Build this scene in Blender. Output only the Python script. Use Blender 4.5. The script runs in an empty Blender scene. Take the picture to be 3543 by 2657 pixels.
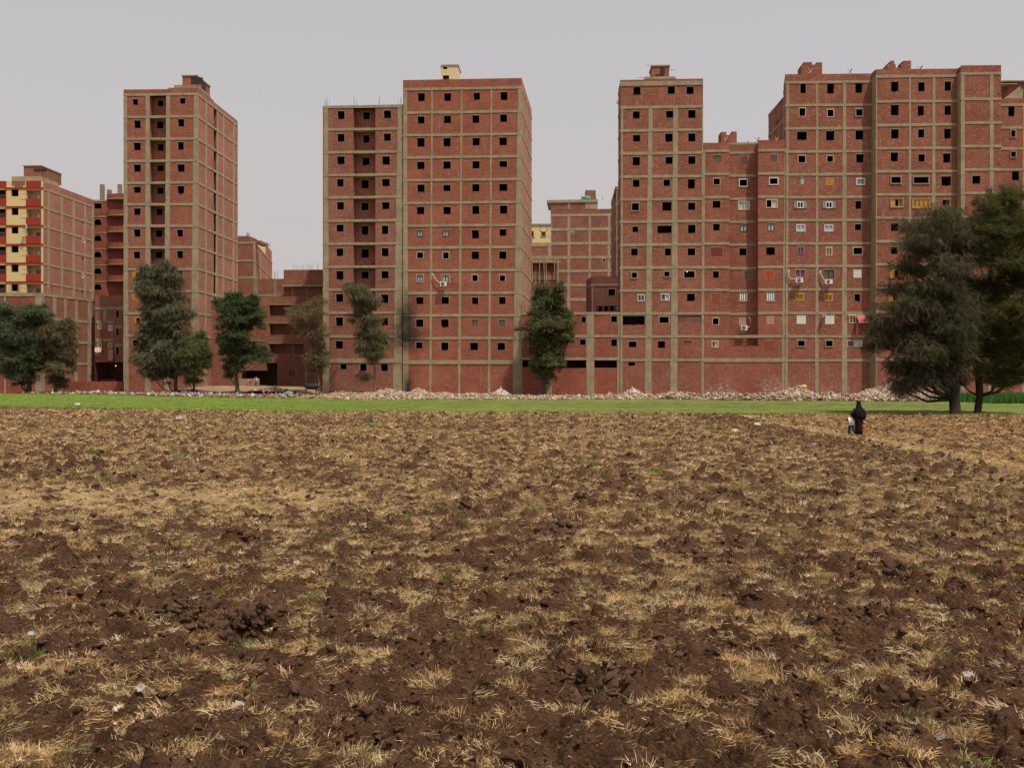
import bpy, math, random
import numpy as np
from mathutils import Vector, Matrix
R = math.radians
random.seed(7); rng = np.random.default_rng(11)
scene = bpy.context.scene
COL = scene.collection
# ------------------------------------------------------------------ camera, sky, sun, exposure
CX, FP, HZ, CH = 1771.5, 3300.0, 1298.0, 2.9      # image centre, focal length in px, horizon row, eye height (m)
cam = bpy.data.cameras.new('camera'); camo = bpy.data.objects.new('camera', cam); COL.objects.link(camo)
camo.location = (0, 0, CH); camo.rotation_euler = (R(90), 0, 0)
cam.sensor_width = 36; cam.lens = FP/3543*36; cam.shift_y = -(1328.5-HZ)/3543
cam.clip_start = .1; cam.clip_end = 4000
scene.camera = camo
SUN = Vector((0.66, -0.70, 2.05)).normalized()
world = bpy.data.worlds.new('World'); scene.world = world; world.use_nodes = True
wn = world.node_tree.nodes; wl = world.node_tree.links
bg = wn['Background']; sky = wn.new('ShaderNodeTexSky'); sky.sky_type = 'NISHITA'; sky.sun_disc = False
sky.sun_elevation = math.asin(SUN.z); sky.sun_rotation = math.atan2(SUN.x, SUN.y)
sky.dust_density = 5.0; sky.air_density = 1.6; sky.ozone_density = 1.0; sky.altitude = 50
hs = wn.new('ShaderNodeHueSaturation'); hs.inputs['Saturation'].default_value = 0.16
mx = wn.new('ShaderNodeMix'); mx.data_type = 'RGBA'; mx.blend_type = 'MULTIPLY'; mx.inputs[0].default_value = 1
mx.inputs[7].default_value = (1.0, 0.955, 0.965, 1)
# a dust veil evens the sky out
mv = wn.new('ShaderNodeMix'); mv.data_type = 'RGBA'; mv.inputs[0].default_value = 0.70
gco = wn.new('ShaderNodeTexCoord'); gsp = wn.new('ShaderNodeSeparateXYZ'); gmr = wn.new('ShaderNodeMapRange'); gmr.inputs[1].default_value = 0.0; gmr.inputs[2].default_value = .42; gcm = wn.new('ShaderNodeMix'); gcm.data_type = 'RGBA'
gcm.inputs[6].default_value = (6.25, 5.66, 5.46, 1); gcm.inputs[7].default_value = (5.0, 4.95, 5.2, 1); wl.new(gco.outputs['Generated'], gsp.inputs[0]); wl.new(gsp.outputs[2], gmr.inputs[0]); wl.new(gmr.outputs[0], gcm.inputs[0]); wl.new(gcm.outputs[2], mv.inputs[7])
wl.new(sky.outputs[0], hs.inputs['Color']); wl.new(hs.outputs[0], mx.inputs[6]); wl.new(mx.outputs[2], mv.inputs[6]); wl.new(mv.outputs[2], bg.inputs[0])
bg.inputs[1].default_value = 0.114
sl = bpy.data.lights.new('sun', 'SUN'); sl.energy = 4.3; sl.angle = R(1.2); sl.color = (1.0, 0.91, 0.77)
so = bpy.data.objects.new('sun', sl); COL.objects.link(so); so.rotation_euler = (-SUN).to_track_quat('-Z', 'Y').to_euler(); so.location = (0, 0, 60)
vs = scene.view_settings; vs.view_transform = 'Standard'; vs.look = 'None'; vs.exposure = 0; vs.gamma = 1

# ------------------------------------------------------------------ measuring helpers
ZO = {1: (0, 500, 1.844), 2: (400, 220, 2.764), 3: (400, 800, 2.765), 4: (1100, 200, 2.765), 5: (1100, 800, 2.765),
      6: (1800, 600, 2.0737), 7: (2100, 200, 2.765), 8: (2100, 800, 2.765), 9: (2650, 200, 2.477), 10: (2650, 800, 2.2116),
      11: (800, 780, 6.703), 12: (700, 1000, 4.367), 0: (0, 0, 1.0), 13: (2880, 1350, 8.295), 14: (3000, 600, 2.0737)}
def Z(k, x, y):
    a = ZO[k]; return a[0]+x/a[2], a[1]+y/a[2]
def ray(px, py): return (px-CX)/FP, -(py-HZ)/FP
def PT(px, py, Y):
    a, b = ray(px, py); return Vector((a*Y, Y, CH+b*Y))
def XY(px, Y): return ((px-CX)/FP*Y, Y)
class Face:
    def __init__(s, p0, p1, off=0.0):
        d = Vector((p1[0]-p0[0], p1[1]-p0[1])); s.L = d.length; s.d = d/s.L; s.n = Vector((s.d.y, -s.d.x))
        s.p = Vector(p0[:2])+s.n*off
    def pt(s, u, z, o=0.0):
        q = s.p+s.d*u+s.n*o; return Vector((q.x, q.y, z))
    def uz(s, px, py):
        a, b = ray(px, py); u = (a*s.p.y-s.p.x)/(s.d.x-a*s.d.y); return u, CH+b*(s.p.y+u*s.d.y)
    def u(s, px): return s.uz(px, HZ)[0]
    def end(s, u): q = s.p+s.d*u; return (q.x, q.y)

# ------------------------------------------------------------------ mesh helpers
class MB:
    def __init__(s): s.v = []; s.f = []; s.m = []
    def face(s, pts, m=0):
        i = len(s.v); s.v += [tuple(p) for p in pts]; s.f.append(tuple(range(i, i+len(pts)))); s.m.append(m)
    def hexa(s, p, m=0):   # p: 4 bottom + 4 top
        i = len(s.v); s.v += [tuple(q) for q in p]
        for f in ((3,2,1,0), (4,5,6,7), (0,1,5,4), (1,2,6,5), (2,3,7,6), (3,0,4,7)): s.f.append(tuple(i+k for k in f)); s.m.append(m)
    def fbox(s, F, u0, u1, z0, z1, o0, o1, m=0, ut=None):
        if ut is None: ut = (u0, u1)
        s.hexa([F.pt(u0,z0,o1), F.pt(u1,z0,o1), F.pt(u1,z0,o0), F.pt(u0,z0,o0), F.pt(ut[0],z1,o1), F.pt(ut[1],z1,o1), F.pt(ut[1],z1,o0), F.pt(ut[0],z1,o0)], m)
    def box(s, x0, x1, y0, y1, z0, z1, m=0):
        s.hexa([(x0,y0,z0),(x1,y0,z0),(x1,y1,z0),(x0,y1,z0),(x0,y0,z1),(x1,y0,z1),(x1,y1,z1),(x0,y1,z1)], m)
    def tube(s, pts, rad, n=6, m=0, cap=True):
        pts = [Vector(p) for p in pts]; rings = []
        if not hasattr(rad, '__len__'): rad = [rad]*len(pts)
        for k, p in enumerate(pts):
            t = (pts[min(k+1, len(pts)-1)]-pts[max(k-1, 0)])
            if t.length < 1e-6: t = Vector((0,0,1))
            t.normalize(); a = t.cross(Vector((0,0,1)) if abs(t.z) < .9 else Vector((1,0,0))).normalized(); b = t.cross(a)
            i = len(s.v); rings.append(i)
            for j in range(n):
                g = 2*math.pi*j/n; s.v.append(tuple(p+(a*math.cos(g)+b*math.sin(g))*rad[k]))
        for k in range(len(pts)-1):
            for j in range(n):
                q = (j+1) % n; s.f.append((rings[k]+j, rings[k]+q, rings[k+1]+q, rings[k+1]+j)); s.m.append(m)
        if cap:
            s.f.append(tuple(rings[0]+j for j in range(n))[::-1]); s.m.append(m)
            s.f.append(tuple(rings[-1]+j for j in range(n))); s.m.append(m)
    def ball(s, c, r, n=10, m=0, q=6):
        if not hasattr(r, '__len__'): r = (r, r, r)
        i = len(s.v)
        for a in range(q+1):
            th = math.pi*a/q
            for b in range(n):
                ph = 2*math.pi*b/n; s.v.append((c[0]+r[0]*math.sin(th)*math.cos(ph), c[1]+r[1]*math.sin(th)*math.sin(ph), c[2]+r[2]*math.cos(th)))
        for a in range(q):
            for b in range(n):
                e = (b+1) % n; s.f.append((i+a*n+b, i+(a+1)*n+b, i+(a+1)*n+e, i+a*n+e)); s.m.append(m)
    def loft(s, rings, m=0, cap=True):
        i0 = []
        for r in rings: i0.append(len(s.v)); s.v += [tuple(p) for p in r]
        n = len(rings[0])
        for k in range(len(rings)-1):
            for j in range(n):
                q = (j+1) % n; s.f.append((i0[k]+j, i0[k]+q, i0[k+1]+q, i0[k+1]+j)); s.m.append(m)
        if cap: s.f.append(tuple(i0[0]+j for j in range(n))[::-1]); s.m.append(m); s.f.append(tuple(i0[-1]+j for j in range(n))); s.m.append(m)
    def build(s, name, mats, parent=None, smooth=False):
        base = Vector(parent['_b']) if parent and '_b' in parent else Vector((0,0,0))
        me = bpy.data.meshes.new(name); me.from_pydata([tuple(Vector(v)-base) for v in s.v], [], s.f)
        if not isinstance(mats, (list, tuple)): mats = [mats]
        for m in mats: me.materials.append(m)
        if len(mats) > 1: me.polygons.foreach_set('material_index', s.m)
        if smooth: me.polygons.foreach_set('use_smooth', [True]*len(s.f))
        me.update(); o = bpy.data.objects.new(name, me); COL.objects.link(o)
        if parent:
            o.parent = parent
            if '_b' in parent and parent.get('_root', 0) == 0: pass
            o['_b'] = tuple(base)
        return o
ALL = []
def thing(name, label, cat, loc, group=None, rz=0):
    o = bpy.data.objects.new(name, None); COL.objects.link(o); o.location = loc; o.empty_display_size = .5; o.rotation_euler.z = rz
    o['_b'] = tuple(loc); tag(o, label, cat, group); return o
def tag(o, label, cat, group=None, kind=None):
    if label: o['label'] = label
    if cat: o['category'] = cat
    if group: o['group'] = group
    if kind: o['kind'] = kind
    ALL.append(o); return o
def npmesh(name, V, Fc, mats, nv=3, attrs=None, parent=None, smooth=False, mi=None):
    """V (n,3), Fc (m,nv) ints"""
    V = np.asarray(V, dtype=np.float32)
    if parent is not None and '_b' in parent: V = V-np.array(parent['_b'], dtype=np.float32)
    me = bpy.data.meshes.new(name); n, m = len(V), len(Fc)
    me.vertices.add(n); me.vertices.foreach_set('co', V.ravel())
    me.loops.add(m*nv); me.loops.foreach_set('vertex_index', np.asarray(Fc, dtype=np.int32).ravel())
    me.polygons.add(m); me.polygons.foreach_set('loop_start', np.arange(0, m*nv, nv, dtype=np.int32))
    me.polygons.foreach_set('loop_total', np.full(m, nv, dtype=np.int32))
    if smooth: me.polygons.foreach_set('use_smooth', np.ones(m, dtype=bool))
    if not isinstance(mats, (list, tuple)): mats = [mats]
    for q in mats: me.materials.append(q)
    if mi is not None: me.polygons.foreach_set('material_index', np.asarray(mi, dtype=np.int32))
    for k, a in (attrs or {}).items():
        a = np.asarray(a, dtype=np.float32)
        if a.ndim == 1: at = me.attributes.new(k, 'FLOAT', 'POINT'); at.data.foreach_set('value', a)
        else:
            at = me.attributes.new(k, 'FLOAT_COLOR', 'POINT'); at.data.foreach_set('color', np.concatenate([a, np.ones((len(a), 1), dtype=np.float32)], 1).ravel())
    me.update(calc_edges=True); me.validate()
    o = bpy.data.objects.new(name, me); COL.objects.link(o)
    if parent is not None: o.parent = parent; o['_b'] = tuple(parent['_b'])
    return o

# ------------------------------------------------------------------ materials
def lin(c): return tuple(((x/255+.055)/1.055)**2.4 if x/255 > .04045 else x/255/12.92 for x in c)
class NT:
    def __init__(s, name):
        s.m = bpy.data.materials.new(name); s.m.use_nodes = True; s.t = s.m.node_tree; s.b = s.t.nodes['Principled BSDF']
        s.b.inputs['Specular IOR Level'].default_value = .2; s.b.inputs['Roughness'].default_value = .95
    def n(s, t, **k):
        q = s.t.nodes.new('ShaderNode'+t)
        for a, v in k.items(): setattr(q, a, v)
        return q
    def l(s, a, b): s.t.links.new(a, b)
    def val(s, q, sock):
        if hasattr(q, 'is_output') or isinstance(q, bpy.types.NodeSocket): s.l(q, sock)
        else: sock.default_value = q
    def mix(s, f, a, b, bt='MIX'):
        q = s.n('Mix', data_type='RGBA', blend_type=bt); s.val(f, q.inputs[0])
        for v, i in ((a, 6), (b, 7)):
            if isinstance(v, bpy.types.NodeSocket): s.l(v, q.inputs[i])
            else: q.inputs[i].default_value = (*v, 1)
        return q.outputs[2]
    def math(s, op, a, b=0.0, c=None, clamp=False):
        q = s.n('Math', operation=op, use_clamp=clamp); s.val(a, q.inputs[0]); s.val(b, q.inputs[1])
        if c is not None: s.val(c, q.inputs[2])
        return q.outputs[0]
    def ramp(s, f, a, b):     # linear step a..b -> 0..1
        q = s.n('MapRange'); s.val(f, q.inputs[0]); q.inputs[1].default_value = a; q.inputs[2].default_value = b; return q.outputs[0]
    def noise(s, vec, sc, det=3, rough=.6, scale=(1,1,1)):
        if scale != (1,1,1):
            mp = s.n('Mapping'); s.l(vec, mp.inputs[0]); mp.inputs['Scale'].default_value = scale; vec = mp.outputs[0]
        q = s.n('TexNoise'); s.l(vec, q.inputs['Vector']); q.inputs['Scale'].default_value = sc; q.inputs['Detail'].default_value = det; q.inputs['Roughness'].default_value = rough
        return q.outputs['Fac']
    def pos(s): return s.n('NewGeometry').outputs['Position']
    def wallvec(s):
        sp = s.n('SeparateXYZ'); s.l(s.pos(), sp.inputs[0]); h = s.math('ADD', sp.outputs[0], sp.outputs[1])
        c = s.n('CombineXYZ'); s.l(h, c.inputs[0]); s.l(sp.outputs[2], c.inputs[1]); return c.outputs[0], sp
    def bump(s, h, st=.5, d=.02):
        q = s.n('Bump'); q.inputs['Strength'].default_value = st; q.inputs['Distance'].default_value = d; s.l(h, q.inputs['Height']); s.l(q.outputs[0], s.b.inputs['Normal'])
    def col(s, c):
        if isinstance(c, bpy.types.NodeSocket): s.l(c, s.b.inputs['Base Color'])
        else: s.b.inputs['Base Color'].default_value = (*c, 1)
def soot(k, c, sp, cx, cz, rx, rz):
    dx = k.math('DIVIDE', k.math('SUBTRACT', sp.outputs[0], cx), rx); dz = k.math('DIVIDE', k.math('SUBTRACT', sp.outputs[2], cz), rz)
    d = k.math('SQRT', k.math('ADD', k.math('MULTIPLY', dx, dx), k.math('MULTIPLY', dz, dz)))
    nz = k.noise(k.pos(), 1.6, 4, .7); d = k.math('ADD', d, k.math('MULTIPLY', k.math('SUBTRACT', nz, .5), .9))
    return k.mix(k.math('MULTIPLY', k.ramp(d, 1.0, .15), .9), c, (.02, .017, .015))
SOOTS = []
def brick(name, c, sat=1.0, pale=.5, soots=(), low=0.0):
    k = NT(name); vec, sp = k.wallvec()
    bt = k.n('TexBrick'); k.l(vec, bt.inputs['Vector']); bt.inputs['Scale'].default_value = 1.0
    bt.inputs['Brick Width'].default_value = .24; bt.inputs['Row Height'].default_value = .075; bt.inputs['Mortar Size'].default_value = .009
    bt.inputs['Mortar Smooth'].default_value = .3; bt.inputs['Bias'].default_value = -.1
    c = np.array(c); bt.inputs['Color1'].default_value = (*(c*1.12), 1); bt.inputs['Color2'].default_value = (*(c*.72), 1)
    bt.inputs['Mortar'].default_value = (*(c*.55+.085), 1)
    col = bt.outputs['Color']
    big = k.noise(vec, .35, 4, .65); col = k.mix(k.ramp(big, .32, .66), k.mix(.75, col, (.66,.60,.62), 'MULTIPLY'), col); md = k.noise(vec, 1.0, 4, .75, (.9, 2.0, 1)); col = k.mix(k.math('MULTIPLY', k.ramp(md, .5, .7), .30), col, (.40, .20, .13))
    fl = k.noise(vec, 1.0, 4, .7, (1.6, 7.5, 1)); col = k.mix(k.math('MULTIPLY', k.ramp(fl, .55, .66), .60*pale, clamp=True), col, (.50, .31, .21))
    dk = k.noise(vec, 1.0, 4, .75, (2.2, 9, 1)); dk2 = k.ramp(dk, .44, .30); col = k.mix(k.math('MULTIPLY', dk2, .62), col, (.09, .028, .02))
    sn_ = k.n('Vector'+'Math', operation='SNAP'); k.l(vec, sn_.inputs[0]); sn_.inputs[1].default_value = (3.7, 3.02, 1); wn_ = k.n('TexWhiteNoise'); k.l(sn_.outputs[0], wn_.inputs['Vector']); col = k.mix(k.math('MULTIPLY', wn_.outputs['Value'], .40), col, (.74, .66, .66), 'MULTIPLY')
    # lime bloom: pale vertical runs in patches
    run = k.noise(vec, 1.0, 3, .6, (5.5, .45, 1)); pat = k.noise(vec, .22, 3, .6)
    col = k.mix(k.math('MULTIPLY', k.math('MULTIPLY', k.ramp(run, .56, .72), k.ramp(pat, .50, .62)), .55), col, (.38, .31, .25))
    if low:   # cement splashes near the base of the wall
        sn = k.noise(vec, 2.2, 5, .75); hz = k.ramp(sp.outputs[2], 3.2, .6); pn = k.ramp(k.noise(vec, .3, 3, .6), .45, .6)
        col = k.mix(k.math('MULTIPLY', k.math('MULTIPLY', k.ramp(sn, .45, .62), hz), k.math('MULTIPLY', pn, low)), col, (.45, .39, .34))
    for q in soots: col = soot(k, col, sp, *q)
    k.col(col); k.bump(k.noise(vec, 9, 3, .7), .35, .02); return k.m
def concrete(name, c, soots=()):
    k = NT(name); vec, sp = k.wallvec(); c = np.array(c)
    a = k.noise(vec, .9, 4, .65, (1.2, .7, 1)); col = k.mix(k.ramp(a, .32, .7), tuple(c*.72), tuple(c*1.2))
    b = k.noise(vec, 1, 3, .7, (14, .5, 1)); col = k.mix(k.math('MULTIPLY', k.ramp(b, .5, .7), .35), col, tuple(c*1.45))
    d = k.noise(vec, 1, 3, .7, (.7, 14, 1)); col = k.mix(k.math('MULTIPLY', k.ramp(d, .55, .42), .35), col, tuple(c*.5))
    for q in soots: col = soot(k, col, sp, *q)
    k.col(col); k.bump(d, .4, .02); return k.m
def plain(name, c, rough=.8, var=.15, spec=.2, sc=3.0, emit=0, metal=0):
    k = NT(name); c = np.array(c)
    if var: k.col(k.mix(k.ramp(k.noise(k.pos(), sc, 4, .7), .3, .7), tuple(c*(1-var)), tuple(np.minimum(c*(1+var), 1))))
    else: k.col(tuple(c))
    k.b.inputs['Roughness'].default_value = rough; k.b.inputs['Specular IOR Level'].default_value = spec; k.b.inputs['Metallic'].default_value = metal
    if emit: k.b.inputs['Emission Color'].default_value = (*c, 1); k.b.inputs['Emission Strength'].default_value = emit
    return k.m
Bcol = (.335, .102, .052)
st_c = PT(*Z(5, 830, 960), 127.0)
soots_b = [(st_c.x+.3, st_c.z-.9, 3.4, 2.4), (st_c.x+.2, st_c.z+1.6, 2.0, 4.2), (PT(*Z(5, 865, 1460), 127).x, 1.2, 1.0, 3.0)]
M = dict(
 brA=brick('red_brick_narrow_tower', (.33, .106, .058), pale=1), brB=brick('red_brick_wide_tower', Bcol, soots=soots_b, pale=.7), brBl=brick('red_brick_dull', (.295,.105,.062), pale=1, soots=soots_b),
 brC=brick('red_brick_square_tower', (.305, .102, .057), pale=1.1), brE=brick('red_brick_middle_block', (.315, .095, .052), low=.9, pale=.8), brD=brick('red_brick_long_block', (.295, .092, .052), low=.7, pale=1.1),
 brS=brick('pale_brick_lit_side', (.43, .185, .120), pale=.9), brSB=brick('orange_brick_lit_side', (.50, .20, .115), pale=.9), brF=brick('deep_red_brick', (.31, .080, .043), pale=.5), brG=brick('far_brown_brick', (.29, .112, .070), pale=.7),  # brS, brSB: mortar-smeared sides, paled further to carry their brighter light
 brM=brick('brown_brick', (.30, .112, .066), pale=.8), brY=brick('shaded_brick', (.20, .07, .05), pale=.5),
 con=concrete('raw_concrete', (.325, .268, .175)), conB=concrete('raw_concrete_sooted', (.325, .268, .175), soots_b), conS=concrete('pale_concrete', (.37, .295, .195)), conG=concrete('grey_concrete', (.26, .22, .16)),
 dark=plain('shaded_interior', (.045, .030, .026), var=.3), hole=plain('hole_shade', (.02, .012, .01), var=0), reveal=plain('cement_reveal', (.30, .22, .15)),  # dark, hole: shade of rooms and recesses put into the colour
 cream=plain('cream_render', (.62, .49, .24), var=.06), creamp=plain('pale_cream_render', (.62, .50, .30), var=.08), redp=plain('red_paint', (.30, .035, .022), var=.08), redband=plain('dark_red_band', (.27, .04, .02), var=.1),
 white=plain('white_paint', (.72, .68, .64), var=.05), whitef=plain('white_frame', (.62, .62, .62), var=.05, rough=.5), creamf=plain('cream_frame', (.60, .48, .26), var=.05), blackf=plain('black_frame', (.02, .02, .022), var=0),
 glassl=plain('pale_glass', (.36, .42, .44), rough=.25, var=.1, spec=.6), glassd=plain('dark_glass', (.05, .05, .055), rough=.15, spec=.6), glassb=plain('brown_glass', (.11, .075, .05), rough=.3, spec=.5), glassp=plain('plum_glass', (.10, .06, .08), rough=.3, spec=.4),
 yellow=plain('yellow_wood', (.50, .24, .045), var=.15), wood=plain('brown_wood', (.28, .085, .035), var=.2), woodp=plain('pale_pole_wood', (.42, .30, .17), var=.2), mauve=plain('mauve_shutter', (.16, .085, .085), var=.15), maroon=plain('maroon_shutter', (.20, .045, .04), var=.15),
 orange=plain('orange_red_paint', (.42, .08, .03), var=.1), pinks=plain('pink_beige_shutter', (.47, .30, .25), var=.06), pinkf=plain('pink_frame', (.42, .20, .24), var=.05), greys=plain('grey_shutter', (.30, .30, .33), var=.1), purple=plain('purple_frame', (.22, .13, .20), var=.05),
 steel=plain('rusty_rebar', (.12, .075, .055), var=.2), dish=plain('dish_grey', (.42, .40, .38), var=.1, rough=.5), dishd=plain('dark_dish_back', (.12, .125, .13), var=.1, rough=.5), acw=plain('ac_casing', (.66, .64, .58), var=.06, rough=.5), acd=plain('ac_grille', (.12, .12, .12), var=.1),
 cable=plain('white_pipe', (.66, .60, .56), var=.05), tank=plain('white_tank', (.60, .58, .55), var=.1), tankg=plain('green_tank', (.08, .30, .20), var=.1), bulb=plain('lit_bulb', (1.0, .62, .30), var=0, emit=5),
 cloth=plain('white_cloth', (.72, .70, .69), var=.05), clothr=plain('red_striped_cloth', (.50, .06, .06), var=.4, sc=9), red=plain('bright_red_cloth', (.55, .02, .03), var=.1), clothp=plain('patterned_rug', (.52, .30, .24), var=.5, sc=6),
)
# ------------------------------------------------------------------ window kinds
DD = 2.2
def window(B, F, u0, u1, z0, z1, kind='o', pts=None, dm=None):
    """one opening: cement surround, reveal and a room box coloured dark for its shade; fitted ones carry frames, panes, shutters as sub-parts"""
    if pts is None: pts = [(u0,z0), (u1,z0), (u1,z1), (u0,z1)]
    m = MB()
    def ringq(o0, o1, mi):
        for a in range(4):
            p, q = pts[a], pts[(a+1) % 4]; m.face([F.pt(p[0],p[1],o0), F.pt(p[0],p[1],o1), F.pt(q[0],q[1],o1), F.pt(q[0],q[1],o0)], mi)
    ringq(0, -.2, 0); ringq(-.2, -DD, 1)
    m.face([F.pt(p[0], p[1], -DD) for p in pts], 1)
    rr = random.random(); w = .035+.03*rr
    pr = .012+.012*random.random()
    m.fbox(F, u0-.13*random.random()-.03, u1+.13*random.random()+.03, z1, z1+w+.03, -.02, pr, 0)
    dm_ = 0
    if rr > .35:
        m.fbox(F, u0-w, u0, z0+.05*random.random(), z1, -.02, pr-.004, 0); m.fbox(F, u1, u1+w, z0+.05*random.random(), z1, -.02, pr-.004, 0)
        if rr > .6: m.fbox(F, u0-w, u1+w, z0-w, z0, -.02, pr+.003, 0)
    if kind in ('rough', 'o') and random.random() < (.9 if kind == 'rough' else .12):
        # dark box below the sill: painted shade of a bite of broken bricks
        a = u0+(u1-u0)*random.uniform(.1, .5); m.fbox(F, a, a+random.uniform(.2, .45), z0-random.uniform(.06, .16), z0, -.1, .004, 1)
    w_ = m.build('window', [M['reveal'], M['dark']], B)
    P_ = w_
    W, Hh = u1-u0, z1-z0
    def fr(mat, t=.07, o0=-.1, o1=.03, a=u0, b=u1, c=z0, d=z1, name='frame', mid=0, hor=0):
        q = MB(); q.fbox(F, a, b, c, c+t, o0, o1); q.fbox(F, a, b, d-t, d, o0, o1); q.fbox(F, a, a+t, c+t, d-t, o0, o1); q.fbox(F, b-t, b, c+t, d-t, o0, o1)
        for i in range(mid):
            x = a+(b-a)*(i+1)/(mid+1); q.fbox(F, x-t*.4, x+t*.4, c+t, d-t, o0, o1-.01)
        for i in range(hor):
            z = c+(d-c)*(i+1)/(hor+1); q.fbox(F, a+t, b-t, z-t*.3, z+t*.3, o0, o1-.015)
        return q.build(name, mat, P_)
    def pane(mat, a, b, c=None, d=None, o=-.07, name='pane'):
        c = z0+.05 if c is None else c; d = z1-.05 if d is None else d
        q = MB(); q.fbox(F, a, b, c, d, o-.012, o); return q.build(name, mat, P_)
    def shutter(mat, a, b, c, d, o, n=1, slats=6, gap=None):
        q = MB(); t = .05; q.fbox(F, a, b, c, d, o-.03, o)
        for i in range(n):
            x0 = a+(b-a)*i/n; x1 = a+(b-a)*(i+1)/n
            q.fbox(F, x0+.01, x0+t, c, d, o, o+.025); q.fbox(F, x1-t, x1-.01, c, d, o, o+.025)
            q.fbox(F, x0+t, x1-t, c, c+t, o, o+.022); q.fbox(F, x0+t, x1-t, d-t, d, o, o+.022)
            for j in range(slats):
                z = c+t+(d-c-2*t)*(j+.3)/slats; q.fbox(F, x0+t, x1-t, z, z+.35*(d-c-2*t)/slats, o, o+.012)
        return q.build('shutter', mat, P_)
    k = kind
    mid = (u0+u1)/2
    if k == 'gl2': fr(M['blackf'], .08, mid=1); pane(M['glassl'], u0+.06, mid-.02); pane(M['glassl'], mid+.02, u1-.06); w_['label'] = 'black framed window with two pale panes'
    elif k == 'gl2w':
        q = MB(); t = .06; q.fbox(F, u0-t, u1+t, z0-t, z0, 0, .05); q.fbox(F, u0-t, u1+t, z1, z1+t, 0, .05); q.fbox(F, u0-t, u0, z0, z1, 0, .05); q.fbox(F, u1, u1+t, z0, z1, 0, .05); q.build('frame', M['creamf'], P_)
        fr(M['blackf'], .1, mid=1); pane(M['glassl'], u0+.06, mid-.02); pane(M['glassl'], mid+.02, u1-.06); w_['label'] = 'window with cream surround and pale curtained panes'
    elif k == 'slw': fr(M['whitef'], .08, mid=1, o1=.05); pane(M['glassd'], u0+.06, mid-.02); pane(M['glassp'], mid+.02, u1-.06); w_['label'] = 'white sliding window with dark panes'
    elif k == 'slwl': fr(M['whitef'], .08, mid=1, o1=.05); pane(M['glassb'], u0+.06, mid-.02); pane(M['glassl'], mid+.02, u1-.06); w_['label'] = 'white sliding window with one bright pane'
    elif k == 'wf': fr(M['whitef'], .1, o1=.06); w_['label'] = 'open window in a thick white frame'
    elif k == 'cl': fr(M['creamf'], .09, mid=1, o1=.05); pane(M['glassl'], u0+.06, mid-.02); pane(M['glassl'], mid+.02, u1-.06); w_['label'] = 'cream sliding window with pale panes'
    elif k == 'cl1': fr(M['creamf'], .09, mid=1, o1=.05); pane(M['glassl'], mid+.02, u1-.06); w_['label'] = 'cream sliding window half open'
    elif k == 'wl': fr(M['whitef'], .09, mid=1, o1=.04); pane(M['glassl'], u0+.06, mid-.02); pane(M['glassl'], mid+.02, u1-.06); w_['label'] = 'white window with two pale panes'
    elif k == 'c2': fr(M['creamf'], .10, mid=1, o1=.04); pane(M['glassb'], u0+.06, mid-.02); pane(M['glassb'], mid+.02, u1-.06); w_['label'] = 'cream framed window with brown panes'
    elif k == 'cs': fr(M['creamf'], .09, mid=1, o1=.04); pane(M['glassb'], u0+.06, mid-.02); pane(M['glassl'], mid+.02, u1-.06); w_['label'] = 'cream window with one blue and one brown pane'
    elif k == 'pf': fr(M['pinkf'], .09, mid=1, o1=.05); pane(M['glassp'], u0+.06, mid-.02); pane(M['glassp'], mid+.02, u1-.06); w_['label'] = 'pink framed sliding window'
    elif k == 'pu': fr(M['purple'], .10, mid=1, o1=.04); pane(M['glassb'], u0+.06, mid-.02); pane(M['glassb'], mid+.02, u1-.06); w_['label'] = 'small purple framed window'
    elif k == 'bg': fr(M['blackf'], .05, mid=1, o1=.02); pane(M['glassb'], u0+.04, mid-.02); pane(M['glassp'], mid+.02, u1-.04); w_['label'] = 'dark sliding window with brown and plum panes'
    elif k == 'br': pane(M['glassb'], u0, u1, z0, z1, -.08); w_['label'] = 'window closed by a brown panel'
    elif k == 'bb': pane(M['wood'], u0, mid, z0, z1, -.04); pane(M['glassl'], mid, u1, z0, z1, -.05); w_['label'] = 'window half brown board half blue pane'
    elif k == 'df': fr(M['creamf'], .06, o1=.03); w_['label'] = 'open window in a thin pale frame'
    elif k == 'wdf': fr(M['woodp'], .08, o1=.03); w_['label'] = 'open window in a plain wooden frame'
    elif k == 'bx': fr(M['reveal'], .12, o1=.10); w_['label'] = 'open window with thick cement surround'
    elif k in ('mv', 'mr', 'og', 'pk', 'wh', 'yc', 'wd', 'wd2'):
        mt = {'mv': 'mauve', 'mr': 'maroon', 'og': 'orange', 'pk': 'pinks', 'wh': 'white', 'yc': 'yellow', 'wd': 'wood', 'wd2': 'wood'}[k]
        n = {'mv': 3, 'mr': 4, 'og': 2, 'pk': 4, 'wh': 4, 'yc': 2, 'wd': 4, 'wd2': 3}[k]
        shutter(M[mt], u0, mid-.008, z0, z1, .0, max(1, n//2), 7); shutter(M[mt], mid+.008, u1, z0, z1, .0, max(1, n//2), 7)
        w_['label'] = {'mv': 'window with closed mauve shutters', 'mr': 'window with closed maroon shutters', 'og': 'window with orange red shutters', 'pk': 'window with pink beige shutters', 'wh': 'window with closed white shutters', 'yc': 'window with closed yellow wooden shutters', 'wd': 'window boarded with brown wood', 'wd2': 'window with closed brown boards'}[k]
    elif k == 'osw':   # white window, grey shutters swung open
        fr(M['whitef'], .11, mid=1, o1=.08); s = W*.42
        shutter(M['greys'], u0-s-.04, u0-.04, z0+.02, z1+.02, .06, 1, 8); shutter(M['greys'], u1+.04, u1+s+.04, z0+.02, z1+.02, .06, 1, 8); w_['label'] = 'white window with grey shutters swung open'
    elif k == 'osy':
        fr(M['yellow'], .07, o1=.04); s = W*.75
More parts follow.
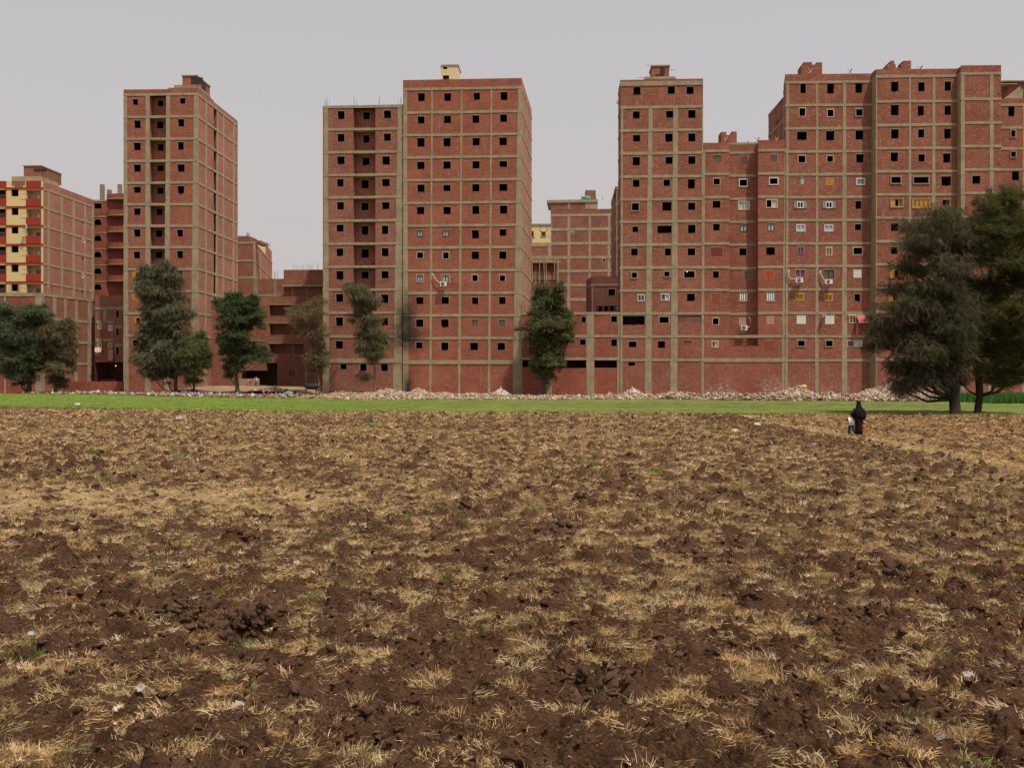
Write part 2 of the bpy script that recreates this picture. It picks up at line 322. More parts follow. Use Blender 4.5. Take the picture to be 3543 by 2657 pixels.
        shutter(M['yellow'], u0-s, u0, z0, z1, .05, 1, 8); shutter(M['yellow'], u1, u1+s, z0, z1, .05, 1, 8); w_['label'] = 'window with yellow wooden shutters swung open'
    elif k == 'osl':
        fr(M['yellow'], .07, o1=.04); s = W*.35
        shutter(M['yellow'], u0-.02, u0+s, z0, z1, .05, 1, 4); w_['label'] = 'window with one yellow shutter open'
    elif k == 'bars':
        q = MB(); n = 4
        for i in range(n):
            x = u0+W*(i+.5)/n; q.fbox(F, x-W*.085, x+W*.085, z0+.04, z1-.04, -.06, -.03)
        q.build('bar', M['white'], P_); fr(M['blackf'], .06, mid=3, o1=-.01); q = MB(); q.fbox(F, u0-.03, u1+.03, z0-.1, z0-.03, -.0, .07); q.build('sill', M['whitef'], P_); w_['label'] = 'window with broad white vertical slats'
    elif k == 'arw':   # yellow wooden window with two arched lattices
        fr(M['yellow'], .12, mid=1, o1=.04)
        for (a, b) in ((u0+.12, mid-.04), (mid+.04, u1-.12)):
            q = MB(); c = (a+b)/2; r = (b-a)/2
            for j in range(6):
                g0, g1 = math.pi*j/6, math.pi*(j+1)/6
                zt = z1-.13-r
                q.face([F.pt(c+r*math.cos(g0), zt+r*math.sin(g0), .03), F.pt(c+r*math.cos(g0), z1-.1, .03), F.pt(c+r*math.cos(g1), z1-.1, .03), F.pt(c+r*math.cos(g1), zt+r*math.sin(g1), .03)])
            for j in range(3): q.fbox(F, a, b, z0+.14+j*.2*Hh, z0+.18+j*.2*Hh, -.02, .02)
            q.fbox(F, c-.02, c+.02, z0+.1, z1-.12, -.02, .015)
            q.build('lattice', M['yellow'], P_)
        w_['label'] = 'yellow wooden window with twin arched lattices'
    elif k == 'arw4':
        fr(M['yellow'], .12, mid=3, o1=.04); q = MB()
        for i in range(4):
            a = u0+W*(i+.14)/4; b = u0+W*(i+.86)/4; c = (a+b)/2; r = (b-a)/2; zt = z1-.16-r
            for j in range(6):
                g0, g1 = math.pi*j/6, math.pi*(j+1)/6
                q.face([F.pt(c+r*math.cos(g0), zt+r*math.sin(g0), .03), F.pt(c+r*math.cos(g0), z1-.1, .03), F.pt(c+r*math.cos(g1), z1-.1, .03), F.pt(c+r*math.cos(g1), zt+r*math.sin(g1), .03)])
            q.fbox(F, a-.02, a+.07, z0+.1, z1-.1, -.02, .03); q.fbox(F, b-.07, b+.02, z0+.1, z1-.1, -.02, .03); q.fbox(F, c-.03, c+.03, z0+.1, z1-.14, -.02, .02)
            for j in range(3): q.fbox(F, a, b, z0+.2+j*.25, z0+.25+j*.25, -.02, .018)
        q.build('lattice', M['yellow'], P_); fr(M['reveal'], .1, o1=.09, a=u0-.1, b=u1+.1, c=z0-.1, d=z1+.1, name='surround'); w_['label'] = 'wide yellow wooden window of four arched lattices'
    elif k == 'wcl':
        fr(M['yellow'], .1, mid=2, o1=.03); pane(M['yellow'], u0+.08, u0+.33*W, o=-.0, name='leaf'); pane(M['glassb'], u0+.66*W, u1-.06); fr(M['reveal'], .1, o1=.09, a=u0-.1, b=u1+.1, c=z0-.1, d=z1+.1, name='surround'); w_['label'] = 'yellow wooden window with one leaf ajar'
    elif k == 'grl':
        fr(M['whitef'], .1, mid=0, o1=.06); q = MB()
        for i in range(5): x = u0+W*(i+1)/6; q.fbox(F, x-.02, x+.02, z0+.08, z1-.08, .0, .03)
        q.build('grille', M['whitef'], P_); pane(M['glassb'], u0+.05, u1-.05); w_['label'] = 'white window behind an upright grille'
    elif k == 'blu':
        fr(M['creamf'], .07, mid=1, o1=.03); pane(M['glassd'], u0+.05, mid-.1); pane(M['glassl'], mid-.1, u1-.05, o=-.06); w_['label'] = 'wide window with blue patterned glass'
    elif k == 'brk':
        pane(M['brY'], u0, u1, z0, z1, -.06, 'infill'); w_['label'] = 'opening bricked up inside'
    return w_

def facade(B, F, ulo, uhi, z0, z1, zoom, levels, cols, wins, br='brB', con='con', bt=.34, parapet_cols=True, name='wall', holes_extra=(), putlog=True, jit=.025, colo=.035, top=None, lowcol=None, dense=1.0):
    """brick sheet with real openings, a frame of concrete columns and beams standing a few cm proud of it"""
    W = []
    for w in wins:
        zk = w[5] if len(w) > 5 else zoom
        a = F.uz(*Z(zk, w[0], w[1])); b = F.uz(*Z(zk, w[2], w[3])); W.append([a[0], b[0], b[1], a[1], w[4] if len(w) > 4 else 'o'])
    us = sorted(set([round(ulo,3), round(uhi,3)]+[round(x,3) for w in W for x in w[:2]]+[round(x,3) for h in holes_extra for x in h[:2]]))
    zs = sorted(set([round(z0,3), round(z1,3)]+[round(x,3) for w in W for x in w[2:4]]+[round(x,3) for h in holes_extra for x in h[2:4]]))
    H_ = [w[:4] for w in W]+[h[:4] for h in holes_extra]
    hv = {}
    for wi, w in enumerate(W):
        for x in w[:2]:
            for z in w[2:4]: hv[(round(x,3), round(z,3))] = (random.uniform(-jit, jit), random.uniform(-jit, jit))
    m = MB(); idx = {}
    def vid(x, z):
        if (x, z) not in idx:
            j = hv.get((x, z), (0, 0)); idx[(x, z)] = len(m.v); m.v.append(tuple(F.pt(x+j[0], z+j[1])))
        return idx[(x, z)]
    for i in range(len(us)-1):
        for j in range(len(zs)-1):
            a, b, c, d = us[i], us[i+1], zs[j], zs[j+1]; cx, cz = (a+b)/2, (c+d)/2
            if any(h[0]-1e-3 < cx < h[1]+1e-3 and h[2]-1e-3 < cz < h[3]+1e-3 for h in H_): continue
            m.f.append((vid(a,c), vid(b,c), vid(b,d), vid(a,d))); m.m.append(0)
    # flat quads, painted shade of putlog holes under beams and a few strays
    if putlog:
        for lz in levels:
            x = ulo+.3
            while x < uhi-.4:
                x += random.choice([.5, .9, 1.3, 1.7, 2.4])/dense; zz = lz-bt/2-random.uniform(.10, .2)
                if x > uhi-.3 or zz < z0+.2: continue
                if any(h[0]-.25 < x < h[1]+.2 and h[2]-.2 < zz < h[3]+.2 for h in H_): continue
                s = random.uniform(.05, .12); m.face([F.pt(x, zz, .004), F.pt(x+s*1.3, zz, .004), F.pt(x+s*1.3, zz+s*.75, .004), F.pt(x, zz+s*.75, .004)], 1)
    m.build(name, [M[br], M['hole']], B)
    for w in W:
        pts = [(round(x,3)+hv[(round(x,3), round(z,3))][0], round(z,3)+hv[(round(x,3), round(z,3))][1]) for x, z in ((w[0],w[2]), (w[1],w[2]), (w[1],w[3]), (w[0],w[3]))]
        if w[4] != 'x': window(B, F, w[0], w[1], w[2], w[3], w[4], pts)
    lv = sorted(levels)
    for c in cols:
        xt0, xt1, xb0, xb1 = [F.u(Z(c[4] if len(c) > 4 and c[4] is not None else zoom, x, 0)[0]) for x in c[:4]]
        zb = c[5] if len(c) > 5 else z0; zt = c[6] if len(c) > 6 else (lv[-1] if lv else z1)
        q = MB(); cuts = [zb]+[l for l in lv if zb+.3 < l < zt-.3]+[zt]
        xt0, xb0 = max(xt0, ulo-.02), max(xb0, ulo-.02); xt1, xb1 = min(xt1, uhi+.02), min(xb1, uhi+.02)
        for a, b in zip(cuts[:-1], cuts[1:]):
            t = ((a+b)/2-z0)/max(z1-z0, .1); j0, j1 = random.uniform(-.02,.02), random.uniform(-.02,.02)
            q.fbox(F, xb0+(xt0-xb0)*t+j0, xb1+(xt1-xb1)*t+j1, a, b, -.06, colo+random.uniform(-.008,.008))
        q.build('column', M[con], B)
    for lz in levels:
        q = MB(); n = max(1, int((uhi-ulo)/3.4)); x = ulo-.015; zj = random.uniform(-.02, .02)
        for i in range(n):
            x2 = ulo+(uhi-ulo)*(i+1)/n+(random.uniform(-.4,.4) if i < n-1 else .015)
            zn = random.uniform(-.025, .025); t = bt*random.uniform(.9, 1.1)
            q.hexa([F.pt(x,lz-t/2+zj,.055), F.pt(x2,lz-t/2+zn,.055), F.pt(x2,lz-t/2+zn,-.06), F.pt(x,lz-t/2+zj,-.06), F.pt(x,lz+t/2+zj,.055), F.pt(x2,lz+t/2+zn,.055), F.pt(x2,lz+t/2+zn,-.06), F.pt(x,lz+t/2+zj,-.06)])
            x = x2; zj = zn
        q.build('beam', M[con], B)
def lev(F, zk, xref, ys): return [F.uz(*Z(zk, xref, y))[1] for y in ys]
def shell(B, pts, z0, z1, br='brM', skip=(), roof=True):
    """the walls away from the camera and the roof: pts = footprint, skip = indices of edges already built"""
    m = MB(); n = len(pts)
    for i in range(n):
        if i in skip: continue
        a, b = pts[i], pts[(i+1) % n]; m.face([(a[0],a[1],z0), (b[0],b[1],z0), (b[0],b[1],z1), (a[0],a[1],z1)])
    m.build('back_wall', M[br], B)
    if roof:
        m = MB(); m.face([(p[0],p[1],z1-.02) for p in pts]); m.build('roof', M['conG'], B)
def bay(B, F, a, b, z0, z1, r, levels, zoom, wins, br, con='con'):
    """recessed bay: set-back wall with its openings, two cheeks and a slab at each storey"""
    G = Face(F.pt(a,0,-r)[:2], F.pt(b,0,-r)[:2]); facade(B, G, 0, b-a, z0, z1, zoom, [], [], wins, br, name='recessed_wall', putlog=False)
    m = MB()
    for u in (a, b): m.face([F.pt(u,z0,0), F.pt(u,z1,0), F.pt(u,z1,-r), F.pt(u,z0,-r)])
    m.build('cheek_wall', M[br], B)
    for l in levels:
        m = MB(); m.fbox(F, a+.003, b-.003, l-.14, l+.14, -r, -.06); m.build('slab', M[con], B)
def back(F, u, D): return F.pt(u, 0, -D)[:2]
def rebar(B, pts, h=1.1, n=3):
    for p in pts:
        m = MB()
        for i in range(n):
            q = Vector(p)+Vector((random.uniform(-.22,.22), random.uniform(-.1,.1), -.1)); m.tube([q, q+Vector((random.uniform(-.04,.04),0,h*random.uniform(.6,1.1)))], .014, 4)
        m.build('rebar', M['steel'], B)
G_ROW = None
BG = -0.6     # walls start below ground
# ------------------------------------------------------------------ ground height
def sm(t): t = np.clip(t, 0, 1); return t*t*(3-2*t)
def gz(x, y):
    x = np.asarray(x, float); y = np.asarray(y, float)
    A = .55*(1-sm((x+18)/50)); z = A*sm((y-90)/28)
    w = sm((x+46.5)/3)*(1-sm((x+27.5)/3)); z = z+w*.85*sm((y-121.5)/11)
    return z
def gzf(x, y): return float(gz(x, y))
# ================================================================== TOWER A (narrow, left)
def tower_A():
    F = Face(XY(427.5, 132.4), XY(683, 132.0)); B = thing('apartment_tower', 'narrow twelve storey brick tower with one recessed bay, left of the photo', 'building', (F.p.x, F.p.y, 0), 'unfinished red brick apartment buildings')
    S = Face(XY(683, 132.0), XY(822, 148.6))
    L = lev(F, 2, 200, [300, 513, 724, 934, 1143, 1349, 1555])+lev(F, 3, 200, [365, 575, 787, 1002, 1218]); L.insert(7, F.uz(*Z(3, 200, 157))[1])
    zt = F.uz(*Z(2, 200, 250))[1]
    w1 = [(162,342,215,398),(178,545,240,620),(172,758,238,832),(173,967,241,1037),(173,1180,240,1238),(172,1386,240,1450,'rough'),(173,1585,238,1657)]
    w1 += [(172,195,235,262,'o',3),(186,390,228,450,'osy',3),(160,600,225,665,'yc',3),(178,825,238,888,'osl',3),(162,1040,220,1100,'rough',3)]
    w3 = [(613,332,667,387),(596,533,655,605),(593,752,652,825),(592,965,660,1037),(592,1172,655,1243),(587,1590,645,1655),(587,190,645,257,'rough',3),(582,380,642,460,'o',3),(580,610,640,675,'o',3),(578,825,640,890,'o',3),(568,1030,630,1078,'bx',3)]
    w2 = [(400,352,457,412),(393,555,457,625,'rough'),(400,770,460,835),(396,975,460,1032),(394,1185,460,1250),(388,1388,450,1450),(382,1593,446,1660,'rough'),(380,195,445,257,'o',3),(380,410,445,470,'o',3),(380,620,445,680,'o',3),(380,830,445,890,'o',3),(380,1040,445,1100,'o',3)]
    a, b = F.u(Z(2,326,0)[0]), F.u(Z(2,482,0)[0])
    facade(B, F, 0, F.L, BG, zt, 2, L, [(80,107,74,128),(287,324,283,340),(484,522,462,515),(750,786,715,782)], w1+w3, 'brA', holes_extra=[(a, b, L[-1], L[0])], name='front_wall')
    bay(B, F, a, b, L[-1], L[0], 1.1, L[1:], 2, w2, 'brA')
    # right side with its column of tall slits
    sl = []; u0, u1 = S.u(Z(2,938,0)[0]), S.u(Z(2,969,0)[0])
    for i in range(10):
        sl.append((u0, u1, L[i+1]+.2, L[i]-.2))
    facade(B, S, 0, S.L, BG, zt, 2, L, [(783,790,783,795),(859,874,850,870),(969,980,950,972),(1026,1038,1016,1038),(1124,1138,1110,1130),(1160,1170,1158,1170)], [(898,1250,916,1280,'o',3)], 'brS', 'conS', name='side_wall', holes_extra=sl, dense=.6)
    for s in sl:
        m = MB(); p = [(s[0],s[2]),(s[1],s[2]),(s[1],s[3]),(s[0],s[3])]
        for k in range(4):
            q, r = p[k], p[(k+1) % 4]; m.face([S.pt(q[0],q[1],0), S.pt(q[0],q[1],-1.3), S.pt(r[0],r[1],-1.3), S.pt(r[0],r[1],0)], 0)
        m.face([S.pt(x,z,-1.3) for x, z in p], 1); m.build('window_slit', [M['brM'], M['dark']], B)
    shell(B, [F.end(0), F.end(F.L), S.end(S.L), back(F, 0, 16.6)], BG, zt, 'brA', skip=(0,1))
    # parapet steps and roof room
    m = MB(); x0, x1 = F.u(Z(2,500,0)[0]), F.L; zp = F.uz(*Z(2,600,233))[1]
    m.fbox(F, x0, x1, zt-.02, zp, -.2, 0)
    m.fbox(S, .2, S.u(Z(2,940,0)[0]), zt-.02, zp, -.2, 0); m.build('parapet', M['brA'], B)
    m = MB(); m.fbox(F, F.u(Z(2,520,0)[0])+.1, F.L-.5, zp-.6, zp+.75, -6.5, -1.2); m.build('roof_slab', M['con'], B)
    q0, q1 = F.u(Z(2,600,0)[0])+.1, F.u(Z(2,740,0)[0])+.1; zr = F.uz(*Z(2,600,98))[1]
    m = MB(); m.fbox(F, q0, q1, zp+.5, zr, -6.3, -1.2, 0); zz = F.uz(*Z(2,600,108))[1]
    m.fbox(F, q0+1.2, q0+2.9, zz-1.0, zz-.05, -1.25, -1.19, 1); m.face([F.pt(q1+.01,zz-1.0,-3.0), F.pt(q1+.01,zz-1.0,-4.6), F.pt(q1+.01,zz,-4.6), F.pt(q1+.01,zz,-3.0)], 1)
    m.fbox(F, q0-.1, q1+.1, zr, zr+.14, -6.4, -1.1, 2); m.build('rooftop_room', [M['brA'], M['dark'], M['con']], B)
tower_A()
# ================================================================== TOWERS B
def tower_BL():
    F = Face(XY(1117, 127.8), XY(1393, 127.1)); B = thing('apartment_tower', 'eleven storey brick tower with recessed middle bay, joined left of the cream topped tower', 'building', (F.p.x, F.p.y, 0), 'unfinished red brick apartment buildings')
    L = lev(F, 4, 300, [472, 688, 905, 1124, 1336, 1560])+lev(F, 5, 300, [121, 342, 560, 781, 1008])
    L2 = lev(F, 5, 300, [1240])[0]
    zt = L[0]+.2
    c1 = [(188,512,256,587,'rough'),(187,730,254,803),(185,945,254,1018),(182,1162,246,1233),(181,1382,249,1453),(178,1597,246,1664),(176,166,243,238,'o',5),(175,381,243,462,'rough',5),(172,601,242,678,'o',5),(172,825,240,907,'rough',5),(169,1050,238,1123,'o',5),(212,1270,276,1322,'o',5)]
    c2 = [(431,521,497,592),(432,741,494,817,'rough'),(426,956,493,1026,'rough'),(416,1171,484,1250),(414,1389,484,1460),(416,1611,482,1690,'rough'),(416,173,486,254,'o',5),(414,388,484,453,'o',5),(412,610,482,680,'o',5),(410,830,478,905,'o',5)]
    c3 = [(631,506,700,579),(630,727,698,797),(614,945,688,1025,'rough'),(613,1160,687,1230),(612,1382,686,1450),(610,1607,673,1688),(609,162,677,242,'rough',5),(605,382,677,453,'o',5),(603,606,675,685,'rough',5),(603,828,672,900,'rough',5),(605,1050,668,1105,'o',5),(602,1270,670,1337,'o',5),(403,1270,465,1337,'rough',5)]
    a, b = F.u(Z(4,338,0)[0]), F.u(Z(4,550,0)[0]); zb = L[9]
    facade(B, F, 0, F.L, BG, zt, 4, L+[L2], [(57,97,40,108),(766,815,716,815)], c1+c3, 'brBl', 'conB', holes_extra=[(a, b, zb, L[0])], name='front_wall')
    m = MB(); m.fbox(F, 0, F.L, L2-.28, L2+.28, -.06, .075); m.build('beam', M['conB'], B)
    bay(B, F, a, b, zb, L[0], 1.15, L[1:9], 4, c2, 'brBl')
    shell(B, [F.end(0), F.end(F.L), back(F, F.L, 15), back(F, 0, 15)], BG, zt, 'brBl', skip=(0,))
    rebar(B, [F.pt(F.u(Z(4,x,0)[0]), zt, -.3) for x in (67, 90, 354, 580, 773, 803)], 1.35, 3)
def tower_BR():
    F = Face(XY(1394.5, 126.9), XY(1805, 126.0)); S = Face(XY(1805, 126.0), XY(1839.5, 141.2))
    B = thing('apartment_tower', 'wide twelve storey brick tower with four window columns and cream roof room', 'building', (F.p.x, F.p.y, 0), 'unfinished red brick apartment buildings')
    L = lev(F, 4, 1230, [299, 524, 738, 953, 1170, 1388, 1606])+lev(F, 5, 1230, [158, 375, 592, 806, 1024, 1253])
    zt = F.uz(*Z(4, 1400, 206))[1]
    q = [(957,340,1022,418),(953,562,1021,632),(949,769,1020,853),(949,996,1019,1067),(950,1214,1022,1287),(946,1427,1017,1498),(950,-8,1007,53,'gl2',5),(944,199,1012,265,'wdf',5),(944,419,1009,486,'gl2w',5),(940,630,1008,698,'o',5),(938,844,1008,916,'o',5),(937,1062,1001,1120,'o',5),
     (1207,341,1273,416),(1205,556,1273,628),(1200,768,1271,850),(1198,993,1271,1064),(1198,1217,1269,1278,'rough'),(1200,1427,1270,1498),(1195,-8,1253,53,'gl2',5),(1192,199,1257,270,'wdf',5),(1190,418,1256,486,'gl2w',5),(1181,630,1253,697,'o',5),(1179,843,1249,916,'o',5),(1179,1064,1248,1140,'rough',5),
     (1490,336,1550,404),(1476,553,1545,625),(1479,768,1546,840),(1479,990,1546,1060),(1475,1209,1546,1282),(1475,1417,1545,1496),(1473,-10,1540,70,'o',5),(1471,195,1541,268,'o',5),(1472,415,1534,484,'wdf',5),(1473,634,1534,698,'o',5),(1468,847,1531,913,'br',5),(1457,1066,1531,1138,'o',5),
     (1748,329,1812,407),(1742,544,1810,617),(1736,764,1807,838),(1735,989,1811,1048),(1735,1207,1811,1276),(1740,1415,1813,1495),(1738,-18,1802,47,'o',5),(1733,194,1803,265,'o',5),(1734,418,1797,485,'wdf',5),(1732,630,1795,697,'o',5),(1729,846,1793,914,'br',5),(1718,1067,1790,1138,'o',5)]
    facade(B, F, 0, F.L, BG, zt, 4, L, [(817,850,720,868),(1086,1101,1062,1086),(1369,1384,1338,1362),(1655,1669,1624,1648),(1918,1952,1860,1948)], q, 'brB', 'conB', name='front_wall')
    m = MB(); m.fbox(F, 0, F.L, L[-1]-.27, L[-1]+.27, -.06, .075); m.build('beam', M['conB'], B)
    facade(B, S, 0, S.L, BG, zt, 4, L, [(1950,1953,1950,1953),(1967,1970,1967,1970),(1984,1987,1984,1987),(2001,2004,2001,2004),(2017,2020,2017,2020),(2032,2034,2032,2034)], [], 'brSB', 'conS', name='side_wall', dense=.5)
    shell(B, [F.end(0), F.end(F.L), S.end(S.L), back(F, 0, 15.2)], BG, zt, 'brB', skip=(0,1))
    # cream rendered stair head with holes knocked in it
    a, b = F.u(Z(4,1143,0)[0]), F.u(Z(4,1303,0)[0]); zr = F.uz(*Z(4,1200,84))[1]; k = .2
    G = Face(F.pt(a+.15,0,-3.2)[:2], F.pt(b+.15,0,-3.2)[:2]); zr2 = CH+(zr-CH)*1.026
    w = G.L
    facade(B, G, 0, w, zt-.5, zr2, 4, [], [], [(1172,172,1255,215,'x'),(1197,92,1238,112,'x')], 'brB', name='rooftop_room', putlog=False)
    rm = [o for o in bpy.data.objects if o.name.startswith('rooftop_room')][-1]; rm.data.materials[0] = M['creamp']
    m = MB(); m.fbox(G, 0, .15, zt-.5, zr2, -3.2, -.002); m.fbox(G, w-.15, w, zt-.5, zr2, -3.2, -.002); m.fbox(G, .15, w-.15, zt-.5, zr2, -3.2, -3.05); m.build('room_wall', M['creamp'], B)
    m = MB(); m.fbox(G, -.08, w+.08, zr2, zr2+.16, -3.3, .08); m.build('roof_slab', M['conG'], B)
    m = MB(); c = G.u(Z(4,1213,0)[0])
    for i in range(7):
        hh = .9+.35*math.sin(i*.52)-.1*(i%2); m.fbox(G, c-1.15+i*.33, c-.83+i*.33, zt-.4, zt+hh, -.6, -.25)
    m.build('broken_brickwork', M['brM'], B)
tower_BL(); tower_BR()
# ================================================================== LOW BLOCK F between B and C
def low_F():
    F = Face(XY(1805.5, 125.6), XY(2147, 125.5)); B = thing('low_brick_block', 'four storey brick block with long ground openings between the two tall towers', 'building', (F.p.x, F.p.y, 0), 'unfinished red brick apartment buildings')
    L = lev(F, 6, 500, [1006, 1168, 1330]); zt = L[0]+.22
    w = [(440,1028,470,1068),(652,1024,694,1068),(428,1190,470,1232),(652,1190,694,1238),(16,1333,75,1390),(128,1333,182,1390),(250,1335,473,1397),(532,1333,694,1395),(100,1028,140,1068)]
    facade(B, F, 0, F.L, BG, zt, 6, L, [(0,13,0,13),(185,222,185,230),(477,528,474,530),(701,729,694,732)], w, 'brF', name='front_wall')
    shell(B, [F.end(0), F.end(F.L), back(F, F.L, 13), back(F, 0, 13)], BG, zt, 'brF', skip=(0,))
    rebar(B, [F.pt(F.u(Z(6,x,0)[0]), zt, -.3) for x in (10, 22, 40)], 1.6, 3)
low_F()
# ================================================================== TOWER C
def tower_C():
    F = Face(XY(2146, 125.4), XY(2432.5, 124.8)); B = thing('apartment_tower', 'twelve storey brick tower with three window columns and small brick roof hut', 'building', (F.p.x, F.p.y, 0), 'unfinished red brick apartment buildings')
    L = lev(F, 7, 530, [248, 474, 694, 914, 1137, 1355, 1568])+lev(F, 8, 530, [131, 348, 567, 788, 1008, 1232]); zt = F.uz(*Z(7,530,208))[1]
    q = [(253,281,320,357),(250,514,311,580),(249,740,319,803),(248,951,316,1031),(248,1168,312,1236),(230,1386,314,1471,'bx'),(244,1615,300,1668),(231,167,296,234,'o',8),(229,390,295,455,'bx',8),(293,607,360,671,'slw',8),(145,812,362,895,'rough',8),(207,1056,284,1110,'o',8),(203,1253,270,1286,'o',8),
     (581,275,651,350),(565,509,635,578,'rough'),(557,727,629,803,'rough'),(560,949,629,1019),(542,1166,605,1229),(531,1380,617,1464),(481,1606,619,1680,'rough'),(554,165,612,233,'o',8),(540,380,606,443,'bx',8),(516,598,598,664,'slwl',8),(495,814,597,884,'wdf',8),(488,1051,556,1116,'rough',8),
     (762,279,830,348,'rough'),(777,502,848,579),(777,725,848,803),(777,944,848,1020),(775,1162,842,1252),(775,1387,846,1458),(775,1598,848,1680,'rough'),(772,165,845,233,'o',8),(732,378,845,452,'wdf',8),(766,598,840,670,'o',8),(677,803,907,878,'brk',8),(737,1045,807,1093,'brk',8)]
    z1 = L[1]
    facade(B, F, 0, F.L, BG, zt, 7, L, [(137,156,98,146,None,BG,z1),(402,437,360,426,None,BG,z1),(640,679,604,673,None,BG,z1),(908,922,904,922,None,BG,z1)], q, 'brC', name='front_wall')
    m = MB(); m.fbox(F, -.01, F.L+.01, L[0]-.28, L[0]+.28, -.06, .07); m.build('beam', M['con'], B)
    m = MB(); p = F.pt(F.u(Z(8,768,0)[0]), F.uz(*Z(8,768,386))[1], -.25); m.ball(p, .05, 8); m.build('light_bulb', M['bulb'], B)
    p2 = F.end(F.L); S = Face(back(F, 0, 4.6), F.end(0))
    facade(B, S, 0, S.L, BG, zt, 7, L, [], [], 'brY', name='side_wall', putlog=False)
    shell(B, [F.end(0), F.end(F.L), back(F, F.L, 4.6), back(F, 0, 4.6)], BG, zt, 'brC', skip=(0,3))
    a, b = F.u(Z(7,372,0)[0]), F.u(Z(7,655,0)[0]); m = MB(); zs = F.uz(*Z(7,500,176))[1]; m.fbox(F, a, b, zt-.1, zs+.2, -4, -.9); m.fbox(F, a-.15, b+.2, zs-.15, zs+.05, -4.1, -.8); m.build('roof_slab', M['con'], B)
    a, b = F.u(Z(7,437,0)[0]), F.u(Z(7,603,0)[0]); zr = F.uz(*Z(7,500,76))[1]; m = MB()
    m.fbox(F, a, b, zs+.05, zr+.2, -4, -1.0, 0); m.fbox(F, a-.12, b+.12, zr+.2, zr+.36, -4.1, -.9, 2)
    c = F.uz(*Z(7,515,82))[1]; m.fbox(F, F.u(Z(7,515,0)[0]), F.u(Z(7,561,0)[0]), c-.75, c+.1, -1.02, -.99, 1); m.fbox(F, F.u(Z(7,472,0)[0]), F.u(Z(7,555,0)[0]), zs+.15, zs+.55, -1.02, -.99, 1)
    m.build('rooftop_room', [M['brC'], M['dark'], M['con']], B)
    m = MB(); m.tube([F.pt(a-1.7, zr-.9, -2), F.pt(a+.3, zr-.95, -2)], .05, 5); m.tube([F.pt(b-.3, zr-.0, -2), F.pt(b+.9, zr+.05, -2)], .05, 5); m.tube([F.pt(a-.8, zr+.4, -1), F.pt(a+.3, zr+.36, -1)], .04, 5); m.build('timber_pole', M['woodp'], B)
tower_C()
